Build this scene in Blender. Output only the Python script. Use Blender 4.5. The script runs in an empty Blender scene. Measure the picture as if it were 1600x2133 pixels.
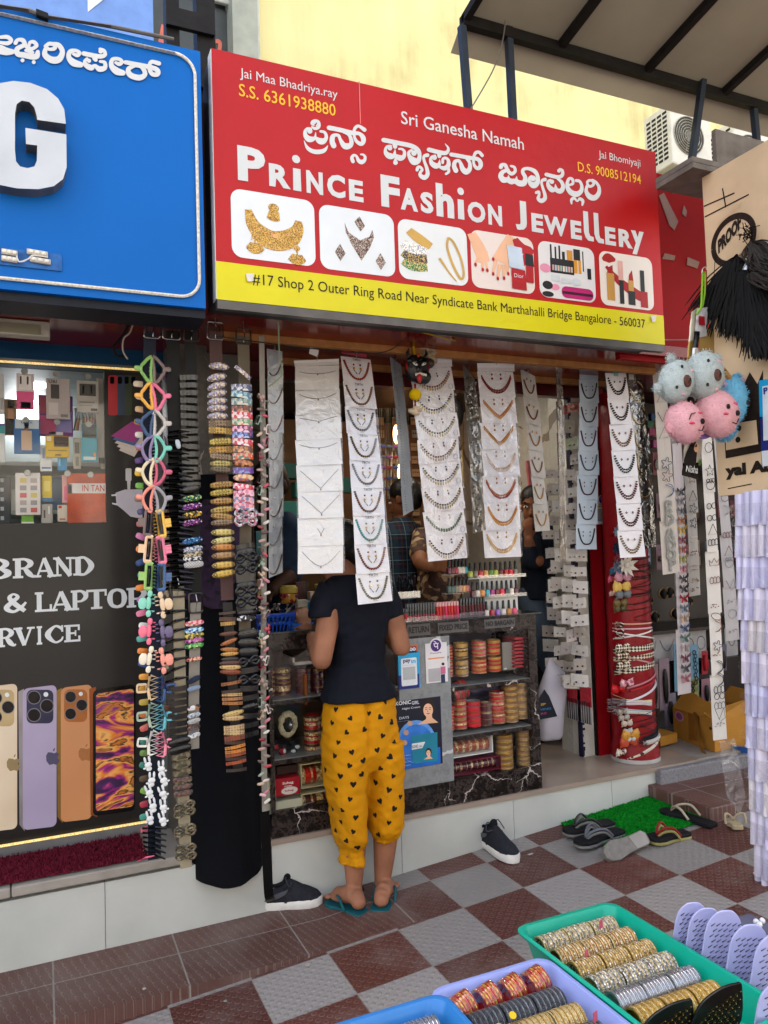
import bpy,bmesh,math,random
from math import sin,cos,pi,radians
from mathutils import Vector as V,Matrix,noise
from mathutils.bvhtree import BVHTree
random.seed(7)
sc=bpy.context.scene
COL=sc.collection
CAM=V((0,-3.0,1.40))
YAW,PIT,ROL=radians(24.0711),radians(2.6640),radians(-1.8503)
FW=V((sin(YAW)*cos(PIT),cos(YAW)*cos(PIT),sin(PIT)))
R0=V((cos(YAW),-sin(YAW),0));U0=R0.cross(FW)
RT=cos(ROL)*R0+sin(ROL)*U0;UP=-sin(ROL)*R0+cos(ROL)*U0
cd=bpy.data.cameras.new('camera');cam=bpy.data.objects.new('camera',cd);COL.objects.link(cam)
cam.matrix_world=Matrix(((RT.x,UP.x,-FW.x,CAM.x),(RT.y,UP.y,-FW.y,CAM.y),(RT.z,UP.z,-FW.z,CAM.z),(0,0,0,1)))
cd.sensor_fit='VERTICAL';cd.sensor_height=36;cd.lens=36*1600/2133;cd.clip_end=2000;cd.clip_start=.05
sc.camera=cam
wd=bpy.data.worlds.new('World');sc.world=wd;wd.use_nodes=True
SUN_EL,SUN_AZ=radians(56),radians(-22)
nt=wd.node_tree
sky=nt.nodes.new('ShaderNodeTexSky');sky.sky_type='NISHITA';sky.sun_disc=False
sky.sun_elevation=SUN_EL;sky.sun_rotation=SUN_AZ;sky.air_density=1.0;sky.dust_density=3.5;sky.ozone_density=.6
hs=nt.nodes.new('ShaderNodeHueSaturation');hs.inputs['Saturation'].default_value=.40
nt.links.new(sky.outputs[0],hs.inputs['Color']);nt.links.new(hs.outputs[0],nt.nodes['Background'].inputs[0]);nt.nodes['Background'].inputs[1].default_value=.15
ld=bpy.data.lights.new('sun','SUN');ld.energy=4.5;ld.angle=radians(.53);ld.color=(1,.94,.84)
lo=bpy.data.objects.new('sun',ld);COL.objects.link(lo)
sd=V((sin(SUN_AZ)*cos(SUN_EL),cos(SUN_AZ)*cos(SUN_EL),sin(SUN_EL)))
lo.rotation_euler=(-sd).to_track_quat('-Z','Y').to_euler();lo.location=(0,4,20)
sc.view_settings.view_transform='Standard';sc.view_settings.look='None';sc.view_settings.gamma=1
sc.view_settings.exposure=2.28
def ray(px,py):return RT*((px-800)/1600)-UP*((py-1066.5)/1600)+FW
def W(px,py,Y):
 d=ray(px,py);return CAM+d*((Y-CAM.y)/d.y)
def WZ(px,py,z):
 d=ray(px,py);return CAM+d*((z-CAM.z)/d.z)
def WX(px,py,x):
 d=ray(px,py);return CAM+d*((x-CAM.x)/d.x)
G0,G1=.035-1.42*.073,.073
def gz(x):return G0+G1*x
def WG(px,py,h=0):
 d=ray(px,py);return CAM+d*((G0+h+G1*CAM.x-CAM.z)/(d.z-G1*d.x))
def lerp(a,b,t):return a+(b-a)*t
def hx(h):
 h=h.lstrip('#');c=[int(h[i:i+2],16)/255 for i in(0,2,4)]
 return tuple(x/12.92 if x<=.04045 else((x+.055)/1.055)**2.4 for x in c)
MC={}
def N(t,ty,**k):
 n=t.nodes.new('ShaderNode'+ty)
 for a,b in k.items():
  if a in n.inputs:n.inputs[a].default_value=b
  else:setattr(n,a,b)
 return n
def newmat(name):
 m=bpy.data.materials.new(name);m.use_nodes=True
 return m,m.node_tree,m.node_tree.nodes['Principled BSDF'],m.node_tree.links.new
def mat(col,rough=.55,metal=0,var=.12,scale=9,bump=.0,bscale=60,coat=0,emit=0,name=None,alpha=1,crough=.08,cbump=0):
 key=(col,rough,metal,var,scale,bump,bscale,coat,emit,alpha,crough,cbump)
 if key in MC:return MC[key]
 m,t,b,L=newmat(name or 'surface');c=hx(col)
 tc=N(t,'TexCoord');nz=N(t,'TexNoise',Scale=scale,Detail=4.0)
 L(tc.outputs['Object'],nz.inputs['Vector'])
 mr=N(t,'MapRange');mr.inputs['From Min'].default_value=.3;mr.inputs['From Max'].default_value=.7
 mr.inputs['To Min'].default_value=1-var;mr.inputs['To Max'].default_value=1+var
 L(nz.outputs['Fac'],mr.inputs['Value'])
 mx=N(t,'VectorMath',operation='SCALE');mx.inputs[0].default_value=c
 L(mr.outputs[0],mx.inputs['Scale']);L(mx.outputs[0],b.inputs['Base Color'])
 b.inputs['Roughness'].default_value=rough;b.inputs['Metallic'].default_value=metal
 b.inputs['Coat Weight'].default_value=coat*.6;b.inputs['Coat Roughness'].default_value=crough;b.inputs['Specular IOR Level'].default_value=.3 if rough<.45 else .16
 if alpha<1:b.inputs['Alpha'].default_value=alpha
 if emit:
  b.inputs['Emission Color'].default_value=(*c,1);b.inputs['Emission Strength'].default_value=emit
 if bump or cbump:
  n2=N(t,'TexNoise',Scale=bscale,Detail=5.0);L(tc.outputs['Object'],n2.inputs['Vector'])
  bp=N(t,'Bump',Strength=bump or cbump,Distance=.045 if cbump>=1 else .01);L(n2.outputs['Fac'],bp.inputs['Height'])
  L(bp.outputs[0],b.inputs['Coat Normal' if cbump else 'Normal'])
 MC[key]=m
 return m
def ramp(t,stops,interp='CONSTANT'):
 r=N(t,'ValToRGB');r.color_ramp.interpolation=interp;e=r.color_ramp.elements
 while len(e)<len(stops):e.new(.5)
 for i,(p,c)in enumerate(stops):e[i].position=p;e[i].color=(*hx(c),1)
 return r
def spots(cols,scale,rough=.4,metal=0,bump=.3,key=None,coat=0,dim=1,feature='F1',rnd=1):
 """small cells, each of its own colour out of cols: glitter, printed flowers, filigree"""
 k=('sp',tuple(cols),scale,rough,metal,bump,coat,dim,feature,rnd)
 if k in MC:return MC[k]
 m,t,b,L=newmat('patterned');tc=N(t,'TexCoord');vo=N(t,'TexVoronoi',Scale=scale,Randomness=rnd);vo.feature=feature
 L(tc.outputs['Object'],vo.inputs['Vector']);sx=N(t,'SeparateColor');L(vo.outputs['Color'],sx.inputs[0])
 r=ramp(t,[(i/len(cols),c)for i,c in enumerate(cols)]);L(sx.outputs[0],r.inputs[0]);L(r.outputs[0],b.inputs['Base Color'])
 bp=N(t,'Bump',Strength=bump,Distance=.004);L(vo.outputs['Distance'],bp.inputs['Height']);L(bp.outputs[0],b.inputs['Normal'])
 b.inputs['Roughness'].default_value=rough;b.inputs['Metallic'].default_value=metal;b.inputs['Coat Weight'].default_value=coat
 MC[k]=m;return m
def rosette(bg,fg,scale,metal=.6,rough=.38,thr=.33):
 k=('ro',bg,fg,scale,metal,rough,thr)
 if k in MC:return MC[k]
 m,t,b,L=newmat('stamped');tc=N(t,'TexCoord');vo=N(t,'TexVoronoi',Scale=scale,Randomness=.15)
 L(tc.outputs['Object'],vo.inputs['Vector']);r=ramp(t,[(0,fg),(thr*.4,bg),(thr*.6,fg),(thr,bg)],'LINEAR')
 L(vo.outputs['Distance'],r.inputs[0]);L(r.outputs[0],b.inputs['Base Color'])
 bp=N(t,'Bump',Strength=.4,Distance=.003);L(r.outputs[0],bp.inputs['Height']);L(bp.outputs[0],b.inputs['Normal'])
 b.inputs['Roughness'].default_value=rough;b.inputs['Metallic'].default_value=metal;MC[k]=m;return m
def checker(c1,c2,scale,rough=.5,rot=0):
 k=('ck',c1,c2,scale,rough,rot)
 if k in MC:return MC[k]
 m,t,b,L=newmat('checked');tc=N(t,'TexCoord');mp=N(t,'Mapping');mp.inputs['Rotation'].default_value=(0,rot,0);mp.inputs['Location'].default_value=(.003,.5,.004)
 ck=N(t,'TexChecker',Scale=scale);ck.inputs[1].default_value=(*hx(c1),1);ck.inputs[2].default_value=(*hx(c2),1)
 mp.inputs['Scale'].default_value=(1,.001,1)
 L(tc.outputs['Object'],mp.inputs[0]);L(mp.outputs[0],ck.inputs[0]);L(ck.outputs[0],b.inputs['Base Color']);b.inputs['Roughness'].default_value=rough
 MC[k]=m;return m
def marble(base,mid,vein,scale=6,rough=.16,vth=.015):
 k=('mb',base,mid,vein,scale,vth)
 if k in MC:return MC[k]
 m,t,b,L=newmat('marble');tc=N(t,'TexCoord');n1=N(t,'TexNoise',Scale=scale*3.5,Detail=9.0,Roughness=.78);L(tc.outputs['Object'],n1.inputs['Vector'])
 r1=ramp(t,[(.40,base),(.49,mid),(.53,'#403733'),(.56,mid),(.64,base)]if base<'#2' else[(.36,base),(.52,mid),(.66,base)],'LINEAR');L(n1.outputs['Fac'],r1.inputs[0])
 n2=N(t,'TexNoise',Scale=scale,Detail=5.0,Roughness=.6);L(tc.outputs['Object'],n2.inputs['Vector'])
 ds=N(t,'VectorMath',operation='MULTIPLY_ADD');ds.inputs[1].default_value=(.22,.22,.22);L(n2.outputs['Color'],ds.inputs[0]);L(tc.outputs['Object'],ds.inputs[2])
 a=N(t,'TexVoronoi',Scale=scale*.9);a.feature='DISTANCE_TO_EDGE';L(ds.outputs[0],a.inputs['Vector'])
 n3=N(t,'TexNoise',Scale=scale*1.1,Detail=2.0);L(tc.outputs['Object'],n3.inputs['Vector'])
 w=N(t,'MapRange');w.inputs['From Min'].default_value=.50;w.inputs['From Max'].default_value=.68;w.inputs['To Min'].default_value=0;w.inputs['To Max'].default_value=vth*3
 L(n3.outputs['Fac'],w.inputs['Value'])
 lt=N(t,'Math',operation='LESS_THAN');L(a.outputs['Distance'],lt.inputs[0]);L(w.outputs[0],lt.inputs[1])
 mx=N(t,'MixRGB');L(lt.outputs[0],mx.inputs[0]);L(r1.outputs[0],mx.inputs[1]);mx.inputs[2].default_value=(*hx(vein),1)
 L(mx.outputs[0],b.inputs['Base Color']);b.inputs['Roughness'].default_value=rough;b.inputs['Specular IOR Level'].default_value=.3;MC[k]=m;return m
def film(tint='#ffffff',alpha=.18,bump=.5,bscale=30):
 """clear plastic: mostly see-through, with sharp broken glints"""
 k=('fl',tint,alpha,bump,bscale)
 if k in MC:return MC[k]
 m,t,b,L=newmat('clear_plastic');nz=N(t,'TexNoise',Scale=bscale,Detail=3.0,Distortion=1.2);tc=N(t,'TexCoord');L(tc.outputs['Object'],nz.inputs['Vector'])
 bp=N(t,'Bump',Strength=bump,Distance=.01);L(nz.outputs['Fac'],bp.inputs['Height'])
 g=N(t,'BsdfGlossy',Roughness=.06);L(bp.outputs[0],g.inputs['Normal']);tr=N(t,'BsdfTransparent');tr.inputs[0].default_value=(*hx(tint),1)
 lw=N(t,'LayerWeight',Blend=.35);L(bp.outputs[0],lw.inputs['Normal']);mr=N(t,'MapRange');mr.inputs['To Min'].default_value=alpha;mr.inputs['To Max'].default_value=.75 if bump else .05
 L(lw.outputs['Facing'],mr.inputs['Value']);mx=N(t,'MixShader');L(mr.outputs[0],mx.inputs[0]);L(tr.outputs[0],mx.inputs[1]);L(g.outputs[0],mx.inputs[2])
 L(mx.outputs[0],t.nodes['Material Output'].inputs[0]);MC[k]=m;return m
def frame(d):
 d=d.normalized();a=V((0,0,1))if abs(d.z)<.9 else V((1,0,0));u=d.cross(a).normalized();return u,u.cross(d).normalized()
class G:
 def __init__(s):s.v=[];s.f=[];s.m=[]
 def add(s,vs,fs,m=0):
  o=len(s.v);s.v+=[V(p)for p in vs];s.f+=[tuple(i+o for i in f)for f in fs];s.m+=[m]*len(fs);return s
 def quad(s,a,b,c,d,m=0):return s.add([a,b,c,d],[(0,1,2,3)],m)
 def box(s,x0,x1,y0,y1,z0,z1,m=0):
  p=[(x,y,z)for x in(x0,x1)for y in(y0,y1)for z in(z0,z1)]
  return s.add(p,[(0,1,3,2),(4,6,7,5),(0,4,5,1),(2,3,7,6),(0,2,6,4),(1,5,7,3)],m)
 def obox(s,c,ax,ay,az,m=0):
  c=V(c);p=[c+V(ax)*i+V(ay)*j+V(az)*k for i in(-.5,.5)for j in(-.5,.5)for k in(-.5,.5)]
  return s.add(p,[(0,1,3,2),(4,6,7,5),(0,4,5,1),(2,3,7,6),(0,2,6,4),(1,5,7,3)],m)
 def tube(s,pts,r,n=6,closed=False,m=0,cap=True,sq=None):
  pts=[V(p)for p in pts];k=len(pts);o=len(s.v);pu=None
  for i,p in enumerate(pts):
   a=pts[i-1]if(i>0 or closed)else p;b=pts[(i+1)%k]if(i<k-1 or closed)else p
   d=(b-a)
   if d.length<1e-9:d=V((0,0,1))
   d.normalize()
   if pu is None:u,w=frame(d)
   else:
    u=pu-d*pu.dot(d)
    u=u.normalized()if u.length>1e-6 else frame(d)[0]
    w=d.cross(u)
   pu=u;rr=r[i]if isinstance(r,(list,tuple))else r
   for j in range(n):
    t=2*pi*j/n
    q=u*cos(t)*rr+w*sin(t)*rr
    if sq:q=V((q.x*sq[0],q.y*sq[1],q.z*sq[2]))
    s.v.append(p+q)
  for i in range(k if closed else k-1):
   for j in range(n):
    a,b=i*n,((i+1)%k)*n;j2=(j+1)%n
    s.f.append((o+a+j,o+a+j2,o+b+j2,o+b+j));s.m.append(m)
  if cap and not closed:
   s.f.append(tuple(o+j for j in range(n))[::-1]);s.m.append(m)
   s.f.append(tuple(o+(k-1)*n+j for j in range(n)));s.m.append(m)
  return s
 def loft(s,rings,m=0,cap=True):
  o=len(s.v);n=len(rings[0])
  for r in rings:s.v+=[V(p)for p in r]
  for i in range(len(rings)-1):
   for j in range(n):
    j2=(j+1)%n;s.f.append((o+i*n+j,o+i*n+j2,o+(i+1)*n+j2,o+(i+1)*n+j));s.m.append(m)
  if cap:
   s.f.append(tuple(o+j for j in range(n))[::-1]);s.m.append(m)
   s.f.append(tuple(o+(len(rings)-1)*n+j for j in range(n)));s.m.append(m)
  return s
 def ell(s,c,rad,n=12,k=8,m=0,R=None,e=1.0):
  c=V(c);rad=(rad,)*3 if isinstance(rad,(int,float))else rad;rings=[]
  sp=lambda x:math.copysign(abs(x)**e,x)
  for i in range(1,k):
   ph=pi*i/k-pi/2
   ring=[]
   for j in range(n):
    t=2*pi*j/n;p=V((rad[0]*sp(cos(t))*sp(cos(ph)),rad[1]*sp(sin(t))*sp(cos(ph)),rad[2]*sp(sin(ph))))
    ring.append(c+(R@p if R else p))
   rings.append(ring)
  return s.loft(rings,m)
 def lathe(s,c,prof,n=16,m=0,ax=None,cap=True):
  """prof [(r, h)] along axis ax (default z)"""
  d=V(ax or(0,0,1)).normalized();u,w=frame(d);c=V(c)
  return s.loft([[c+d*h+(u*cos(2*pi*j/n)+w*sin(2*pi*j/n))*max(r,1e-5)for j in range(n)]for r,h in prof],m,cap)
 def ngon(s,pts,m=0,thick=None):
  pts=[V(p)for p in pts];k=len(pts)
  if not thick:return s.add(pts,[tuple(range(k))],m)
  t=V(thick);return s.add(pts+[p+t for p in pts],[tuple(range(k)),tuple(range(2*k-1,k-1,-1))]+[(i,i+k,(i+1)%k+k,(i+1)%k)for i in range(k)],m)
 def stroke(s,pts,fn,m=0,steps=5,y0=0,dy=.00001):
  """a flat ribbon of changing width through (x, y, w), mapped by fn(x, y, lift)"""
  P=catmull([V((p[0],p[1],p[2]))for p in pts],steps);k=len(P);o=len(s.v);y=y0
  for i,p in enumerate(P):
   a=P[max(i-1,0)];b=P[min(i+1,k-1)];d=V((b.x-a.x,b.y-a.y));d=d.normalized()if d.length>1e-9 else V((1,0))
   nx,ny=-d.y*p.z/2,d.x*p.z/2
   s.v+=[fn(p.x+nx,p.y+ny,y),fn(p.x-nx,p.y-ny,y)];y+=dy
  for i in range(k-1):s.f.append((o+2*i,o+2*i+1,o+2*i+3,o+2*i+2));s.m.append(m)
  return s
 def disc(s,x,y,r,fn,m=0,lift=0,n=14,ry=None):
  return s.add([fn(x+r*cos(2*pi*j/n),y+(ry or r)*sin(2*pi*j/n),lift)for j in range(n)],[tuple(range(n))],m)
 def mesh(s,name,origin=(0,0,0),smooth=True,ang=38):
  me=bpy.data.meshes.new(name);o=V(origin);me.from_pydata([tuple(p-o)for p in s.v],[],s.f)
  me.polygons.foreach_set('material_index',s.m)
  bm=bmesh.new();bm.from_mesh(me);bmesh.ops.recalc_face_normals(bm,faces=bm.faces);bm.to_mesh(me);bm.free()
  if smooth:
   me.polygons.foreach_set('use_smooth',[True]*len(me.polygons));me.set_sharp_from_angle(angle=radians(ang))
  me.update();return me
 def obj(s,name,mats,parent=None,origin=None,smooth=True,ang=38,bevel=0):
  o=V(WL.get(parent.name,(0,0,0)))if parent else V(origin or(0,0,0))
  me=s.mesh(name,o,smooth,ang)
  for q in(mats if isinstance(mats,(list,tuple))else[mats]):me.materials.append(q)
  ob=bpy.data.objects.new(name,me);COL.objects.link(ob)
  if parent:ob.parent=parent
  else:ob.location=o
  WL[ob.name]=tuple(o)
  if bevel:
   b=ob.modifiers.new('bevel','BEVEL');b.width=bevel;b.segments=2;b.limit_method='ANGLE'
  return ob
WL={}
def catmull(P,n=6,closed=False):
 out=[];k=len(P)
 for i in range(k if closed else k-1):
  p1,p2=P[i],P[(i+1)%k]
  p0=P[i-1]if(i>0 or closed)else p1;p3=P[(i+2)%k]if(i+2<k or closed)else p2
  for j in range(n):
   t=j/n;out.append(.5*((2*p1)+(p2-p0)*t+(2*p0-5*p1+4*p2-p3)*t*t+(3*p1-p0-3*p2+p3)*t**3))
 if not closed:out.append(P[-1])
 return out
def tag(o,label=None,cat=None,group=None,kind=None):
 if label:o['label']=label
 if cat:o['category']=cat
 if group:o['group']=group
 if kind:o['kind']=kind
 return o
def thing(name,label,cat,loc,group=None,kind=None):
 o=bpy.data.objects.new(name,None);COL.objects.link(o);o.location=V(loc);o.empty_display_size=.05;WL[o.name]=tuple(loc)
 return tag(o,label,cat,group,kind)
def inst(me,name,M,mats,label=None,cat=None,group=None,parent=None):
 ob=bpy.data.objects.new(name,me);COL.objects.link(ob)
 for i,m in enumerate(mats if isinstance(mats,(list,tuple))else[mats]):
  ob.material_slots[i].link='OBJECT';ob.material_slots[i].material=m
 if parent:
  ob.parent=parent;M=Matrix.Translation(-V(WL[parent.name]))@M
 ob.matrix_basis=M;WL[ob.name]=tuple(M.translation)
 return tag(ob,label,cat,group)
ORD='topmost second third fourth fifth sixth seventh eighth ninth tenth eleventh twelfth thirteenth fourteenth fifteenth sixteenth seventeenth eighteenth nineteenth twentieth'.split()
def nth(i,n=None):
 if n and i==n-1:return 'lowest'
 if i<20:return ORD[i]if i==0 else ORD[i]+' from the top'
 return{20:'twenty-first',21:'twenty-second',22:'twenty-third',23:'twenty-fourth',24:'twenty-fifth',25:'twenty-sixth'}.get(i,'lower')+' from the top'
TR,SC,RY=Matrix.Translation,lambda x,y=None,z=None:Matrix.Diagonal((x,y if y is not None else x,z if z is not None else x,1)),lambda a:Matrix.Rotation(a,4,'Y')
TC={}
def text2d(s,bold=0,spacing=1):
 if 'M' in s:bold=0
 k=(s,bold,spacing)
 if k not in TC:
  cu=bpy.data.curves.new('lettering','FONT');cu.body=s;cu.size=1;cu.offset=bold;cu.fill_mode='FRONT';cu.resolution_u=3;cu.space_character=spacing
  ob=bpy.data.objects.new('lettering',cu);COL.objects.link(ob)
  me=bpy.data.meshes.new_from_object(ob)
  TC[k]=([(v.co.x,v.co.y)for v in me.vertices],[tuple(p.vertices)for p in me.polygons])
  bpy.data.objects.remove(ob);bpy.data.curves.remove(cu);bpy.data.meshes.remove(me)
 return TC[k]
def text_at(g,s,fn,x0,y0,x1,y1=None,bold=0,m=0,cap=None,spacing=1,lift=0):
 """fit s into x0..x1 and (full height y0..y1) or (baseline y0, cap height cap); fn(x, y, lift) maps to the place"""
 v,f=text2d(s,bold,spacing)
 if not v:return g
 ax,bx=min(p[0]for p in v),max(p[0]for p in v)
 if cap is None:ay,by=min(p[1]for p in v),max(p[1]for p in v)
 else:
  h=text2d('H',bold)[0];ay,by=0,max(p[1]for p in h);y1=y0+cap
 for i,q in enumerate(f):
  g.add([fn(lerp(x0,x1,(v[j][0]-ax)/(bx-ax)),lerp(y0,y1,(v[j][1]-ay)/(by-ay)),lift+(i%30)*.00001)for j in q],[tuple(range(len(q)))],m)
 return g
def XZ(Y):return lambda x,z,l=0:V((x,Y-l,z))
def panel(o,u,w,n):
 """fn(x, y, lift) on a plane: origin o, axes u, w, outward normal n"""
 o,u,w,n=V(o),V(u),V(w),V(n);return lambda x,y,l=0:o+u*x+w*y+n*l
def rrect(x0,y0,x1,y1,r,n=5):
 out=[]
 for cx_,cy_,a in((x1-r,y1-r,0),(x0+r,y1-r,90),(x0+r,y0+r,180),(x1-r,y0+r,270)):
  out+=[(cx_+r*cos(radians(a+90*i/n)),cy_+r*sin(radians(a+90*i/n)))for i in range(n+1)]
 return out
def remeshed(name,g,voxel,mats,parent,smooth=4,factor=.5):
 me=g.mesh(name,(0,0,0),False);ob=bpy.data.objects.new(name,me);COL.objects.link(ob)
 r=ob.modifiers.new('r','REMESH');r.mode='VOXEL';r.voxel_size=voxel;r.use_smooth_shade=True
 if smooth:
  q=ob.modifiers.new('s','SMOOTH');q.iterations=smooth;q.factor=factor
 dg=bpy.context.evaluated_depsgraph_get();me2=bpy.data.meshes.new_from_object(ob.evaluated_get(dg));bpy.data.objects.remove(ob)
 me2.name=name
 me2.transform(TR(-V(WL[parent.name])if parent else V((0,0,0))));me2.materials.clear()
 for q in(mats if isinstance(mats,(list,tuple))else[mats]):me2.materials.append(q)
 me2.polygons.foreach_set('use_smooth',[True]*len(me2.polygons));me2.polygons.foreach_set('material_index',[0]*len(me2.polygons))
 ob=bpy.data.objects.new(name,me2);COL.objects.link(ob)
 if parent:ob.parent=parent;WL[ob.name]=WL[parent.name]
 return ob
 # ================================================================== the setting
def tile_mat(name,tile,ox,oy,c1,c2,dirt,dots,dashes=False):
 m,t,b,L=newmat(name);tc=N(t,'TexCoord');mp=N(t,'Mapping');mp.inputs['Location'].default_value=(-ox/tile,-oy/tile,.5);mp.inputs['Scale'].default_value=(1/tile,1/tile,.0001)
 L(tc.outputs['Object'],mp.inputs[0]);ck=N(t,'TexChecker',Scale=1.0);ck.inputs[1].default_value=(*hx(c1),1);ck.inputs[2].default_value=(*hx(c2),1);L(mp.outputs[0],ck.inputs[0])
 fr=N(t,'VectorMath',operation='FRACTION');L(mp.outputs[0],fr.inputs[0]);sb=N(t,'VectorMath',operation='SUBTRACT');sb.inputs[1].default_value=(.5,.5,.5);L(fr.outputs[0],sb.inputs[0])
 ab=N(t,'VectorMath',operation='ABSOLUTE');L(sb.outputs[0],ab.inputs[0]);sp=N(t,'SeparateXYZ');L(ab.outputs[0],sp.inputs[0])
 mx_=N(t,'Math',operation='MAXIMUM');L(sp.outputs[0],mx_.inputs[0]);L(sp.outputs[1],mx_.inputs[1]);gt=N(t,'Math',operation='GREATER_THAN');gt.inputs[1].default_value=.493;L(mx_.outputs[0],gt.inputs[0])
 fl=N(t,'VectorMath',operation='FLOOR');L(mp.outputs[0],fl.inputs[0]);wn=N(t,'TexWhiteNoise');wn.noise_dimensions='3D';L(fl.outputs[0],wn.inputs['Vector'])
 tr=N(t,'MapRange');tr.inputs['To Min'].default_value=.82;tr.inputs['To Max'].default_value=1.15;L(wn.outputs['Value'],tr.inputs['Value'])
 sc1=N(t,'VectorMath',operation='SCALE');L(ck.outputs[0],sc1.inputs[0]);L(tr.outputs[0],sc1.inputs['Scale'])
 d=N(t,'Mapping');L(tc.outputs['Object'],d.inputs[0])
 if dashes:
  d.inputs['Rotation'].default_value=(0,0,radians(-28));d.inputs['Scale'].default_value=(40,19,0)
  rowx=N(t,'SeparateXYZ');L(d.outputs[0],rowx.inputs[0]);f2=N(t,'Math',operation='FLOOR');L(rowx.outputs[0],f2.inputs[0]);h2=N(t,'Math',operation='MULTIPLY');h2.inputs[1].default_value=.5;L(f2.outputs[0],h2.inputs[0])
  ad=N(t,'Math',operation='ADD');L(rowx.outputs[1],ad.inputs[0]);L(h2.outputs[0],ad.inputs[1]);cb=N(t,'CombineXYZ');L(rowx.outputs[0],cb.inputs[0]);L(ad.outputs[0],cb.inputs[1])
  vec=cb.outputs[0]
 else:
  d.inputs['Scale'].default_value=(1/dots,1/dots,0);d.inputs['Rotation'].default_value=(0,0,radians(45));vec=d.outputs[0]
 fr2=N(t,'VectorMath',operation='FRACTION');L(vec,fr2.inputs[0]);s2=N(t,'VectorMath',operation='SUBTRACT');s2.inputs[1].default_value=(.5,.5,0);L(fr2.outputs[0],s2.inputs[0])
 ln=N(t,'VectorMath',operation='LENGTH')
 if dashes:
  mu=N(t,'VectorMath',operation='MULTIPLY');mu.inputs[1].default_value=(1.9,.85,0);L(s2.outputs[0],mu.inputs[0]);L(mu.outputs[0],ln.inputs[0])
 else:L(s2.outputs[0],ln.inputs[0])
 ds=N(t,'MapRange');ds.inputs['From Min'].default_value=.22;ds.inputs['From Max'].default_value=.34;ds.inputs['To Min'].default_value=1;ds.inputs['To Max'].default_value=0;ds.clamp=True;L(ln.outputs['Value'],ds.inputs['Value'])
 n1=N(t,'TexNoise',Scale=2.3,Detail=9.0,Roughness=.68);L(tc.outputs['Object'],n1.inputs['Vector']);r1=N(t,'MapRange');r1.inputs['From Min'].default_value=.5;r1.inputs['From Max'].default_value=.72;r1.inputs['To Max'].default_value=.32;L(n1.outputs['Fac'],r1.inputs['Value'])
 rd=N(t,'Math',operation='SUBTRACT');rd.inputs[1].default_value=.31;L(ln.outputs['Value'],rd.inputs[0]);ra=N(t,'Math',operation='ABSOLUTE');L(rd.outputs[0],ra.inputs[0]);ring=N(t,'MapRange');ring.inputs['From Max'].default_value=.09;ring.inputs['To Min'].default_value=.5 if not dashes else .9;ring.inputs['To Max'].default_value=0;L(ra.outputs[0],ring.inputs['Value'])
 inv=N(t,'Math',operation='MULTIPLY');L(ring.outputs[0],inv.inputs[0]);n4=N(t,'TexNoise',Scale=5.0,Detail=3.0);L(tc.outputs['Object'],n4.inputs['Vector']);L(n4.outputs['Fac'],inv.inputs[1])
 mA=N(t,'MixRGB');L(inv.outputs[0],mA.inputs[0]);L(sc1.outputs[0],mA.inputs[1]);mA.inputs[2].default_value=(*hx(dirt),1)
 mB=N(t,'MixRGB');L(r1.outputs[0],mB.inputs[0]);L(mA.outputs[0],mB.inputs[1]);mB.inputs[2].default_value=(*hx(dirt),1)
 mC=N(t,'MixRGB');L(gt.outputs[0],mC.inputs[0]);L(mB.outputs[0],mC.inputs[1]);mC.inputs[2].default_value=(*hx('#857e77'),1);L(mC.outputs[0],b.inputs['Base Color'])
 hh=N(t,'Math',operation='SUBTRACT');L(ds.outputs[0],hh.inputs[0]);L(gt.outputs[0],hh.inputs[1])
 bp=N(t,'Bump',Strength=.55,Distance=.004);L(hh.outputs[0],bp.inputs['Height']);L(bp.outputs[0],b.inputs['Normal'])
 b.inputs['Roughness'].default_value=.48
 return m
TILE=.2705
m_tiles=tile_mat('pavement_tiles',TILE,1.4355,-.13,'#8c8784','#572d26','#938b84',.027)
m_step=tile_mat('step_tiles',.405,.02,-.16,'#5c3c35','#5c3c35','#8a8079',.03,True)
def sheet(name,x0,x1,y0,y1,zf,mt,nx=1):
 g=G();xs=[lerp(x0,x1,i/nx)for i in range(nx+1)]
 for a,b in zip(xs,xs[1:]):g.quad((a,y0,zf(a)),(b,y0,zf(b)),(b,y1,zf(b)),(a,y1,zf(a)))
 return tag(g.obj(name,mt,smooth=False),kind='structure')
sheet('pavement',-3.5,6.5,-6.5,.3,gz,m_tiles)
sheet('ground',-300,300,-300,300,lambda x:-.42,mat('#6a6661',.9,bump=.3,bscale=20))
sheet('road',-300,300,-40,-6.5,lambda x:-.41,mat('#55524f',.85,bump=.3,bscale=50))
g=G();st=lambda x:max(.0,gz(x)+.002)if x<1.1 else gz(x)+.002+.004*max(0,(1.28-x)/.18)
xs=[-3.5,-1,0,.5,.96,1.1,1.272]
for a,b in zip(xs,xs[1:]):
 g.quad((a,-.385,st(a)),(b,-.385,st(b)),(b,.02,st(b)),(a,.02,st(a)));g.quad((a,-.385,-.6),(b,-.385,-.6),(b,-.385,st(b)),(a,-.385,st(a)))
tag(g.obj('pavement_step',m_step,smooth=False),kind='structure')
g=G().box(2.713,4.2,-.40,-.002,-.1,.195);tag(g.obj('entrance_step',m_step,bevel=.006,smooth=False),kind='structure')
m_plinth=mat('#b0b3af',.35,var=.11,scale=3.2,bump=.05,bscale=30)
m_red=mat('#8a060c',.65,var=.1,scale=3,coat=0)
m_reddk=mat('#6e0a0e',.2,var=.15,scale=2,coat=.4,crough=.12,cbump=.02,bscale=6)
m_wood=mat('#9a6a3c',.6,var=.2,scale=30)
m_white=mat('#c9c9c6',.5)
m_dark=mat('#15130f',.7)
m_marbw=marble('#b9b7b0','#a7a59e','#77716a',2.5,.25,.03)
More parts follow.
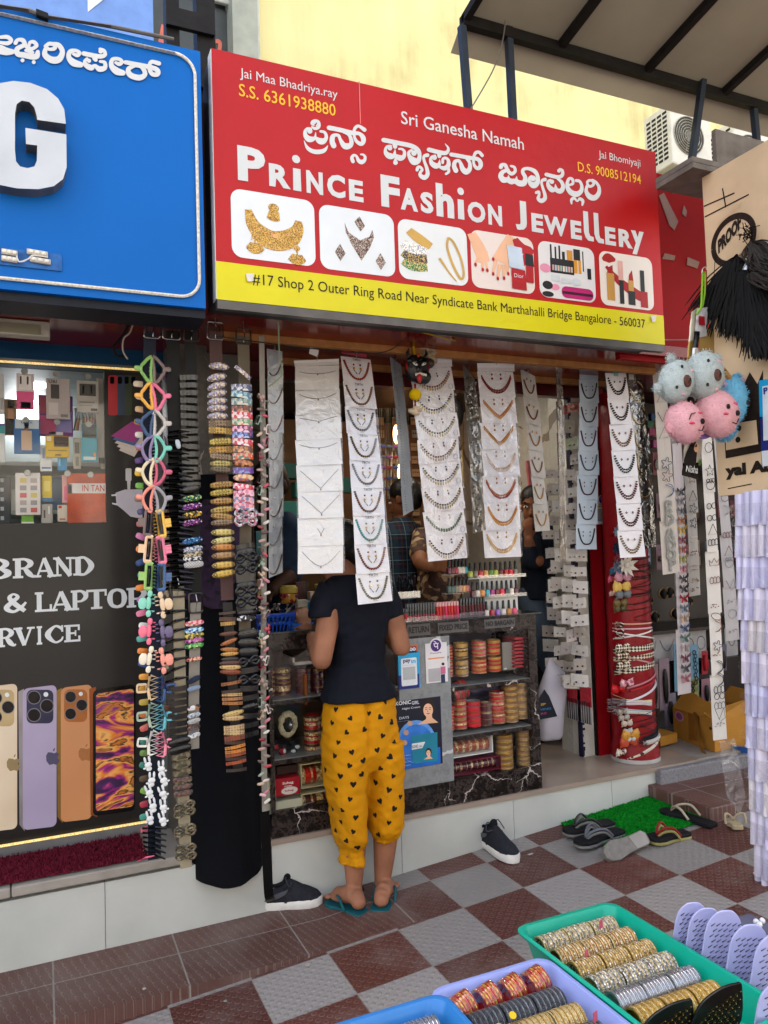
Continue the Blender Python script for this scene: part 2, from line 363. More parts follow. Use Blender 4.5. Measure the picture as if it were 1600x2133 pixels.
m_marbd=marble('#0a0807','#1d1715','#a39b95',5,.24,.007)
SH=thing('jewellery_shop','jewellery shop front with pale plinth, dark red soffit and open interior','shop',(1.7,0,0))
def plinth(name,x0,x1,z1,step,parent):
 g=G();n=max(1,round((x1-x0)/step));w=(x1-x0)/n
 for i in range(n):g.box(x0+i*w+.0012,x0+(i+1)*w-.0012,-.004,.02,-.6,z1-.012)
 g.box(x0,x1,.0,.021,-.6,z1-.014,1)
 return g.obj(name,[m_plinth,mat('#6f6c66',.8)],parent,smooth=False)
plinth('plinth',.81,3.05,.262,.58,SH)
G().box(.60,3.05,-.012,2.6,.25,.272).obj('floor_slab',mat('#8f8175',.3,var=.12,scale=4,coat=.15),SH,smooth=False)
G().box(.50,3.7,2.55,2.7,.27,3.1).obj('back_wall',marble('#7a7874','#8d8a85','#5a5550',2,.3,.03),SH,smooth=False)
G().box(.47,.62,.1,2.55,.27,2.6).obj('side_wall',marble('#3a3733','#54504a','#8a837a',2.2,.3,.02),SH,smooth=False)
G().box(2.585,2.61,.33,.50,.27,2.6).box(2.80,2.815,.50,2.55,.27,2.6).obj('side_wall',m_marbw,SH,smooth=False)
G().box(.47,2.9,.36,2.6,2.36,2.5).obj('ceiling',mat('#4a4039',.6),SH,smooth=False)
G().box(-3.2,4.3,-.335,.36,2.242,2.29).obj('soffit',m_reddk,SH,smooth=False)
g=G().box(-3.2,2.56,-.331,-.327,2.29,3.0);g.obj('fascia_backing',mat('#3b0b0e',.4),SH,smooth=False)
for(a,b)in(((452,700),(1378,764)),((590,738),(1290,806))):
 p,q=WZ(*a,2.24),WZ(*b,2.24);yy=(p.y+q.y)/2
 G().box(p.x,q.x,yy-.012,yy+.016,2.214,2.242).obj('batten',m_wood,SH,smooth=False)
G().box(.5,2.75,.30,.36,2.17,2.242).obj('header_beam',mat('#4a0d0f',.3),SH,smooth=False)
p=W(1222,1300,.32)
g=G().box(2.575,2.583,.315,.345,.272,2.24,1)
for i in range(60):
 z=.28+i*.0325+random.uniform(-.01,.01);g.box(2.583,2.586+random.uniform(.001,.014),.3155,.318,z,z+random.uniform(.01,.04),1)
g.box(2.583,2.655,.316,.40,.272,2.24,0);g.obj('white_post',[mat('#b9b6ae',.6,var=.12,scale=12,bump=.15),mat('#20223a',.5)],SH,smooth=False)
g=G().box(2.657,2.667,.30,.41,.272,2.24,1).box(2.667,2.795,.29,.42,.272,2.24,0).box(2.742,2.746,.287,.29,.272,2.24,1)
g.obj('red_post',[mat('#8a0c16',.3,var=.08),mat('#150c0c',.5)],SH,smooth=False)
NB=thing('neighbour_shop','dim neighbouring jewellery stall with grey kerb behind the red column','shop',(3.5,0,0))
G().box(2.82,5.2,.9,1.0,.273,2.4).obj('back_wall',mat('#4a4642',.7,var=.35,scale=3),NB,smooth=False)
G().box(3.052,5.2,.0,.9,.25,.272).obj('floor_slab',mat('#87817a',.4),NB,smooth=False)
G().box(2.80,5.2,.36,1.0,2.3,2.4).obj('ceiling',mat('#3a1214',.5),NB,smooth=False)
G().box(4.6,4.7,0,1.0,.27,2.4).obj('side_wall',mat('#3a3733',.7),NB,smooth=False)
g=G().box(2.76,5.2,-.045,-.004,-.2,.262);g.obj('granite_kerb',mat('#77767a',.6,var=.25,scale=90),NB,smooth=False,bevel=.008)
g=G();a,b=W(1366,360,-.3),W(1480,402,-.3);g.box(2.40,3.9,-.30,-.27,2.22,a.z);RB=tag(g.obj('red_board',m_red,origin=(2.9,-.3,2.2),smooth=False),'plain red board with peeled tape behind the right end of the red sign','board')
for pts in([(1372,408),(1382,402),(1412,462),(1404,480),(1394,470)],[(1384,528),(1406,533),(1404,543),(1378,540)],[(1432,536),(1456,546),(1452,560),(1430,552)],[(1396,380),(1404,392),(1402,404),(1394,396)],[(1424,428),(1430,440),(1428,452),(1420,446)]):
 G().ngon([W(x,y,-.302)for x,y in pts],0,(0,-.003,0)).obj('peeled_tape',mat('#8a7068',.7),RB,smooth=False)
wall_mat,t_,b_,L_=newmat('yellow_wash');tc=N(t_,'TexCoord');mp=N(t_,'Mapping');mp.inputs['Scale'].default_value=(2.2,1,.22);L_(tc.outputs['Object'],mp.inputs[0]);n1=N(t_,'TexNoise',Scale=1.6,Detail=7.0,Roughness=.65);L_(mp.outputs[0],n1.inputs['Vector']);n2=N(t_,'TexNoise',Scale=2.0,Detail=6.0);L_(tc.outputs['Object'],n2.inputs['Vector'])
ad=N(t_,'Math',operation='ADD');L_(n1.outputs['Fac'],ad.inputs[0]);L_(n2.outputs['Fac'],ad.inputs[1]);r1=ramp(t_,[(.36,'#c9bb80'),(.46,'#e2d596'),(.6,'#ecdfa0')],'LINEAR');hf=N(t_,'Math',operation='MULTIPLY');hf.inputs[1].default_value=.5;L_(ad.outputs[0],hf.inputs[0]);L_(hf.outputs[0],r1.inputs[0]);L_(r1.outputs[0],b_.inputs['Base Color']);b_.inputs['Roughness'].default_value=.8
YB=thing('yellow_building','tall pale yellow building with a grey pilaster rising behind the signs','building',(2,2.2,0))
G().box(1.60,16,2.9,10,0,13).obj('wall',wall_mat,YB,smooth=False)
G().box(1.40,1.60,2.72,10,0,13).obj('pilaster',mat('#a7aa9c',.7),YB,smooth=False)
G().box(-14,1.40,2.95,10,0,13).obj('dark_wall',mat('#4a4d4c',.5),YB,smooth=False)
a,b=W(447,14,2.92),W(522,90,2.92)
wf=G().box(a.x,b.x+.02,2.88,2.945,5.82,7.6).obj('window',mat('#7f9a96',.08,coat=1),YB,smooth=False)
G().box(a.x-.03,b.x+.05,2.84,2.88,5.75,5.83).box(b.x-.02,b.x+.06,2.84,2.88,4.4,7.6).obj('window_frame',mat('#c9c9bf',.5),wf,bevel=.01,smooth=False)
a,b=W(-60,-40,1.6),W(320,78,1.6)
g=G().box(-3.2,b.x,1.6,1.7,3.4,6.2);BB=tag(g.obj('pale_blue_board',mat('#6f92cf',.3),origin=(b.x,1.6,4),smooth=False),'pale blue board with a white triangle, above the blue sign','sign board')
G().ngon([W(182,-20,1.595),W(240,-20,1.595),W(183,25,1.595)]).obj('triangle',mat('#d9dde2',.4),BB,smooth=False)
g=G();YF=2.9;fn=lambda x,y,l=0:W(x,y,YF-l)
DS=thing('dark_sign','dark board with slanted salmon letters partly hidden behind black steel posts','sign',W(420,90,YF))
pa,pb=W(318,120,2.93),W(518,40,2.93)
G().box(pa.x,pb.x,2.905,2.945,4.2,5.74).obj('board',mat('#4b4f4e',.4),DS,smooth=False)
for s_,x0,x1,y0,y1 in(('F',324,352,118,54),('n',436,458,112,82),('x',466,498,118,84)):
 a,b=W(x0,y0,YF),W(x1,y1,YF);text_at(g,s_,lambda x,z,l=0:V((x+(z-a.z)*.18,YF-l,z)),a.x,a.z,b.x,b.z,.03)
g.obj('lettering',mat('#e07a66',.5),DS,smooth=False)
m_steel=mat('#22201f',.5,.3,var=.2,scale=20,bump=.1)
g=G()
for x0,x1 in((345,372),(408,446)):g.box(W(x0,60,-.22).x,W(x1,60,-.22).x,-.24,-.17,2.3,4.0)
a=W(345,20,-.25);b=W(446,62,-.25)
g.box(a.x,b.x,-.262,-.242,W(400,66,-.25).z,W(400,28,-.25).z).box(a.x,b.x,-.262,-.242,W(400,180,-.25).z,W(400,150,-.25).z)
tag(g.obj('steel_posts_frame',m_steel,origin=(a.x,-.2,2.3),smooth=False),'black steel frame of two square posts standing between blue and red signs','steel frame')
CP=thing('canopy','grey sheet canopy on black steel frame above the red sign','canopy',(2.5,-.5,3.4))
ZB,YBm=3.60,-.30;sl=.20
cz=lambda y:ZB+.03+(YBm-y)*sl
g=G();x0,x1=W(938,78,YBm+.12).x,5.2
g.ngon([(x0,YBm+.12,cz(YBm)-.09),(x1,YBm+.12,cz(YBm)-.09),(x1,YBm,cz(YBm)),(x0,YBm,cz(YBm))],0,(0,0,.004)).ngon([(x0,YBm,cz(YBm)),(x1,YBm,cz(YBm)),(x1,-1.75,cz(-1.75)),(x0,-1.75,cz(-1.75))],0,(0,0,.004))
g.obj('roof_sheet',mat('#a39e8c',.75,var=.1,scale=2.5),CP,smooth=False)
bx=W(962,52,YBm).x
G().box(bx,x1,YBm-.018,YBm+.018,ZB-.02,ZB+.026).obj('beam',m_steel,CP,smooth=False)
for i,X in enumerate([bx,W(1160,97,YBm).x,W(1339,148,YBm).x,W(1500,195,YBm).x,3.75,4.25]):
 G().obox((X+.015,(YBm-1.75)/2,cz((YBm-1.75)/2)-.02),(.03,0,0),(0,-1.45,1.45*sl),(0,0,.035)).obj('rafter',m_steel,CP,smooth=False)
m_post=mat('#39424f',.4,.4,var=.15)
def bar(g,a,b,w):d=(b-a);u,v=frame(d);return g.obox((a+b)/2,d,u*w,v*w)
for(t,b_,yt)in(((962,55),(976,235),-.3),((1053,-60),(1069,262),-.3),((1492,-40),(1436,372),-.32),((1570,228),(1577,300),-.3)):
 bar(G(),W(*t,yt),W(*b_,yt),.028).obj('post',m_post,CP,smooth=False)
pts=[W(1056,20,-.33),W(1046,90,-.33),W(1025,150,-.33),W(980,228,-.33)]
tag(G().tube(catmull(pts,6),.003,5).obj('cable',mat('#6b6660',.6),origin=pts[0]),'thin grey cable sagging from the canopy to the top of the red sign','cable')
def aircon(px0,px1,pxm,pyt,pyb,label,Y=1.55):
 a=W(pxm,pyt,Y);b=W(px1,pyt,Y);c=W(pxm,pyb,Y);zt,zb=a.z,c.z;dep=.30
 t=thing('air_conditioner',label,'air conditioner',(a.x,Y+.15,zb),'air conditioner units on yellow wall')
 mw=mat('#d6d2c4',.5,var=.08);w=b.x-a.x
 G().box(a.x,b.x,Y,Y+dep,zb,zt).obj('casing',mw,t,smooth=False,bevel=.012)
 g=G();cx_=a.x+w*.42;r=min(w*.36,(zt-zb)*.40)
 g.lathe((cx_,Y-.004,(zt+zb)/2),[(r,0),(r*.9,.004),(r*.2,.004)],28,ax=(0,1,0));g.obj('fan_recess',mat('#4d4a42',.7),t)
 g=G();cz_=(zt+zb)/2
 for k in range(1,8):g.tube([(cx_+r*k/7*cos(2*pi*j/24),Y-.008,cz_+r*k/7*sin(2*pi*j/24))for j in range(24)],.0035,4,True)
 for k in range(10):g.tube([(cx_,Y-.008,cz_),(cx_+r*cos(2*pi*k/10),Y-.008,cz_+r*sin(2*pi*k/10))],.003,4)
 g.obj('fan_grille',mat('#a8a496',.5),t)
 G().ell((cx_,Y-.002,cz_),(r*.3,.01,r*.3),12,6).obj('fan_hub',mat('#6b675c',.5),t)
 g=G()
 for i in range(4):
  for j in range(11):g.box(a.x-.003,a.x-.001,Y+.04+i*.06,Y+.085+i*.06,zb+.06+j*(zt-zb-.1)/11,zb+.06+(j+.55)*(zt-zb-.1)/11)
 g.obj('side_vent',mat('#35332e',.7),t,smooth=False)
 g=G();g.obox((a.x+.05,Y+.35,zb-.05),(.03,0,0),(0,.75,0),(0,0,.03));g.obox((b.x-.05,Y+.35,zb-.05),(.03,0,0),(0,.75,0),(0,0,.03))
 bar(g,V((a.x+.05,Y+.05,zb-.06)),V((a.x+.05,2.85,zb-.5)),.03);bar(g,V((b.x-.05,Y+.05,zb-.06)),V((b.x-.05,2.85,zb-.5)),.03)
 g.obj('bracket',mat('#c9c5b8',.5),t,smooth=False)
 return t
aircon(1352,1478,1395,210,338,'cream air conditioner with fan grille and wall brackets, standing clear of the plywood')
aircon(1504,1600,1528,247,372,'second air conditioner, mostly hidden behind the grey plywood block')
OB=thing('bounce_building','long unseen beige building added across the street to bounce sunlight','building',(0,-19,0))
G().box(-40,45,-24,-19,-.4,8.5).obj('wall',mat('#bdb5aa',.8,var=.1,scale=1),OB,smooth=False)  # unseen block added behind the camera, bouncing sunlight onto the shaded shopfront
for i in range(14):
 for j in range(2):G().box(-38+i*6,-35+i*6,-18.99,-18.95,1+j*3.6,3+j*3.6).obj('window',mat('#2c3438',.2),OB,smooth=False)
 # ================================================================== red sign
YS=-.50
a=W(440,97,YS);b=W(1383,712,YS);c=W(456,627,YS);d=W(1366,322,YS)
sx0,sx1,sz0,sz1=.541,2.472,2.240,3.090
RS=thing('shop_sign','red and yellow lightbox sign with white lettering and six jewellery pictures','sign',((sx0+sx1)/2,YS,sz0))
m_wht=mat('#c9cccc',.35,var=.05,scale=4);m_gold=mat('#e9b326',.4,var=.03);m_ink=mat('#211f1e',.5,var=.03)
G().box(sx0,sx1,YS+.004,YS+.165,sz0,sz1).obj('casing',mat('#2b2c2f',.5,var=.2,scale=15),RS,smooth=False)
zy=W(456,543,YS).z-.002
def flex(name,z0,z1,mt,lift=0):
 g=G();n,k=60,14;P=lambda i,j:V((lerp(sx0-.004,sx1+.002,i/n),YS-.0005+.0007*noise.noise(V((i*.22,j*.35,3))),lerp(z0,z1,j/k)))
 for i in range(n):
  for j in range(k):g.quad(P(i,j),P(i+1,j),P(i+1,j+1),P(i,j+1))
 bmx=g.obj(name,mt,RS);return bmx
flex('red_panel',zy,sz1+.003,mat('#ab080e',.42,var=.07,scale=2.2,bump=.55,bscale=6))
flex('yellow_panel',sz0-.002,zy,mat('#cdc406',.4,var=.05,scale=3,bump=.4,bscale=6))
G().box(sx0-.006,sx0-.003,YS,YS+.05,sz0,sz1).obj('edge_strip',mat('#c8c8c4',.5),RS,smooth=False)
g=G().box(sx0-.002,sx1,YS+.001,YS+.03,sz0-.032,sz0-.003);g.obj('bottom_trim',mat('#55524f',.4,.4,var=.2,scale=12),RS,smooth=False)
L1=YS-.0019
F1=XZ(L1)
def sline(s,L,base,cap,R_,yR,mt,bold=.0,name='lettering'):
 p=W(L,base,L1);q=W(L,cap,L1);r=W(R_,yR,L1);g=G()
 text_at(g,s,F1,p.x,p.z,r.x,None,bold,0,cap=q.z-p.z);return g.obj(name,mt,RS,smooth=False)
sline('Jai Maa Bhadriya.ray',500,160,141,703,195,m_wht,.004)
sline('S.S. 6361938880',498,199,174,699,230,m_gold,.006)
sline('Sri Ganesha Namah',836,257,231,1091,300,m_wht,.006)
sline('Jai Bhomiyaji',1247,328,313,1334,340,m_wht,.0)
sline('D.S. 9008512194',1204,356,337,1335,372,m_gold,.004)
sline('#17 Shop 2 Outer Ring Road Near Syndicate Bank Marthahalli Bridge Bangalore - 560037',526,591,569,1344,675,m_ink,.01)
def big(ch,zx,zy0,zy1,zx1,off,k=.29375,bold=.045):
 f=lambda x,y:W(off[0]+k*x,off[1]+k*y,L1)
 p,q,r=f(zx,zy1),f(zx,zy0),f(zx1,zy1);g=G()
 if ch=='i':
  g.add([F1(*u)for u in((p.x,p.z),(r.x,p.z),(r.x-.001,q.z),(p.x+.001,q.z))],[(0,1,2,3)])
 elif ch=='l':
  w=r.x-p.x;g.add([F1(*u)for u in((p.x,q.z),(p.x+w*.5,q.z),(p.x+w*.52,p.z+.035),(p.x+w*.62,p.z+.022),(r.x,p.z+.018),(r.x,p.z),(p.x+w*.42,p.z),(p.x+w*.15,p.z+.012),(p.x,p.z+.035))],[tuple(range(9))])
 else:text_at(g,ch,F1,p.x,p.z,r.x,q.z,bold)
 return g
o5,o6=(470,280),(920,380)
for off,rows in((o5,(('P',88,75,322,284),('R',310,202,364,462),('i',480,238,395,537),('N',575,252,412,692),('C',722,275,438,850),('E',877,316,466,978),('F',1105,283,508,1238),('A',1242,372,530,1365),('S',1385,402,552,1475),('h',1497,343,578,1622))),(o6,(('i',117,118,258,162),('O',187,128,275,312),('N',333,153,297,430),('J',527,124,332,606),('E',640,215,347,723),('W',728,230,362,895),('E',918,266,397,995),('l',1012,203,408,1080),('l',1086,215,424,1152),('E',1162,312,439,1237),('R',1258,328,455,1357),('y',1350,338,506,1440)))):
 for r in rows:big(*r,off).obj('lettering',m_wht,RS,smooth=False)
for x,y,off in((500,175,o5),(135,63,o6)):
 p=W(off[0]+.29375*x,off[1]+.29375*y,L1);G().disc(p.x,p.z,.0145,F1,n=20).obj('lettering',m_wht,RS,smooth=False)
def kann(strokes,balls,off,k,parent,Yk,name='lettering'):
 fn=lambda x,y,l=0:W(off[0]+k*x,off[1]+k*y,Yk-l);y=0
 g=G()
 for s in strokes:
  g.stroke(s,fn,0,7,y0=y,dy=.000004);y+=.00009
  for e in(s[0],s[-1]):g.disc(e[0],e[1],e[2]/2*.98,fn,0,y,10);y+=.00001
 for(x,yy,dd)in balls:g.disc(x,yy,dd/2,fn,0,y,16);y+=.00008
 return g.obj(name,m_wht,parent,smooth=False)
kann([[(300,272,34),(262,250,40),(270,210,44),(320,188,48),(380,205,48),(402,260,50),(385,315,56),(320,335,56),(265,300,30)],[(350,285,30),(375,240,20),(345,222,10)],[(240,345,60),(180,335,44),(140,390,62),(150,470,86),(210,530,112),(280,528,90),(325,490,44),(334,410,14)],[(334,500,40),(400,560,110),(470,570,112),(525,520,70),(525,450,60),(490,400,50),(425,388,46)],[(120,560,10),(180,690,60),(280,755,80),(400,768,84),(500,735,70),(560,650,10)],[(580,320,85),(800,365,82),(1030,420,80),(1140,430,66),(1210,500,90),(1215,580,84),(1170,620,75),(1090,570,62),(1050,480,50),(1045,380,55),(1080,310,60),(1140,292,55),(1240,360,76)],[(670,655,100),(640,580,95),(650,490,90),(700,455,60),(760,470,60),(790,540,62),(850,640,100),(910,665,118),(980,640,92),(995,560,75),(950,450,60),(850,400,50)],[(1025,945,72),(1005,880,65),(1040,830,50),(1090,850,46),(1130,930,70),(1190,955,85),(1240,920,62),(1250,860,50),(1215,820,40),(1170,815,30)]],[(226,382,98),(310,225,60)],(620,230),.1125,RS,L1)
kann([[(62,150,64),(280,195,64),(470,238,66),(560,300,66),(585,380,56),(560,450,84),(500,455,110),(440,390,60),(430,330,44),(470,298,36)],[(225,200,70),(230,245,66)],[(170,235,30),(115,245,36),(90,295,44),(105,350,70),(160,385,90),(215,370,60),(230,290,12)],[(232,375,50),(300,410,85),(355,390,60),(365,320,44),(330,282,34),(288,280,30)],[(235,405,12),(235,450,50),(236,478,70)],[(700,370,56),(652,385,44),(648,440,40),(690,560,50),(700,650,60),(655,695,68),(598,665,56),(596,620,40),(622,585,40),(600,545,38),(565,545,46),(548,585,46)],[(718,290,62),(900,335,62),(980,330,56),(1000,270,36),(955,205,8)],[(870,350,60),(872,385,58)],[(810,375,30),(765,390,30),(745,430,44),(765,490,70),(820,525,84),(865,505,60),(876,440,12)],[(920,480,40),(925,425,40),(965,412,40),(1002,450,48),(1000,520,66),(950,560,66),(885,545,40)],[(1000,560,46),(1008,610,40),(968,642,36)],[(1043,360,58),(1330,412,58),(1430,430,58),(1470,490,64),(1455,550,60),(1410,555,52),(1372,500,40),(1370,400,40),(1400,335,48),(1450,330,45),(1492,375,50)],[(1112,595,70),(1085,530,64),(1100,465,55),(1150,450,45),(1180,490,50),(1210,570,75),(1260,610,85),(1310,570,66),(1310,480,50),(1270,425,40)]],[(155,268,70),(505,340,80),(800,405,72)],(790,270),.14375,RS,L1)
kann([[(150,180,56),(160,150,44),(210,155,48),(240,225,48),(290,268,48),(338,240,42),(332,185,38),(285,165,30)],[(250,215,36),(175,245,56),(148,300,68),(185,350,78),(240,350,66),(290,372,76),(340,368,66),(400,395,80),(460,390,76),(475,320,56),(442,250,48),(455,208,44),(520,200,44),(600,235,56),(640,300,48),(638,380,66),(590,420,86),(540,390,58),(527,330,32),(560,300,28)],[(250,290,10),(252,330,40)],[(360,305,10),(356,345,40)],[(740,345,48),(702,358,38),(695,410,34),(735,540,44),(735,600,54),(690,630,58),(648,600,46),(660,550,36),(655,510,36),(622,520,40)],[(755,278,50),(900,312,50),(965,290,48),(972,230,38),(935,205,30)],[(900,330,30),(960,380,46),(978,450,56),(945,500,66),(890,480,56),(876,410,12)],[(870,478,50),(830,480,72),(785,430,56),(778,375,38),(810,350,28)],[(1060,418,28),(1108,400,38),(1105,345,38),(1062,332,38),(1036,390,46),(1042,460,58),(1090,520,72),(1160,540,76),(1218,500,58),(1228,430,43),(1200,370,38),(1155,360,42)],[(1092,665,24),(1092,615,40),(1130,595,38),(1167,635,20),(1202,602,40),(1242,632,42),(1235,685,26)],[(1300,395,32),(1332,438,36),(1385,412,36),(1370,367,32),(1330,357,36),(1300,380,36)],[(1300,430,40),(1287,500,48),(1330,570,72),(1400,588,72),(1453,530,58),(1458,450,43),(1420,385,38),(1370,352,32)]],[(580,330,76),(925,228,50),(830,375,60)],(1020,320),.15625,RS,L1)
p,q=W(748,170,L1),W(750,258,L1);G().box(p.x-.0022,p.x+.0022,L1-.0012,L1-.0002,q.z,p.z).obj('crack',mat('#d9696a',.5),RS,smooth=False)
for x,y in((521,578),(1361,664)):
 p=W(x,y,YS-.006);G().add([p+V((-.014,0,.012)),p+V((.012,-.006,.014)),p+V((.010,-.002,-.012)),p+V((-.010,-.004,-.016))],[(0,1,2,3)]).obj('torn_patch',mat('#cfcac4',.5),RS,smooth=False)
TILES=[((480,391),(658,556)),((664,424),(824,578)),((828,454),(976,597)),((979,477),(1115,614)),((1120,500),(1242,632)),((1247,521),(1363,648))]
TL=[]
L2=L1-.0002
for k,(tl,br)in enumerate(TILES):
 p,q=W(*tl,L2),W(*br,L2);fl=['#d8dde0','#d6dcdf','#d8dcdc','#dccfc6','#d6d4d2','#dcd3c9'][k]
 o=G().ngon([(x,L2,z)for x,z in rrect(p.x,q.z,q.x,p.z,.036,7)]).obj('picture',mat(fl,.35,var=.03),RS,smooth=False)
 TL.append((o,lambda u,v,l=0,p=p,q=q:V((lerp(p.x,q.x,u),L2-.0006-l,lerp(q.z,p.z,v)))))
g_gold=spots(['#b98a2e','#8a6318','#e0b95a','#6d4a10','#d2a23c'],420,.4,0)
g_stone=spots(['#a8968a','#4a2e26','#8a6f62','#2a1c1a','#c9b8aa','#3a2620'],380,.4,0)
red_m,black_m,skin_m=mat('#a80f18',.4),mat('#1b1a1c',.4),mat('#e0b08e',.5,var=.08)
def pic(i,g,m,name='printed_jewellery'):g.obj(name,m,TL[i][0],smooth=False)
f=TL[0][1];g=G()
g.stroke([(.20,.72,.08),(.25,.52,.16),(.38,.36,.26),(.52,.31,.29),(.68,.38,.26),(.78,.52,.16),(.80,.66,.08)],f,0,8)
g.disc(.50,.80,.065,f,lift=.0005);g.stroke([(.43,.70,.12),(.50,.68,.16),(.57,.68,.12)],f,y0=.0007)
for x,y in((.27,.33),(.77,.24)):
 g.disc(x,y,.04,f,lift=.0008);g.stroke([(x-.085,y-.13,.1),(x,y-.17,.16),(x+.085,y-.13,.1)],f,y0=.001);g.stroke([(x,y,.02),(x,y-.1,.02)],f,y0=.0012)
pic(0,g,g_gold)
g=G();g.disc(.51,.38,.035,f,lift=.0016)
for j in range(17):
 t=j/16;x=lerp(.23,.78,t);y=.30+1.35*(x-.51)**2;g.disc(x,y+.10,.011,f,lift=.0018,n=6);g.disc(x,y-.12,.012,f,lift=.0018,n=6)
pic(0,g,mat('#d9a26a',.4),'printed_beads')
f=TL[1][1];g=G();g.add([f(*p)for p in((.33,.76),(.38,.62),(.53,.52),(.66,.60),(.70,.72),(.72,.60),(.66,.42),(.54,.20),(.42,.42),(.34,.62))],[(0,1,9),(1,8,9),(1,2,8),(2,7,8),(2,6,7),(2,3,6),(3,5,6),(3,4,5)])
g.add([f(*p,.0003)for p in((.46,.80),(.53,.90),(.60,.76),(.54,.66))],[(0,1,2,3)])
for x,y in((.26,.28),(.80,.22)):g.add([f(*p,.0003)for p in((x-.07,y),(x,y+.14),(x+.07,y),(x,y-.13))],[(0,1,2,3)])
pic(1,g,g_stone)
f=TL[2][1]
for j,(y,c)in enumerate(((.24,['#2f7a45','#d9c27a','#1d5a30']),(.38,['#2a2f4a','#c9a94e','#1c2036']),(.53,['#e6e2da','#f6f3ee','#8a8f99']))):
 g=G();g.stroke([(.06,y+.06,.14),(.20,y-.01,.17),(.40,y,.14)],f,y0=j*.0003);pic(2,g,spots(c,330,.35,0))
g=G();g.stroke([(.15,.82,.12),(.30,.70,.16),(.46,.60,.12)],f,y0=.001);g.stroke([(.58,.42,.04),(.70,.22,.03),(.82,.06,.02)],f,y0=.0013)
g.stroke([(.72,.80,.035),(.70,.62,.035),(.78,.32,.04),(.88,.12,.04),(.93,.2,.035),(.90,.45,.035),(.80,.72,.035),(.72,.80,.03)],f,0,6,y0=.0016);pic(2,g,mat('#c29a4a',.35))
f=TL[3][1]
g=G();g.stroke([(.02,.93,.14),(.14,.66,.20),(.20,.46,.18)],f)
for a_,b_ in(((.12,.55),(.06,.40)),((.17,.5),(.17,.34)),((.22,.5),(.24,.34)),((.24,.66),(.22,.60))):g.stroke([(*a_,.05),(*b_,.035)],f,y0=.0004)
g.stroke([(.66,.98,.16),(.54,.70,.24),(.46,.50,.20)],f,y0=.0008)
for a_,b_ in(((.38,.52),(.33,.28)),((.44,.46),(.40,.22)),((.50,.46),(.50,.24)),((.44,.70),(.34,.54)),((.55,.5),(.57,.32))):g.stroke([(*a_,.06),(*b_,.04)],f,y0=.0012)
pic(3,g,skin_m,'printed_hands')
g=G()
for x,y in((.06,.39),(.17,.32),(.24,.32),(.33,.27),(.40,.2),(.5,.22),(.34,.53),(.57,.31)):g.disc(x,y,.022,f,lift=.0018,ry=.035,n=8)
g.stroke([(.70,.95,.10),(.80,.80,.18),(.95,.78,.10),(.85,.62,.12),(.78,.5,.1)],f,y0=.002);g.add([f(*p,.0032)for p in((.62,.06),(.86,.05),(.84,.40),(.62,.42))],[(0,1,2,3)]);g.add([f(*p,.003)for p in((.85,.2),(.98,.2),(.98,.5),(.86,.5))],[(0,1,2,3)])
pic(3,g,red_m,'printed_polish')
pic(3,G().add([f(*p,.0034)for p in((.59,.43),(.83,.41),(.80,.80),(.56,.82))],[(0,1,2,3)]),mat('#a9b0b6',.25,.5),'printed_cap')
pic(3,G().add([f(*p,.0034)for p in((.85,.5),(.99,.49),(.98,.70),(.86,.72))],[(0,1,2,3)]),black_m,'printed_cap')
g=G();text_at(g,'Dior',lambda x,y,l=0:f(x,y,.0036),.66,.26,.81,.33,.0);pic(3,g,m_wht,'printed_lettering')
f=TL[4][1];g=G();R4=lambda x0,y0,x1,y1,l:[f(x0,y0,l),f(x1,y0,l),f(x1,y1,l),f(x0,y1,l)]
for k,(x,y0,y1,w)in enumerate(((.22,.72,.96,.03),(.30,.7,.93,.03),(.37,.7,.96,.03),(.44,.70,.86,.05))):g.add(R4(x-w/2,y0,x+w/2,y1,.0004),[(0,1,2,3)])
g.add(R4(.20,.46,.62,.72,.0002),[(0,1,2,3)]);g.add(R4(.62,.74,.74,.94,.0004),[(0,1,2,3)]);g.add(R4(.78,.55,.80,.92,.0004),[(0,1,2,3)]);g.add(R4(.86,.42,.93,.62,.0004),[(0,1,2,3)]);g.disc(.14,.22,.09,f,lift=.0004,ry=.075);g.disc(.14,.06,.1,f,lift=.0006,ry=.05);pic(4,g,black_m,'printed_cosmetics')
g=G()
for k in range(8):pic(4,G().add(R4(.23+k*.047,.50,.265+k*.047,.60,.0008),[(0,1,2,3)]),mat(['#b98f86','#9fb3b8','#c7a79b','#8fa9a0','#d5c1a8','#a8b6c4','#c2998a','#b3a29a'][k],.4),'printed_cosmetics')
pic(4,G().add(R4(.50,.72,.60,.90,.0008),[(0,1,2,3)]).add(R4(.62,.50,.68,.74,.0009),[(0,1,2,3)]).add(R4(.70,.50,.75,.74,.0009),[(0,1,2,3)]),mat('#c98a25',.35),'printed_cosmetics')
pic(4,G().ngon([f(u,v,.0010)for u,v in rrect(.38,.03,.95,.24,.09)]),mat('#b01f68',.35,var=.2),'printed_bag')
pic(4,G().add(R4(.39,.10,.94,.15,.0013),[(0,1,2,3)]),mat('#3a0f28',.35),'printed_bag')
pic(4,G().disc(.11,.52,.095,f,lift=.0007,ry=.08).disc(.27,.20,.08,f,lift=.0003,ry=.06),mat('#d98aa4',.35),'printed_compact')
pic(4,G().add(R4(.20,.31,.36,.42,.001),[(0,1,2,3)]).add(R4(.38,.29,.56,.38,.001),[(0,1,2,3)]).disc(.65,.34,.09,f,lift=.001,ry=.07),mat('#c2c9cb',.35),'printed_cosmetics')
f=TL[5][1];R5=lambda x0,y0,x1,y1,l:[f(x0,y0,l),f(x1,y0,l),f(x1,y1,l),f(x0,y1,l)]
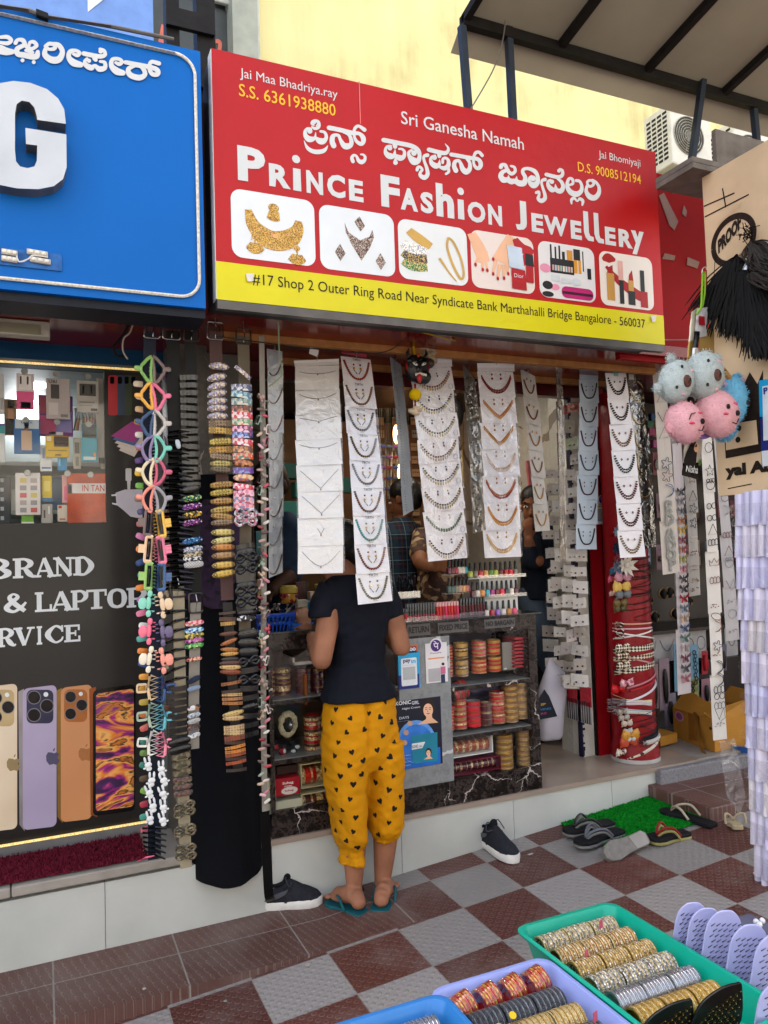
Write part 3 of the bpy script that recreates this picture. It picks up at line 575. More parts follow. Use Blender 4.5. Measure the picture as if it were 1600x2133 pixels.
g=G();g.stroke([(.06,.84,.05),(.17,.88,.18),(.30,.86,.05)],f);g.stroke([(.12,.72,.05),(.35,.48,.14),(.70,.26,.18),(.85,.2,.1)],f,y0=.0004);g.ngon([f(u,v,.0009)for u,v in((.13,.60),(.24,.60),(.24,.76),(.15,.70))]);g.ngon([f(u,v,.0009)for u,v in((.53,.52),(.62,.52),(.60,.72),(.54,.62))]);g.add(R5(.74,.04,.88,.34,.0012),[(0,1,2,3)]);pic(5,g,mat('#9c1416',.4),'printed_lipstick')
pic(5,G().add(R5(.12,.10,.26,.60,.0012),[(0,1,2,3)]).add(R5(.52,.32,.62,.52,.0012),[(0,1,2,3)]),mat('#b8893f',.35),'printed_tube')
pic(5,G().add(R5(.34,.50,.43,.86,.0012),[(0,1,2,3)]),mat('#cf9d92',.35),'printed_tube')
pic(5,G().add(R5(.35,.06,.43,.50,.0013),[(0,1,2,3)]).add(R5(.51,.06,.64,.32,.0013),[(0,1,2,3)]).add(R5(.75,.34,.83,.74,.0013),[(0,1,2,3)]),black_m,'printed_tube')
# ================================================================== blue sign
YBL=-.50
bx1,bz0,bz1=.50,2.203,3.072
BS=thing('shop_sign','blue lightbox sign with big white G and light tube border','sign',(.1,YBL,bz0))
m_blue=mat('#005fb2',.5,var=.07,scale=1.6)
G().box(-3.0,bx1,YBL,YBL+.16,bz0,bz1).obj('panel',m_blue,BS,smooth=False)
G().box(-3.0,bx1+.002,YBL+.02,YBL+.165,bz0-.028,bz0-.002).obj('bottom_trim',mat('#1c2029',.5),BS,smooth=False)
pts=[(-2.9,bz1-.03)]+[(x,z)for x,z in rrect(-2.9,bz0+.035,bx1-.022,bz1-.03,.062,8)][0:9]
pr=rrect(-2.9,bz0+.03,bx1-.02,bz1-.03,.062,8)
path=[(-2.9,bz1-.03)]+pr[0:9][::-1]+pr[27:36][::-1]+[(-2.9,bz0+.03)]
G().tube([(x,YBL-.006,z)for x,z in path],.0055,6).obj('light_tube',mat('#cfcabc',.3,var=.25,scale=120,coat=.5),BS)
g=G();p,q=W(92,34,YBL-.01),W(362,82,YBL-.01);g.tube([p,lerp(p,q,.5)+V((0,-.004,.003)),q],.006,6);g.tube([W(-20,10,YBL-.012),W(60,22,YBL-.014),p],.007,6);g.obj('cable',mat('#5c5955',.5),BS)
G().obox(W(88,32,YBL-.01),(.035,0,-.006),(0,.02,0),(0,0,.02)).obj('cable_clamp',mat('#1b1b1d',.5),BS,bevel=.003)
LB=YBL-.004
kann([[(-40,180,60),(0,195,86),(60,215,74),(118,218,50)],[(0,80,30),(70,78,40),(108,110,36),(70,138,40),(0,130,30)],[(148,135,40),(172,105,34),(220,112,44),(250,165,40),(300,190,34),(348,160,38),(322,125,38),(285,130,30),(280,155,28)],[(230,158,38),(165,190,48),(170,238,52),(230,250,54),(300,265,54),(350,260,54),(360,220,40)],[(246,205,30),(310,225,36)],[(432,165,34),(470,195,30),(520,185,40),(520,152,38),(470,142,38),(436,165,34)],[(432,195,40),(430,250,54),(490,295,64),(560,290,64),(595,220,48),(560,155,44),(500,138,28)],[(770,342,54),(700,322,68),(656,270,48),(668,218,44),(720,207,34),(758,228,34),(738,252,38),(700,240,28)],[(797,235,44),(940,262,44),(998,250,38),(992,208,32),(952,192,28)],[(900,278,46),(912,295,40)],[(830,282,26),(808,310,34),(820,345,48),(870,370,54),(905,350,30),(945,382,54),(998,372,44),(998,322,34),(955,310,28)],[(1172,420,52),(1110,402,68),(1062,350,48),(1072,292,38),(1130,287,34),(1162,312,34),(1138,336,38),(1102,322,28)],[(1195,318,40),(1430,365,44),(1498,395,48),(1500,432,44),(1450,430,42),(1422,372,38),(1442,315,38),(1515,330,42)],[(1290,348,34),(1224,382,44),(1242,440,54),(1330,465,54),(1382,430,44),(1350,362,42),(1290,348,34)]],[(215,300,38),(322,317,38),(960,214,44),(848,304,40)],(0,60),.21875,BS,LB)
def G_outline():
 f=lambda x,y:V((W(x*.35,y*.35,YBL-.05).x,0,W(x*.35,y*.35,YBL-.05).z))
 outer=[(392,742),(382,655),(345,590),(280,535),(180,498),(80,487),(0,500),(-70,535),(-110,600),(-125,700),(-122,900),(-105,1000),(-60,1070),(0,1105),(100,1125),(230,1130),(320,1112),(375,1070),(397,1000),(395,805),(152,766),(155,862),(222,870),(220,960),(205,995),(165,1005),(120,995),(96,965),(90,900),(90,680),(100,625),(130,604),(175,612),(205,645),(220,700),(222,718)]
 return[f(*p)for p in outer]
pts=G_outline();g=G();k=len(pts)
from mathutils.geometry import tessellate_polygon
g.add([(p.x,YBL-.055,p.z)for p in pts],[tuple(q)for q in tessellate_polygon([[V((p.x,p.z,0))for p in pts]])],0)
g.add([(p.x,YBL-.055,p.z)for p in pts]+[(p.x,YBL,p.z)for p in pts],[(i,(i+1)%k,(i+1)%k+k,i+k)for i in range(k)],1)
g.obj('raised_letter',[mat('#bcc2c8',.35,var=.08,scale=6),mat('#6b6a68',.45,.3,var=.3,scale=14)],BS,smooth=False)
p,q=W(-30,512,LB),W(129,565,LB);G().box(p.x,q.x,LB-.001,LB,q.z,p.z).obj('peeled_patch',mat('#2c5f9e',.5,var=.3,scale=30),BS,smooth=False)
for x,y,w in((20,526,34),(78,527,44),(20,540,34),(84,543,44)):
 c=W(x,y,LB-.006);dd=W(x+w/2,y,LB-.006).x-c.x
 o=G().obox(c,(2*dd,0,-.12*dd),(0,.010,0),(0,0,.017)).obj('led_module',mat('#b4b1aa',.4,var=.15),BS,bevel=.003)
 g=G()
 for t in(-.6,0,.6):g.ell(c+V((dd*t,-.006,-.06*dd*t)),(.007,.004,.006),8,5)
 g.obj('lens',mat('#dcd6c8',.15),o)
G().tube(catmull([W(34,530,LB-.01),W(40,545,LB-.015),W(58,540,LB-.012),W(70,532,LB-.01),W(100,536,LB-.012)],5),.0022,5).obj('cable',mat('#d2d0ca',.5),BS)
# ================================================================== phone shop (left)
PS=thing('phone_shop','phone repair shop front with black poster, small glass window and maroon mat ledge','shop',(0,.3,0))
YP=.30
plinth('plinth',-3.5,.81,.245,.62,PS)
g=G()
for x0,x1 in((-3.5,-.11),(-.107,.50)):g.box(x0,x1,-.018,.30,.246,.282)
g.obj('stone_ledge',mat('#8f8a83',.5,var=.15,scale=14),PS,smooth=False,bevel=.006)
Fp=lambda px,py,l=0:W(px,py,YP-l)
zb=W(0,1763,YP).z;zt=W(0,757,YP).z;xr=W(290,1300,YP).x+.02;zw0=W(0,1091,YP).z;xw=W(219,900,YP).x
m_blk=mat('#1d1c1c',.3,var=.06,coat=.15)
G().box(-3.2,xr+.03,YP+.002,YP+.05,zb,zw0).obj('poster',m_blk,PS,smooth=False)
PO=G().box(xw,xr+.03,YP+.002,YP+.05,zw0,zt).obj('poster_strip',m_blk,PS,smooth=False)
G().box(-3.2,.52,YP-.05,YP+.12,zt+.012,2.242).obj('blue_beam',mat('#0b3a5c',.5,var=.15),PS,smooth=False)
G().box(-3.2,xr,YP-.012,YP+.02,.282,zb-.002).obj('metal_threshold',mat('#7e8083',.35,.5,var=.15),PS,smooth=False)
m_led=mat('#f2cf86',.3,emit=.15,var=.7,scale=230)
for z,xe in((zt+.006,xr),(zb+.004,xr)):
 G().box(-3.2,xe,YP-.016,YP-.006,z-.0035,z+.0035).obj('led_strip',m_led,PS,smooth=False)
G().box(-3.2,.5,1.6,1.65,.3,2.3).obj('back_wall',mat('#a3acac',.5,var=.1),PS,smooth=False)
G().box(-3.2,.47,YP+.05,1.6,2.25,2.28).obj('ceiling',mat('#9aa09f',.5),PS,smooth=False)
G().box(.45,.47,YP+.05,1.6,.3,2.25).obj('side_wall',mat('#6d7271',.5),PS,smooth=False)
g=G()
for z in(1.35,1.62,1.86):g.box(-1.5,.45,1.15,1.6,z,z+.02)
g.obj('shelf',mat('#a5aaa8',.4),PS,smooth=False)
gl=G().box(-3.2,xw,YP+.014,YP+.018,zw0,zt).obj('window_pane',film('#ffffff',.02,.0),PS,smooth=False)
for px,py,Y,r in((72,772,1.0,.10),(56,862,1.5,.10)):
 c=W(px,py,Y);tag(G().lathe(c,[(r*.9,-.02),(r,-.01),(r,.02),(r*.8,.03)],24,ax=(0,1,.9 if Y<1.2 else 0)).obj('round_lamp',mat('#fbfdff',.3,emit=3,var=0),origin=c),'lit round white ceiling lamp %s inside the phone shop'%('highest' if Y<1.2 else 'behind the pink earphone pack'),'lamp')
a,b=WZ(-60,690,2.19),WZ(105,683,2.19)
FX=thing('tube_light','unlit white tube light fitting under the red soffit','light',((a.x+b.x)/2,a.y,2.2))
G().box(a.x-.5,b.x,a.y-.02,a.y+.035,2.185,2.24).obj('housing',mat('#b7b4a4',.5),FX,smooth=False,bevel=.004)
G().box(a.x-.5,b.x-.03,a.y-.024,a.y-.021,2.19,2.225).obj('diffuser',mat('#8f8d76',.3),FX,smooth=False)
for pts,c,r,l in(([(278,642),(262,690),(238,722),(242,740),(258,742)],'#1b1718',.005,'black'),([(285,642),(272,690),(258,705),(256,730),(266,748)],'#bdb4a6',.003,'pale')):
 P=[W(x,y,-.1)for x,y in pts];tag(G().tube(catmull(P,5),r,5).obj('wire',mat(c,.5),origin=P[0]),l+' wire hanging loose from the soffit beside the phone shop','wire')
a,b=WZ(0,1845,.288),WZ(290,1795,.288)
def turf(name,x0,x1,y0,y1,zf,mt,n,h,label,cat):
 g=G();rnd=random.Random(3);g.add([(x0,y0,zf(x0)),(x1,y0,zf(x1)),(x1,y1,zf(x1)),(x0,y1,zf(x0))],[(0,1,2,3)])
 for i in range(n):
  x,y=rnd.uniform(x0,x1),rnd.uniform(y0,y1);a_=rnd.uniform(0,6.28);dx,dy=cos(a_)*.0035,sin(a_)*.0035;t=(rnd.gauss(0,.004),rnd.gauss(0,.004));z=zf(x)
  g.add([(x-dx,y-dy,z),(x+dx,y+dy,z),(x+t[0],y+t[1],z+h*rnd.uniform(.6,1.2))],[(0,1,2)])
 return tag(g.obj(name,mt,origin=(x0,y0,zf(x0)),smooth=False),label,cat)
turf('door_mat',-.9,.345,.004,.275,lambda x:.288,mat('#64172b',.9,var=.3,scale=60),7000,.012,'maroon looped door mat on the stone ledge below the phone poster','door mat')
SL={'B':[('s',.1),[(.2,.94,.12),(.55,.94,.13),(.78,.74,.27),(.55,.53,.12),(.2,.53,.1)],[(.5,.53,.1),(.86,.28,.29),(.6,.06,.13),(.2,.06,.12)]],'R':[('s',.1),[(.2,.94,.12),(.55,.94,.13),(.8,.73,.27),(.55,.5,.12),(.2,.5,.1)],[(.52,.5,.16),(.72,.22,.26),(.92,.06,.13),(1.02,.12,.08)]],'P':[('s',.1),[(.2,.94,.12),(.6,.94,.13),(.86,.7,.28),(.6,.45,.12),(.2,.45,.1)]],'A':[[(.08,0,.1),(.46,.98,.12)],[(.46,.98,.2),(.86,0,.28)],('r',.25,.27,.75,.37),('r',-.08,0,.3,.11),('r',.62,0,1.08,.11)],'N':[('r',.14,0,.25,1),('r',.8,0,.91,1),[(.16,.98,.24),(.86,.02,.24)],('r',-.02,0,.4,.11),('r',.64,.89,1.07,1),('r',-.02,.89,.3,1)],'D':[('s',.1),[(.2,.94,.12),(.55,.94,.14),(.86,.5,.29),(.55,.06,.14),(.2,.06,.12)]],'L':[('s',.1),('r',.1,0,.9,.12),('r',.8,0,.92,.36)],'T':[('r',.36,0,.62,1),('r',.22,0,.76,.11),('r',0,.88,.98,1),('r',0,.66,.1,1),('r',.88,.66,.98,1)],'O':[[(.55,.95,.12),(.24,.84,.2),(.13,.5,.28),(.24,.16,.2),(.55,.05,.12)],[(.45,.95,.12),(.76,.84,.2),(.87,.5,.28),(.76,.16,.2),(.45,.05,.12)]],'V':[[(.18,.98,.28),(.52,.02,.2)],[(.52,.02,.12),(.88,.98,.1)],('r',-.04,.89,.42,1),('r',.66,.89,1.06,1)],'I':[('s',.38)],'C':[[(.9,.68,.1),(.8,.86,.16),(.5,.95,.13),(.14,.5,.3),(.5,.05,.13),(.82,.14,.12),(.92,.34,.08)],('r',.84,.62,.94,1)],'E':[('s',.1),('r',.1,0,.9,.12),('r',.1,.88,.88,1),('r',.3,.45,.66,.56),('r',.8,0,.92,.34),('r',.78,.66,.89,1),('r',.6,.34,.69,.67)],'&':[[(1.0,.5,.1),(.8,.26,.16),(.45,.04,.14),(.14,.24,.24),(.4,.55,.2),(.64,.78,.17),(.45,.94,.1),(.28,.76,.2),(.5,.45,.24),(.95,.05,.2)]],}
def slab(g,ch,fn,x0,y0,x1,y1):
 F=lambda x,y,l=0:fn(lerp(x0,x1,x),lerp(y0,y1,y),l);n=0
 for it in SL[ch]:
  n+=1;l=n*.0002
  if isinstance(it,list):g.stroke(it,F,0,7,y0=l,dy=.000003)
  else:
   rs=[it[1:]]if it[0]=='r' else[(it[1],0,it[1]+.26,1),(it[1]-.1,0,it[1]+.36,.11),(it[1]-.1,.89,it[1]+.36,1)]
   for a_,b_,c_,d_ in rs:l+=.00005;g.add([F(a_,b_,l),F(c_,b_,l),F(c_,d_,l),F(a_,d_,l)],[(0,1,2,3)])
m_pw=mat('#d5dbe0',.4,var=.03)
for word,xs,yb,ytp in(('BRAND',(-28,24,27,73,74,113,112,152,153,196),(1207,1199),(1163,1159)),('&LAPTOP',(7,54,73,111,107,150,148,184,180,223,224,264,264,306),(1277,1266),(1234,1223)),('RVICE',(-8,32,30,70,70,94,94,134,134,170),(1349,1338),(1307,1300))):
 n=len(word)
 for i,ch in enumerate(word):
  xa,xb=xs[2*i],xs[2*i+1];t=i/(n-1);p,q=W(xa,lerp(*yb,t),YP-.0),W(xb,lerp(*ytp,t),YP-.0);g=G()
  slab(g,ch,lambda x,z,l=0:V((x,YP-.0012-l,z)),p.x,p.z,q.x,q.z);g.obj('lettering',m_pw,PO,smooth=False)
z6=lambda pts,l:[W(.3905*x,1300+.3905*y,YP-.001-l)for x,y in pts]
z5=lambda pts,l:[W(.3093*x,640+.3093*y,YP-.001-l)for x,y in pts]
def prn(name,pts,m,l):return G().ngon(pts).obj(name,m,PO,smooth=False)
def circ(x,y,r,n=16,a0=0,ry=None):return[(x+r*cos(2*pi*i/n+a0),y+(ry or r)*sin(2*pi*i/n+a0))for i in range(n)]
def rq(x0,y0,x1,y1,r,sk=0):return[(x,y+(x-x0)*sk)for x,y in rrect(x0,y0,x1,y1,r,4)]
def grad(c1,c2):
 m,t,b,L=newmat('printed_metal');nz=N(t,'TexNoise',Scale=3.0,Detail=2.0);tc=N(t,'TexCoord');L(tc.outputs['Object'],nz.inputs['Vector']);r=ramp(t,[(.3,c1),(.7,c2)],'LINEAR');L(nz.outputs['Fac'],r.inputs[0]);L(r.outputs[0],b.inputs['Base Color']);b.inputs['Roughness'].default_value=.35;return m
m_lens=mat('#0b0b0d',.15)
for(fx0,fx1,y0,y1,c1,c2,bump,edge,cx,bx,ap)in((-150,92,345,1120,'#cbb79a','#d9cbb6','#b39d72',None,'#8d7a56',(-60,350,76,545),(72,745)),(122,302,345,1100,'#9a8fae','#aaa0bd','#2a2b45','#8d8a90','#4a4763',(142,350,285,530),(282,712)),(325,490,340,1058,'#b97d50','#c98d5c','#a2602c','#8a6a36','#9a6338',(342,348,466,522),(455,690))):
 prn('printed_phone',z6(rq(fx0,y0,fx1,y1,28,-.12 if y1>0 else 0),.0004),grad(c1,c2),0)
 if edge:prn('printed_phone_side',z6([(fx0-24,y0+15),(fx0+6,y0),(fx0+10,y1+5),(fx0-18,y1-30)],.0003),mat(edge,.3,.6,var=.2),0)
 prn('printed_camera',z6(rq(*bx,30),.0008),mat(bump,.3),0)
 w=bx[2]-bx[0];h=bx[3]-bx[1]
 for u,v in((.28,.23),(.76,.48),(.28,.75)):
  prn('printed_lens',z6(circ(bx[0]+u*w,bx[1]+v*h,w*.26),.0010),mat('#77757c',.3,.4),0);prn('printed_lens',z6(circ(bx[0]+u*w,bx[1]+v*h,w*.23),.0012),m_lens,0)
 prn('printed_lens',z6(circ(bx[0]+.72*w,bx[1]+.14*h,w*.09),.0012),m_pw,0)
 x,y=ap;s=36;g=G()
 g.ngon(z6([(x-s,y-10),(x-s*.7,y-s*.8),(x-s*.1,y-s*.75),(x+s*.15,y-s*.62),(x+s*.6,y-s*.8),(x+s*.95,y-s*.5),(x+s*.68,y),(x+s,y+s*.5),(x+s*.6,y+s*1.1),(x+s*.1,y+s*.95),(x-s*.5,y+s*1.1),(x-s*.95,y+s*.5)],.0008));g.ngon(z6([(x,y-s*.9),(x+s*.1,y-s*1.3),(x+s*.35,y-s*1.45),(x+s*.25,y-s*1.05)],.0008));g.obj('printed_logo',mat(cx,.4),PO,smooth=False)
prn('printed_phone_side',z6([(476,345),(512,335),(520,1030),(484,1018)],.0010),mat('#8a4a22',.3,.3),0)
prn('printed_phone',z6(rq(496,352,722,1025,26,-.14),.0014),m_lens,0)
m,t,b,L=newmat('swirl_print');tc=N(t,'TexCoord');mp=N(t,'Mapping');mp.inputs['Scale'].default_value=(3,3,3);mp.inputs['Rotation'].default_value=(0,.75,0)
L(tc.outputs['Object'],mp.inputs[0]);nz=N(t,'TexNoise',Scale=3.2,Detail=3.0,Distortion=2.4);mp.inputs['Scale'].default_value=(1.2,1,3.2);L(mp.outputs[0],nz.inputs['Vector'])
r=ramp(t,[(.30,'#140a1c'),(.40,'#3a1250'),(.46,'#a01a78'),(.50,'#d9781c'),(.56,'#edb060'),(.60,'#1a0d16'),(.66,'#c9761c'),(.75,'#7a1c7a')],'LINEAR');L(nz.outputs['Fac'],r.inputs[0]);L(r.outputs[0],b.inputs['Base Color']);b.inputs['Roughness'].default_value=.3
prn('printed_screen',z6(rq(512,372,714,1000,18,-.14),.0018),m,0)
for x0,x1,c in((870,960,'#2a2622'),(825,890,'#3c4a34'),(780,842,'#37475f'),(728,792,'#b8323a')):
 prn('printed_case',z5(rq(x0,458,x1,728,16),.0004+.0002*(960-x0)/60),mat(c,.4),0);prn('printed_camera',z5(rq(x0+14,468,x0+42,515,8),.0006+.0002*(960-x0)/60),m_lens,0)
for i,(c,dy)in enumerate((('#d8cfc8',95),('#ded6cd',70),('#d9d0c6',45),('#4b6aa0',22),('#a8408c',0))):
 prn('printed_power_bank',z5([(745+i*0+dy*.6,868+dy),(890,768+dy*.9),(985,800+dy*.8),(905,912+dy)],.0004+i*.0004),mat(c,.4),0)
prn('printed_cable',z5(rq(846,1085,886,1170,8),.0005),mat('#c5c4c8',.4),0);prn('printed_cable',z5([(856,1170),(880,1170),(876,1240),(860,1240)],.0006),mat('#c5c4c8',.4),0)
prn('printed_charger',z5([(778,1250),(840,1228),(960,1225),(960,1425),(880,1410),(830,1365),(785,1330)],.0007),mat('#c3bfcb',.4),0);prn('printed_charger',z5([(750,1262),(785,1258),(785,1270),(752,1272)],.0009),m_pw,0);prn('printed_charger',z5([(755,1316),(790,1322),(790,1334),(757,1326)],.0009),m_pw,0)
YK=YP+.028
def pack(x0,y0,x1,y1,col,label,extra=(),cup=None,d=.012,txt=None,cat='pack',name='product_pack',Yo=0):
 Yq=YK+Yo;p,q=W(.3093*x0,640+.3093*y1,Yq),W(.3093*x1,640+.3093*y0,Yq)
 t=thing(name,label,cat,((p.x+q.x)/2,Yq,p.z),'phone accessory packs behind the glass')
 G().box(p.x,q.x,Yq,Yq+d,p.z,q.z).obj('card',col if not isinstance(col,str)else mat(col,.45,var=.06),t,smooth=False,bevel=.0025)
 for u0,v0,u1,v1,c in extra:G().box(lerp(p.x,q.x,u0),lerp(p.x,q.x,u1),Yq-.0015,Yq-.0003,lerp(p.z,q.z,v0),lerp(p.z,q.z,v1)).obj('print',mat(c,.4),t,smooth=False)
 if txt:
  g=G();s,u0,v0,u1,v1,c=txt;text_at(g,s,lambda x,z,l=0:V((x,Yq-.003,z)),lerp(p.x,q.x,u0),lerp(p.z,q.z,v0),lerp(p.x,q.x,u1),lerp(p.z,q.z,v1),.01);g.obj('lettering',mat(c,.4),t,smooth=False)
 if cup:
  c=W(.3093*cup[0],640+.3093*cup[1],YP+.020);o=G().lathe(c,[(.012,0),(.013,.003),(.006,.008)],14,ax=(0,1,0)).obj('suction_cup',mat('#9aa09a',.15,coat=.5),t)
pack(112,450,228,685,'#d9cfd0','clear pack of pink and white earphones',((0,0,1,.5,'#e0578e'),(.15,.55,.85,.95,'#ece8e6'),(.2,.7,.3,.92,'#6b2430'),(.6,.7,.7,.92,'#6b2430'),(.25,.03,.8,.2,'#8a7f84')),(165,432),cat='earphone pack')
pack(312,485,470,750,'#b9b0ad','grey hanging pack printed with a tilted phone holder',((.2,.5,.55,.85,'#4b4644'),(.1,.1,.5,.4,'#cfc8c5'),(.6,.05,.9,.12,'#817a76')),(380,447),txt=('U&I',.12,.88,.45,.96,'#3a3433'))
pack(520,500,665,705,'#b5b2aa','grey box with a clear window showing black earphones',((.12,.52,.86,.9,'#55534f'),(.25,.6,.33,.84,'#151414'),(.62,.6,.7,.84,'#151414'),(.62,.05,.92,.13,'#3c3a38'),(.1,.3,.8,.34,'#8e8b84'),(.1,.2,.7,.23,'#8e8b84')),(592,467),cat='earphone box')
pack(95,755,270,985,'#34689f','blue pack printed with a bearded man in a cream jacket',((.05,.72,.95,.98,'#b4c3cc'),(.28,.1,.68,.66,'#bda58c'),(.40,.66,.56,.86,'#8a6247'),(.39,.80,.57,.90,'#241b18')),(175,755),txt=('UNIX',.28,.86,.72,.93,'#2a5a9c'))
pack(308,868,465,1010,'#d8b51c','yellow cable pack with a dark picture on top',((.35,.5,.97,.97,'#3a2420'),(.05,.75,.25,.95,'#ece6cc'),(.45,.62,.9,.66,'#d8d2cc'),(.1,.3,.9,.34,'#7d640c'),(.4,.06,.65,.16,'#6b560f')),(385,772),cat='cable pack')
pack(552,785,652,1040,'#3fa3ba','turquoise pack with a dark heading strip',((.05,.62,.95,.98,'#1f3c47'),(.1,.66,.9,.72,'#c9b26a'),(.1,.05,.9,.13,'#dfe6e4'),(.75,.14,.92,.24,'#d98a2a')),(598,787))
pack(455,1120,715,1458,mat('#b8420c',.4,var=.35,scale=9,bump=.8,bscale=14),'big orange courier bag with a white label strip',((.05,.60,.98,.80,'#dad6d4'),(.02,.60,.12,.78,'#1e1a1a')),(610,1127),txt=('IN TAN',.38,.64,.95,.77,'#c24a28'),d=.02,cat='bag')
pack(105,1115,272,1400,'#cfccc8','white blister card with ten small grey squares',[(.18+.42*i,.06+.175*j,.44+.42*i,.17+.175*j,['#8f8c8a','#a39c98','#b5504f','#8d8a88','#c2b25a'][(i*2+j)%5])for i in range(2)for j in range(5)],(185,1115),cat='blister card')
pack(285,1135,350,1310,'#d6bd1f','narrow yellow pack with a blue foot',((0,0,1,.15,'#2f6ea0'),(.2,.4,.8,.8,'#e8d75a')),Yo=.03)
pack(420,1130,480,1320,'#d9a7a4','narrow pink hanging pack beside the orange bag',((.2,.1,.8,.6,'#e06a8c'),),(455,1120),Yo=.03)
pack(270,930,350,1105,'#d5dadc','white box with small blue print under the yellow pack',((.15,.1,.9,.16,'#3a6ea8'),(.2,.5,.4,.9,'#7aa0c4')),Yo=.03)
pack(390,1000,450,1100,'#2a8fc4','small bright blue pack between white box and grey connector pack',((.1,.3,.3,.9,'#7cc4e4'),),Yo=.03)
pack(280,1325,355,1460,'#a9a69e','grey box printed with small earphones',((.2,.3,.35,.7,'#55524e'),(.6,.5,.75,.9,'#d8d5cf')),Yo=.015,cat='earphone box')
pack(388,1330,460,1445,'#cfc8b8','cream box with a red corner mark',((.1,.8,.4,.96,'#c2302c'),(.2,.1,.7,.2,'#b06a58')),Yo=.03)
pack(30,620,112,860,'#8f7658','tan pack printed with a dark haired man',((.1,.02,.9,.45,'#2c2a2a'),(.3,.4,.75,.8,'#b98a66'),(.28,.74,.78,.95,'#1e1714')),Yo=.05)
pack(262,600,490,865,'#7a3b86','large purple and pink screen guard box',((.04,.04,.5,.5,'#c14a78'),(.5,.1,.96,.6,'#8e86c4'),(.04,.55,.4,.96,'#b04a5c'),(.3,.02,.7,.1,'#dcd8e0')),Yo=.07,cat='box')
pack(495,880,545,1090,'#a8a596','slim grey connector pack left of the turquoise pack',((.2,.5,.8,.85,'#4b4a42'),(.3,.1,.7,.4,'#77756a')),Yo=.01)
pack(-25,450,27,715,'#c9c9c7','white pack cut by the left edge, upper',((.5,.1,.95,.4,'#9b9b99'),),Yo=.0)
pack(-40,785,32,1045,'#c3c9ca','white and teal pack cut by the left edge, middle',((0,.75,1,.95,'#2f8f96'),(.0,.95,1,1,'#4a3a8a')),Yo=.0)
pack(-40,1140,70,1460,'#2e3234','dark pack of small chargers at the lower left of the glass',[(.4,.08+.2*j,.6,.16+.2*j,'#8d9496')for j in range(5)],Yo=.02)
pack(145,1398,228,1462,'#6fa53c','small green pack below the blister card',((0,0,1,.25,'#d6d9d0'),),Yo=.02)
for j in range(3):pack(655+12*j,480+30*j,700,1010+40*j,['#b9b7ae','#3b3a38','#c9c4b4'][j],['pale','black','cream'][j]+' cable pack seen edge-on by the poster strip',Yo=.05+.03*j)
g=G()
for j in range(14):
 x=505+j*11;p=W(.3093*x,640+.3093*680,YK+.09);q=W(.3093*(x+random.uniform(-6,6)),640+.3093*830,YK+.09);g.tube([p,lerp(p,q,.5)+V((.006,0,0)),q],.0035,5,m=j%4)
tag(g.obj('cable_bundle',[mat(c,.4)for c in('#1c1b1b','#b58c22','#8a2a26','#c7c3b8')],origin=W(175,880,YK)),'bundle of coloured cables hanging behind the earphone box','cables')
for i in range(16):
 x=-.9+.085*i;z=(1.37,1.64)[i%2];h=random.uniform(.1,.19);c=random.choice(['#5f7f9c','#8c8f8a','#a8433c','#3c3f45','#b7a45a','#c5c8c6'])
 tag(G().box(x,x+.07,1.2,1.3,z,z+h).obj('stock_box',mat(c,.4),origin=(x,1.25,z),smooth=False,bevel=.003),'small product box on the shelves inside the phone shop','box','stock boxes on phone shop shelves')
 # ================================================================== counter
CT=thing('counter','dark marble display counter with glass bays of red and gold bangles','counter',(1.45,0,.272))
ZC=1.072
zr=[W(1000,y,0).z for y in(1424,1526)];zl=[W(612,y,0).z for y in(1455,1578)]
g=G().box(.815,2.094,0,.45,1.005,ZC).box(.815,2.094,0,.45,.272,.375).box(2.050,2.094,0,.45,.375,1.005).box(.815,.832,0,.45,.375,1.005)
g.obj('marble_frame',m_marbd,CT,smooth=False)
GP=G().box(1.385,1.635,.001,.02,.375,1.005).obj('grey_marble_panel',marble('#6d7072','#85898b','#b5b9bb',3,.25,.02),CT,smooth=False)
G().box(.832,2.05,.32,.33,.375,1.005).box(1.40,1.62,.02,.32,.375,1.005).obj('inner_box',mat('#3a2c2a',.6),CT,smooth=False)
for z in zr:G().box(1.635,2.05,.004,.32,z-.012,z).obj('shelf',mat('#6f706d',.3),CT,smooth=False);G().box(1.635,2.05,.0,.0035,z-.02,z-.003).obj('shelf_edge',m_marbd,CT,smooth=False)
for z in zl:G().box(.832,1.385,.004,.32,z-.012,z).obj('shelf',mat('#6f706d',.3),CT,smooth=False);G().box(.832,1.385,.0,.0035,z-.02,z-.003).obj('shelf_edge',m_marbd,CT,smooth=False)
for x0,x1 in((1.636,2.049),(.833,1.384)):G().box(x0,x1,.006,.0075,.376,1.004).obj('glass_front',film('#ffffff',.012,0),CT,smooth=False)
G().box(.80,2.12,-.012,.47,ZC+.0,ZC+.006).obj('glass_top',mat('#2c302f',.1,coat=.6),CT,smooth=False)
for s,x0,y0,x1,y1,tl in(('RETURN',848,1298,895,1326,.0),('FIXED PRICE',912,1293,975,1320,0),('NO BARGAIN',1009,1286,1071,1310,0)):
 p,q=W(x0,y1,0),W(x1,y0,0);t=G().box(p.x,q.x,-.004,-.0005,p.z,q.z).obj('notice_strip',mat('#5a5857',.45),CT,smooth=False)
 g=G();h=q.z-p.z;text_at(g,s,XZ(-.0048),p.x+.006,p.z+h*.25,q.x-.006,q.z-h*.2,.03);g.obj('lettering',mat('#0d0c0d',.3),t,smooth=False)
YPn=-.0008
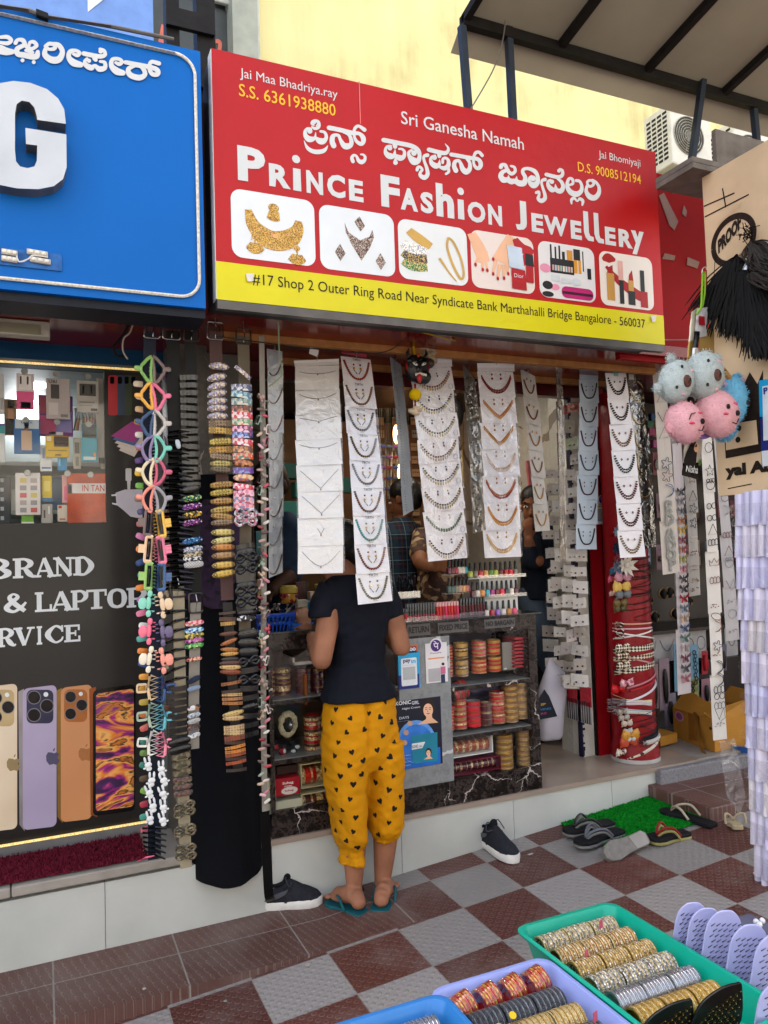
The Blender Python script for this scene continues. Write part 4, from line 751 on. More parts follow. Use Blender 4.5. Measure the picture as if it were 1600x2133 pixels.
def flat(parent,name,px0,py0,px1,py1,m,Y=YPn,r=0):
 p,q=W(px0,py1,Y),W(px1,py0,Y)
 pts=rrect(p.x,p.z,q.x,q.z,r,4)if r else[(p.x,p.z),(q.x,p.z),(q.x,q.z),(p.x,q.z)]
 return G().ngon([(x,Y,z)for x,z in pts]).obj(name,m,parent,smooth=False)
def write(parent,s,px0,py0,px1,py1,col,Y,bold=.01):
 p,q=W(px0,py1,Y),W(px1,py0,Y);g=G();text_at(g,s,XZ(Y),p.x,p.z,q.x,q.z,bold);return g.obj('lettering',mat(col,.4),parent,smooth=False)
def sticker(name,label,cat,px0,py0,px1,py1,col,d=.002,Y=YPn):
 p,q=W(px0,py1,Y),W(px1,py0,Y);o=G().box(p.x,q.x,Y-d,Y,p.z,q.z).obj(name,mat(col,.35,coat=.3),origin=(p.x,Y,p.z),smooth=False);return tag(o,label,cat)
st_=sticker('payment_sign','blue payment sticker with a white blank code panel, beside the cream poster','sticker',831,1356,873,1437,'#1b9bd0')
Y1=YPn-.0025
flat(st_,'lower_band',831,1403,873,1437,mat('#1d2a74',.4),Y1);flat(st_,'panel',837,1369,868,1430,mat('#d8dfe4',.4),Y1-.0005,.006)
write(st_,'pay',840,1373,855,1383,'#1d2a74',Y1-.001,.03);write(st_,'tm',856,1373,866,1382,'#22a3d8',Y1-.001,.03);flat(st_,'code_area',840,1388,865,1417,mat('#aeb3b8',.5),Y1-.001)
write(st_,'Accepted Here',840,1384,862,1387,'#2a3550',Y1-.001)
s2=sticker('payment_sign','small orange and navy sticker reading 100, tucked behind an elbow','sticker',833,1342,869,1362,'#c4622c');flat(s2,'panel',840,1346,867,1360,mat('#2a2c5e',.4),Y1);write(s2,'100',849,1348,866,1357,'#d8dce0',Y1-.0006,.04)
def phonepe(label,px0,py0,px1,py1,Y,round_top=True):
 o=sticker('payment_sign',label,'sticker',px0,py0,px1,py1,'#d6d4d6',Y=Y);w,h=px1-px0,py1-py0;Ya=Y-.0027
 c=W(px0+w*.48,py0+h*.09,Ya);R=W(px0+w*.74,py0+h*.09,Ya).x-c.x
 G().disc(c.x,c.z,R*1.25,XZ(Ya+.0004),n=24).obj('round_top',mat('#d6d4d6',.35),o,smooth=False);G().disc(c.x,c.z,R,XZ(Ya),n=24).obj('round_mark',mat('#46206f',.35),o,smooth=False)
 g=G();F=lambda x,y,l=0:V((c.x+x*R,Ya-.0008-l,c.z+y*R))
 g.stroke([(-.5,.34,.14),(.5,.34,.14)],F);g.stroke([(.3,.34,.15),(.3,-.6,.15)],F,y0=.0002);g.stroke([(-.3,.34,.14),(-.32,0,.15),(-.05,-.2,.15),(.3,-.12,.14)],F,y0=.0004);g.stroke([(.1,.38,.12),(-.1,.62,.14),(-.42,.72,.14)],F,y0=.0006);g.obj('lettering',mat('#e2dfe6',.4),o,smooth=False)
 write(o,'PhonePe',px0+w*.2,py0+h*.235,px1-w*.25,py0+h*.295,'#46206f',Ya);return o,w,h,Ya
o,w_,h_,Ya=phonepe('white payment card with purple round mark, beside the blue one',888,1337,930,1424,YPn)
flat(o,'orange_band',892,1368,926,1374,mat('#d98b5c',.4),Ya);flat(o,'code_area',893,1391,917,1421,mat('#aaa9ad',.5),Ya)
g=G();fn=lambda x,y,l=0:W(x,y,Ya-.0004-l);g.disc(923,1383,3.2,fn,0,0,10);g.obj('printed_head',mat('#3a2622',.5),o);flat(o,'printed_body',918,1388,928,1404,mat('#c0678c',.5),Ya-.0002);flat(o,'printed_legs',919,1404,927,1423,mat('#2c3a52',.5),Ya-.0002)
PP=sticker('poster','dark blue night cream poster with a smiling woman','poster',822,1450,917,1606,'#0d1226')
Yp=YPn-.0026;fn=lambda x,y,l=0:W(x,y,Yp-l)
flat(PP,'lower_field',822,1556,917,1606,mat('#1f62b8',.35),Yp);G().disc(868,1545,40,fn,0,.0004,28,ry=45).obj('printed_dome',mat('#5a93d8',.3,var=.25,scale=20),PP,smooth=False);G().disc(868,1549,36,fn,0,.0007,28,ry=40).obj('printed_dome',mat('#2f6fc4',.3,var=.3,scale=16),PP,smooth=False)
fx=lambda s:[fn(x,y,.0011)for x,y in s]
G().ngon(fx([(858,1532),(911,1525),(912,1585),(860,1590)])).obj('printed_box',mat('#1d7a94',.35),PP,smooth=False)
G().ngon([fn(x,y,.0014)for x,y in((858,1549),(886,1545),(880,1558),(858,1562))]).obj('printed_label',mat('#d5dde2',.4),PP,smooth=False);write(PP,'KONIC',859,1551,871,1559,'#16264a',Yp-.0018,.02);write(PP,'GIRL',873,1552,880,1557,'#3c5a8a',Yp-.0018)
def printed_face(o,cx,cy,s,fn,lift=.001):
 E=lambda x,y,rx,ry,l,n=18:G().disc(cx+x*s,cy+y*s,rx*s,fn,0,lift+l,n,ry=ry*s)
 E(.0,-.28,.78,.95,0).obj('printed_hair',mat('#241713',.4),o,smooth=False)
 G().ngon([fn(cx+x*s,cy+y*s,lift+.0002)for x,y in((-.28,.4),(.34,.3),(.42,.95),(1.1,1.5),(-1.3,1.75),(-.3,1.1))]).obj('printed_neck',skin_m,o,smooth=False)
 E(-.06,.08,.56,.78,.0004).obj('printed_face',mat('#e3b79a',.5),o,smooth=False)
 g=G()
 for x in(-.30,.16):g.disc(cx+x*s,cy-.02*s,.11*s,fn,0,lift+.0007,8,ry=.05*s);g.stroke([(cx+(x-.15)*s,cy-.16*s,.05*s),(cx+x*s,cy-.23*s,.07*s),(cx+(x+.15)*s,cy-.18*s,.04*s)],fn,y0=lift+.0007)
 g.stroke([(cx-.08*s,cy+.0*s,.03*s),(cx-.12*s,cy+.24*s,.05*s),(cx-.02*s,cy+.27*s,.04*s)],fn,y0=lift+.0007);g.obj('printed_features',mat('#5a3a30',.5),o,smooth=False)
 G().stroke([(cx-.26*s,cy+.44*s,.05*s),(cx-.06*s,cy+.49*s,.13*s),(cx+.14*s,cy+.42*s,.05*s)],fn,y0=lift+.0008).obj('printed_lips',mat('#b8333f',.4),o,smooth=False)
printed_face(PP,893,1478,18,fn,.001);printed_face(PP,893,1568,8,fn,.0018)
write(PP,'KONIC',824,1458,856,1470,'#d9dee6',Yp-.001,.02);write(PP,'GIRL',858,1459,873,1468,'#d9dee6',Yp-.001,.01);write(PP,'Night Cream',838,1470,875,1480,'#c5ccd8',Yp-.001);write(PP,'DAYS',832,1491,852,1499,'#b9c3d2',Yp-.001);write(PP,'CHALLENGE',828,1500,853,1504,'#b9c3d2',Yp-.001)
for x,y in((854,1507),(846,1526),(843,1547)):G().disc(x,y,5.5,fn,0,.001,16).obj('printed_round',mat('#b9947e',.4),PP,smooth=False)
for i in range(4):write(PP,('fine lines','dark spots','moisture','wrinkles')[i],836,1571+7*i,856,1576+7*i,'#b4cbe6',Yp-.001)
m_bg=mat('#b59048',.3,.7,var=.3,scale=140,bump=.5,bscale=300);m_bgl=mat('#d2bd8c',.28,.7,var=.25,scale=180,bump=.5,bscale=320);m_br=mat('#b00a18',.25,var=.06,coat=.6);m_bm=mat('#4d0c16',.28,var=.06,coat=.6)
m_bs=mat('#8f9196',.28,.75,var=.25,scale=150,bump=.4,bscale=260);m_bst=spots(['#cfc9bd','#8c7f66','#f0ece4','#6d5c3a','#b9ad94'],210,.3,.35,.8);m_bdk=mat('#55585e',.33,.7,var=.35,scale=190,bump=.7,bscale=300);m_bgs=spots(['#b98b3e','#e3cc94','#7c5a22','#d9b566','#f0e2ba'],200,.32,.45,.8)
m_bor=spots(['#d8602c','#d98a2a','#c23a3a','#e0b23c','#c24a2c'],120,.4,0,.5);m_bcu=mat('#a4643c',.34,.5,var=.2,scale=90)
m_bsl=mat('#c9cad0',.22,.8,var=.15,scale=120)
BM={'S':m_bsl,'g':m_bg,'G':m_bgl,'r':m_br,'m':m_bm,'s':m_bs,'t':m_bst,'d':m_bdk,'T':m_bgs,'o':m_bor,'c':m_bcu,'k':black_m}
def roll_mesh(g,c,ax,R,L,seq,idx,n=22):
 """bangles side by side: seq like 'ggrr' repeated over L; each letter one bangle; capital width marks a wide one"""
 d=V(ax).normalized();h=0;i=0;u,w=frame(d);c=V(c)
 ring=lambda r,hh:[c+d*hh+(u*cos(2*pi*j/n)+w*sin(2*pi*j/n))*r for j in range(n)]
 while h<L-1e-4:
  ch,t=seq[i%len(seq)];i+=1;t=min(t,L-h);rr=R*(1+random.uniform(-.012,.012));e=min(t*.3,.0015)
  g.loft([ring(rr*.93,h+.0001),ring(rr*.99,h+e),ring(rr*1.005,h+t/2),ring(rr*.99,h+t-e),ring(rr*.93,h+t-.0001)],idx[ch],cap=False);h+=t
 g.loft([ring(R*.84,0),ring(R*.97,.0)],idx[seq[0][0]],cap=False);g.loft([ring(R*.97,L),ring(R*.84,L),ring(R*.84,0)],idx[seq[-1][0]],cap=False)
def roll(c,ax,R,L,pat,label,group=None,wrap=True,name='bangle_roll',cat='bangles',nn=22):
 seq=[];k=0
 for tok in pat.split():seq.append((tok[0],float(tok[1:])*.001))
 ks=list(dict.fromkeys(s[0]for s in seq));idx={k:i for i,k in enumerate(ks)}
 t=thing(name,label,cat,c,group);g=G();roll_mesh(g,c,ax,R,L,seq,idx,nn);g.obj('bangles',[BM[k]for k in ks],t,ang=25)
 if wrap:
  G().lathe(c,[(R*.5,-.002),(R*1.03,-.001),(R*1.04,L*.3),(R*1.03,L*.7),(R*1.03,L+.001),(R*.5,L+.002)],14,ax=ax,cap=False).obj('plastic_wrap',film('#ffffff',.02,.3,45),t)
 return t
Z8=lambda x,y,Y:W(820+.24375*x,1180+.24375*y,Y)
def vroll(x0,x1,y0,y1,pat,label,Y=.06,wrap=True):
 p,q=Z8(x0,y1,Y),Z8(x1,y0,Y);R=(q.x-p.x)/2*.9;roll(((p.x+q.x)/2,Y,p.z),(0,0,1),R*.96,q.z-p.z,pat,label,'bangle rolls in the counter bays',wrap and random.random()<.3)
PA='g6 r12 g4 r12 g6';PB='g5 m5 G22 m5 g5';PC='G5 c2 G3 c2 G3 c2';PD='r14 g3 r3 g3 r14 G6'
for a_ in((440,505,668,800,'g4 r8 g4 r8 g4','red and gold bangle roll half hidden at the left of the top bay shelf, upper'),(440,507,802,945,'g4 r8 g4 r8 g4','red and gold bangle roll half hidden at the left of the top bay shelf, lower'),(512,634,645,786,'T5 m4 g20 m4 T5','maroon bangle roll with gold flowers, upper of the first pair'),(512,638,788,940,'T5 m4 g22 m4 T5','maroon bangle roll with gold flowers, lower of the first pair'),(662,788,628,772,'T5 r9 g10 r9 T5','bright red and gold bangle roll, upper of the middle pair'),(662,792,774,915,'T5 r9 g10 r9 T5','bright red and gold bangle roll, lower of the middle pair'),(792,908,618,757,'g5 r8 g14 r8 g5','red and gold bangle roll, upper of the pair beside the clear box'),(797,916,758,900,'g5 r8 g14 r8 g5','red and gold bangle roll with a white tag, lower of its pair'),(478,516,1185,1402,'g4 r10','narrow red bangle roll at the left end of the middle bay shelf'),(508,622,1120,1390,'g6 r12 T8 g5 r8 g6','tall red and gold bangle roll below the tilted roll'),(622,740,1135,1372,'r20 g3 r18 s5','red bangle roll with silver rims on the middle shelf'),(742,838,1152,1358,'g4 m22 g3 m24 G6','dark red bangle roll, shortest on the middle shelf'),(824,944,1055,1342,'g7 r13 G4 r9 T9 r9','red and gold bangle roll in front of the purple bag'),(930,1054,988,1330,PC+' g9','tall thin-banded gold bangle roll, left of the tallest'),(1030,1140,958,1300,PC+' G4 g12','tallest gold bangle roll at the right of the middle shelf'),(872,1012,1418,1740,'g9 G4 c2 G3 c2 g5','gold bangle roll standing right of the maroon box'),(1052,1168,1382,1708,'c2 G3 c2 G3 g8 G4','gold bangle roll in the lower right corner of the bay')):
 vroll(*a_)
p=Z8(535,1065,.08);roll(p+V((-.03,0,-.01)),(.9,0,.28),.045,.075,'g5 r18 g5','big red bangle roll lying tilted on the others','bangle rolls in the counter bays')
def open_box(label,x0,x1,y0,y1,col,pat,dep=.10,inner='#c9c9c3',cat='box',Zf=None,Y=.03,R=None,horizontal=True,vert=None):
 f=Zf or Z8;p,q=f(x0,y1,Y),f(x1,y0,Y);t=thing('bangle_box',label,cat,((p.x+q.x)/2,Y,p.z),'bangle boxes in the counter');e=.004
 g=G().box(p.x,q.x,Y,Y+dep,p.z,p.z+e).box(p.x,q.x,Y,Y+dep,q.z-e,q.z).box(p.x,p.x+e,Y,Y+dep,p.z+e,q.z-e).box(q.x-e,q.x,Y,Y+dep,p.z+e,q.z-e)
 g.obj('box',mat(col,.45),t,smooth=False);G().box(p.x+e,q.x-e,Y+dep-e,Y+dep,p.z+e,q.z-e).obj('back',mat(inner,.5),t,smooth=False)
 h=q.z-p.z
 if pat:roll((p.x+e*2,Y+.045,p.z+e+h*.36),(1,0,0),h*.36,q.x-p.x-4*e,pat,'bangle roll lying in the '+label.split(' with')[0],'bangle rolls in boxes')
 return t,p,q
open_box('open white box with red and gold bangles on the lowest bay shelf',420,845,1432,1655,'#cdcdc9','T14 r4 g3 r4 g3 r4 g3')
open_box('maroon lidded box with dark red bangles at the bottom of the bay',420,915,1615,1815,'#5d1428','m20 G4 m18 T10 m3')
p,q=Z8(935,892,.06),Z8(1045,640,.06);t=thing('pack','clear plastic box beside the red packs in the top bay shelf','box',p);G().box(p.x,q.x,.06,.16,p.z,q.z).obj('sleeve',mat('#77756f',.15,coat=.6),t,smooth=False,bevel=.004);G().box(p.x+.006,p.x+.02,.0585,.0595,p.z+.006,p.z+.012).obj('price_label',m_wht,t,smooth=False)
for j in range(9):
 p,q=Z8(1040,868-30*j,.03),Z8(1112,842-30*j,.03);tag(G().box(p.x,q.x,.03,.14,p.z,q.z).obj('red_pack',mat('#9a1424',.35,coat=.4),origin=p,smooth=False,bevel=.002),'thin red packet in the top bay shelf stack, %s'%nth(8-j,9),'packet','red packets stacked in the top bay shelf')
p,q=Z8(590,1135,.2),Z8(905,960,.2);tag(G().ell(((p.x+q.x)/2,.2,(p.z+q.z)/2),((q.x-p.x)/2,.05,(q.z-p.z)/2),14,8,e=.8).obj('folded_bag',mat('#2d2245',.3,var=.3,bump=.5,bscale=25,coat=.5),origin=p),'dark purple plastic bag pushed behind the red bangle rolls','bag')
Z9=lambda x,y,Y:W(540+.26726*x,1180+.26726*y,Y)
def lroll(x0,x1,y0,y1,pat,label,Y=.09):
 p,q=Z9(x0,y1,Y),Z9(x1,y0,Y);R=(q.x-p.x)/2;roll(((p.x+q.x)/2,Y,p.z),(0,0,1),R*.95,q.z-p.z,pat,label,'bangle rolls in the left bay')
lroll(128,245,790,1005,'g5 m12 T22 m10 g6 m12 G8','maroon bangle roll with gold tabs in clear wrap, first in the left bay');lroll(60,124,800,1010,'g5 m12 g8 m12','dark maroon bangle roll at the far left behind the chain of clips');lroll(285,400,785,1015,'s4 m20 g2 m18','maroon bangle roll with silver bands inside the wooden box');lroll(412,505,780,1008,'g5 m16 s3 m10','maroon and gold bangle roll beside the customer')
lroll(352,480,1145,1465,'T14 r5 T14 m10 g4 r12','red stone-set bangle roll standing in a maroon box')
p,q=Z9(262,1025,.2),Z9(520,775,.2);tag(G().box(p.x,q.x,.2,.215,p.z,q.z).box(p.x,p.x+.01,.03,.2,p.z,q.z).obj('wooden_tray',mat('#8a4d22',.5,var=.2,scale=30),origin=p,smooth=False),'brown wooden tray backing the maroon rolls in the left bay','tray')
p,q=Z9(262,772,.06),Z9(470,695,.06);tag(G().box(p.x,q.x,.06,.2,p.z,p.z+.012).box(p.x,p.x+.008,.06,.2,p.z,q.z).obj('white_tray',mat('#b9b4ae',.4),origin=p,smooth=False),'white tray edge above the maroon rolls in the left bay','tray')
t,p,q=open_box('white box with a cream flower hair piece',88,345,1062,1500,'#b5b4ae',None)
cx_,cz_=Z9(232,1235,.06).x,Z9(232,1235,.06).z;hp=thing('hair_piece','cream cloth flower hair bun with a silver sunburst brooch','hair piece',(cx_,.06,cz_))
g=G()
for j in range(26):
 a_=2*pi*j/26;g.ell((cx_+.030*cos(a_),.075,cz_+.042*sin(a_)),random.uniform(.010,.015),7,5)
g.obj('flower_ring',mat('#a9a083',.8,var=.25,scale=90),hp);G().ell((cx_,.075,cz_),(.026,.012,.036),12,8).obj('bun_centre',mat('#14120f',.8),hp)
g=G()
for j in range(14):a_=2*pi*j/14;g.tube([(cx_+.008,.058,cz_),(cx_+.008+.026*cos(a_),.058,cz_+.026*sin(a_))],[.0018,.0006],4)
g.ell((cx_+.008,.056,cz_),.006,8,6);g.obj('brooch',mat('#c3c4c8',.2,.8),hp)
for j in range(9):
 p=Z9(120+random.uniform(0,180),1360+random.uniform(0,100),.07);tag(G().ell(p,(random.uniform(.010,.018),.012,random.uniform(.008,.014)),8,5).obj('fabric_flower',mat(random.choice(['#a9b0b4','#7d1c24','#1d1a18','#bfc4c6']),.7),origin=p),'small fabric flower heaped under the cream hair piece','flower','fabric flowers in the white box')
def cbox(x0,x1,y0,y1,col,label,Y=.02,dep=.18,name='carton',cat='box'):
 p,q=Z9(x0,y1,Y),Z9(x1,y0,Y);t=thing(name,label,cat,p,'small cartons at the bottom of the left bay');G().box(p.x,q.x,Y,Y+dep,p.z,q.z).obj('box',mat(col,.45,var=.06),t,smooth=False,bevel=.002);return t,p,q
t,p,q=cbox(128,318,1632,1800,'#8f1220','red carton with a white oval reading Suhag')
w,h=q.x-p.x,q.z-p.z;cen=V(((p.x+q.x)/2+.006,.018,p.z+h*.27));G().disc(cen.x,cen.z,w*.33,XZ(.0185),n=20,ry=h*.22).obj('oval',mat('#c9c2bb',.4),t,smooth=False)
for s,u0,v0,u1,v1,c in(('Suhag',.28,.62,.72,.80,'#dcd4cc'),('CHURA',.34,.51,.66,.58,'#dcd4cc'),('Suhag',.36,.2,.72,.34,'#8f1220')):
 g=G();text_at(g,s,XZ(.0178),p.x+w*u0,p.z+h*v0,p.x+w*u1,p.z+h*v1,.03);g.obj('lettering',mat(c,.4),t,smooth=False)
t,p,q=cbox(138,335,1802,1935,'#a9aa95','pale green carton under the red carton');g=G();w,h=q.x-p.x,q.z-p.z;text_at(g,'CHURA',XZ(.0185),p.x+w*.35,p.z+h*.10,p.x+w*.65,p.z+h*.22,.02);g.obj('lettering',mat('#4a3a30',.4),t,smooth=False)
cbox(52,126,1645,1740,'#b5ad8d','cream carton, top of the leftmost pile');cbox(52,130,1742,1838,'#a7a98f','pale carton, middle of the leftmost pile');cbox(52,136,1840,1940,'#9fa18c','pale carton, bottom of the leftmost pile');cbox(140,300,1540,1628,'#2c1814','dark brown carton lying on the red carton',Y=.05)
open_box('gold edged cream box with red bangles, upper of two',328,535,1512,1735,'#b7ae86','T16 r24 T8 r16 T12',Zf=Z9,inner='#7a6a34');open_box('gold edged cream box with maroon bangles, lower of two',333,545,1740,1915,'#b7ae86','T16 m24 T8 m16 T12',Zf=Z9,inner='#7a6a34')
ZT=ZC+.0065
def bottle_proto(n=10):
 b=G().lathe((0,0,0),[(.010,0),(.013,.003),(.013,.024),(.011,.030),(.006,.033)],n).mesh('bottle_glass');c=G().lathe((0,0,.033),[(.0075,0),(.0072,.004),(.0055,.036),(.004,.038)],n).mesh('cap')
 for m_ in(b,c):m_.materials.append(black_m)
 return b,c
BOT=bottle_proto();m_cap=mat('#0d0d0e',.25,coat=.4)
CN={'#a9142c':'crimson','#c22f3c':'red','#d9a05c':'amber','#d6cfc4':'milky white','#5c8a3c':'green','#b5c24a':'lime','#6a1a24':'wine','#b02a2a':'brick red','#d81f3c':'scarlet','#7d7a6c':'grey','#d98a3a':'orange','#3aa6b8':'turquoise','#a31c7a':'magenta','#591a30':'plum','#1d3346':'navy','#8a5fb8':'violet','#e0456e':'pink','#b8742c':'ochre','#cf7a86':'rose','#3f5a55':'dark teal','#b5907a':'beige'}
def polish(x,y,z,col,where):
 t=thing('nail_polish',f'{CN[col]} nail polish bottle, {where}','nail polish',(x,y,z),'nail polish bottles on the tiered rack');M=TR((x,y,z))
 inst(BOT[0],'bottle_glass',M,[mat(col,.12,var=.03,coat=1)],parent=t);inst(BOT[1],'cap',M,[m_cap],parent=t)
Zb=lambda x,y,Y:W(780+.2875*x,980+.2875*y,Y)
NR=thing('nail_polish_rack','clear and white tiered rack of nail polish on the counter','rack',(1.95,.15,ZT))
tiers=[(800,1045,1052,.06,'#d6cfc4 #a9142c #8a5fb8 #d6cfc4 #b8742c #e0456e'),(702,1052,908,.12,'#591a30 #d6cfc4 #d98a3a #3aa6b8 #a31c7a #6a1a24 #d81f3c #1d3346 #d6cfc4 #591a30'),(684,1048,768,.18,'#b5c24a #7d7a6c #c22f3c #d9a05c #5c8a3c #b5c24a #6a1a24 #b02a2a #d81f3c #7d7a6c')]
for k,(x0,x1,yb,Y,cs)in enumerate(tiers):
 p,q=Zb(x0,yb,Y),Zb(x1,yb,Y);z=(p.z+q.z)/2;cs=cs.split();nm=('lowest tier','middle tier','top tier')[k]
 G().box(p.x-.02,q.x+.02,Y-.03,Y+.04,z-.006,z-.001).obj('tier_shelf',mat('#c9c9c6',.2,coat=.5),NR,smooth=False)
 G().box(p.x-.02,q.x+.02,Y-.032,Y-.030,z-.006,z+.010).obj('tier_lip',film('#ffffff',.12,0),NR,smooth=False)
 if k:G().box(p.x+.05,q.x-.02,Y-.012,Y+.035,z-.075,z-.007).obj('riser',mat('#c4c4c0',.4),NR,smooth=False)
 for j,c in enumerate(cs):polish(lerp(p.x,q.x,(j+.3)/len(cs)),Y,z,c,f'{nm} of the rack, {["first","second","third","fourth","fifth","sixth","seventh","eighth","ninth","tenth"][j]} from its left')
for k,(x0,x1,yb,Y)in enumerate(((528,680,752,.20),(528,690,888,.15))):
 p,q=Zb(x0,yb,Y),Zb(x1,yb,Y);z=p.z;G().box(p.x-.015,q.x+.0,Y-.02,Y+.03,z-.006,z-.001).obj('tier_shelf',film('#ffffff',.15,0),NR,smooth=False)
 for j,c in enumerate(('#591a30 #6a1a24 #a9142c #d6cfc4 #d6cfc4 #3aa6b8' if k==0 else '#3f5a55 #3f5a55 #7d7a6c #b5907a #d9a05c #cf7a86').split()):polish(lerp(p.x,q.x,(j+.5)/6),Y,z,c,f'angled left {("upper", "lower")[k]} tier, place {["one","two","three","four","five","six"][j]}')
def tubes(x0,x1,yt,yb,n,bot,top,split,label,Y=.03,tray='#b9b9b6',kind='lip_gloss',rows=2):
 p,q=Zb(x0,yb,Y),Zb(x1,yt,Y);h=q.z-p.z;r=(q.x-p.x)/n/2*.86
 a_=G().lathe((0,0,0),[(r*.8,0),(r,.003),(r,h*split)],8).mesh('tube');b_=G().lathe((0,0,h*split),[(r*.95,0),(r*.9,h*(1-split)-.003),(r*.6,h*(1-split))],8).mesh('cap')
 a_.materials.append(black_m);b_.materials.append(black_m)
 tr_=tag(G().box(p.x-.006,q.x+.006,Y-r-.004,Y+.07,p.z-.004,p.z-.001).box(p.x-.006,q.x+.006,Y-r-.004,Y-r-.002,p.z-.004,p.z+h*.22).obj('tube_tray',film('#ffffff',.12,0),origin=p,smooth=False),f'clear tray holding the {label}','tray')
 for rr in range(rows):
  for j in range(n):
   x=p.x+(j+.5)/n*(q.x-p.x);y=Y+rr*r*2.3;M=TR((x,y,p.z));c=bot[j%len(bot)]
   t=thing(kind,f'{label.replace("tubes","tube")} in the {"front" if rr == 0 else "back"} row of its clear tray','lip gloss',(x,y,p.z),label)
   inst(a_,'tube',M,[mat(c,.12,coat=1,var=.03)],parent=t);inst(b_,'cap',M,[mat(top,.15,coat=.6)],parent=t)
tubes(232,438,952,1092,11,['#8e1f36','#a32a3c','#7a1a2c'],'#17181b',.32,'black-capped pink lip gloss tubes');tubes(448,610,945,1080,8,['#b81420','#c92a1c','#a3101c','#d0305a'],'#c9908e',.75,'bright red lip gloss tubes');tubes(618,800,915,1060,9,['#4a0d18','#5c1420','#3a0a14'],'#0f0e0f',.62,'dark wine lip gloss tubes')
tubes(182,236,1000,1100,3,['#a3101c','#8f0f1c'],'#151416',.62,'red polish tubes beside the customer',Y=.0)
p=Zb(235,930,.12);t=thing('pencil_pot','clear box crammed with dark eye pencils','pot',p);a_,b_=Zb(150,930,.12),Zb(318,870,.12)
G().box(a_.x,b_.x,.10,.16,a_.z,a_.z+.004).box(a_.x,b_.x,.10,.102,a_.z,b_.z).box(a_.x,a_.x+.002,.10,.16,a_.z,b_.z).box(b_.x-.002,b_.x,.10,.16,a_.z,b_.z).obj('pot',film('#ccd0d4',.2,0),t,smooth=False)
for j in range(26):
 b0=V((random.uniform(a_.x+.004,b_.x-.004),random.uniform(.104,.156),a_.z+.005));tp=b0+V((random.uniform(-.02,.02),random.uniform(-.01,.01),random.uniform(.06,.10)))
 tag(G().tube([b0,lerp(b0,tp,.93),tp],[.0035,.0035,.002],6).obj('eye_pencil',mat(random.choice(['#17161a','#241d22','#3a2a2c','#1c2430','#5a5458']),.3,coat=.4),origin=b0),'dark eye pencil crammed in the clear box on the counter','pencil','eye pencils in the clear box')
Zc=lambda x,y,Y:W(540+.2*x,1080+.2*y,Y)
def basket(px0,px1,pyt,pyb,Y,dep,label,col='#123f9e',holes=True):
 a_,b_=Zc(px0,pyb,Y),Zc(px1,pyt,Y);t=thing('basket',label,'basket',((a_.x+b_.x)/2,Y+dep/2,a_.z));w=b_.x-a_.x;h=b_.z-a_.z;tp=.12
 g=G();m_=mat(col,.35,coat=.2);z0,z1=a_.z,b_.z
 def wall(p0,p1,p2,p3,nx,nz):
  P=lambda u,v:lerp(lerp(V(p0),V(p1),u),lerp(V(p3),V(p2),u),v)
  n_=(V(p1)-V(p0)).cross(V(p3)-V(p0)).normalized()*.0025
  for i in range(nx+1):u=i/nx;d_=.18/nx;g.ngon([P(max(0,u-d_),0),P(min(1,u+d_),0),P(min(1,u+d_),1),P(max(0,u-d_),1)],0,n_)
  for v0,v1 in((0,.1),(.44,.56),(.86,1)):g.ngon([P(0,v0),P(1,v0),P(1,v1),P(0,v1)],0,n_*1.3)
 x0,x1,y0,y1=a_.x+w*tp,b_.x-w*tp,Y+dep*tp,Y+dep*(1-tp)
 nx=9 if holes else 2
 for q in(((x0,y0,z0),(x1,y0,z0),(b_.x,Y,z1),(a_.x,Y,z1)),((x1,y0,z0),(x1,y1,z0),(b_.x,Y+dep,z1),(b_.x,Y,z1)),((x0,y1,z0),(x0,y0,z0),(a_.x,Y,z1),(a_.x,Y+dep,z1)),((x1,y1,z0),(x0,y1,z0),(a_.x,Y+dep,z1),(b_.x,Y+dep,z1))):
  if holes:wall(*q,nx,2)
  else:g.quad(*[V(c)for c in q])
 g.box(x0,x1,y0,y1,z0,z0+.003);g.obj('basket_body',m_,t,smooth=False)
 g=G();g.tube([(a_.x,Y,z1),(b_.x,Y,z1),(b_.x,Y+dep,z1),(a_.x,Y+dep,z1)],.004,5,True);g.obj('rim',m_,t);return a_,b_
a_,b_=basket(-40,380,985,1215,.03,.2,'blue slatted plastic basket full of lipsticks and pens');basket(300,560,1090,1195,.06,.14,'lower blue plastic tub beside the slatted basket','#2c62b8',False)
for j in range(16):
 b0=V((random.uniform(a_.x+.02,b_.x-.02),random.uniform(.05,.17),b_.z-.02));dr=V((random.uniform(-.6,.9),random.uniform(-.4,.2),1)).normalized();L_=random.uniform(.05,.075);tp=b0+dr*L_;c=random.choice(['#1c1a20','#b9b6b4','#5a1622','#22304a','#8a8785','#2a1620'])
 t=thing('lipstick','lipstick tube poking out of the slatted blue basket','lipstick',b0,'lipsticks in the blue basket');G().tube([b0,lerp(b0,tp,.55)],.009,8).obj('tube',mat(c,.2,.3,coat=.4),t);G().tube([lerp(b0,tp,.56),tp],[.0075,.007],8).obj('cap',mat('#c9c6c2' if j%3 else '#141316',.15,.5),t)
p=Zc(310,880,.22);t=thing('jar','clear jar of red pieces with a yellow screw lid','jar',p);R=(Zc(405,880,.22).x-Zc(215,880,.22).x)/2;h=Zc(310,775,.22).z-p.z
G().lathe(p,[(R*.9,0),(R*.98,.006),(R*.98,h*.9),(R*.8,h)],20).obj('jar_body',spots(['#8a1826','#6a1420','#a8404a','#4a1018','#b3862c'],70,.15,0,.3,coat=1),t);G().lathe(p+V((0,0,h)),[(R*.92,0),(R*.95,.002),(R*.95,.022),(R*.8,.026),(R*.78,.032),(.001,.032)],24).obj('lid',mat('#b5a04a',.35),t)
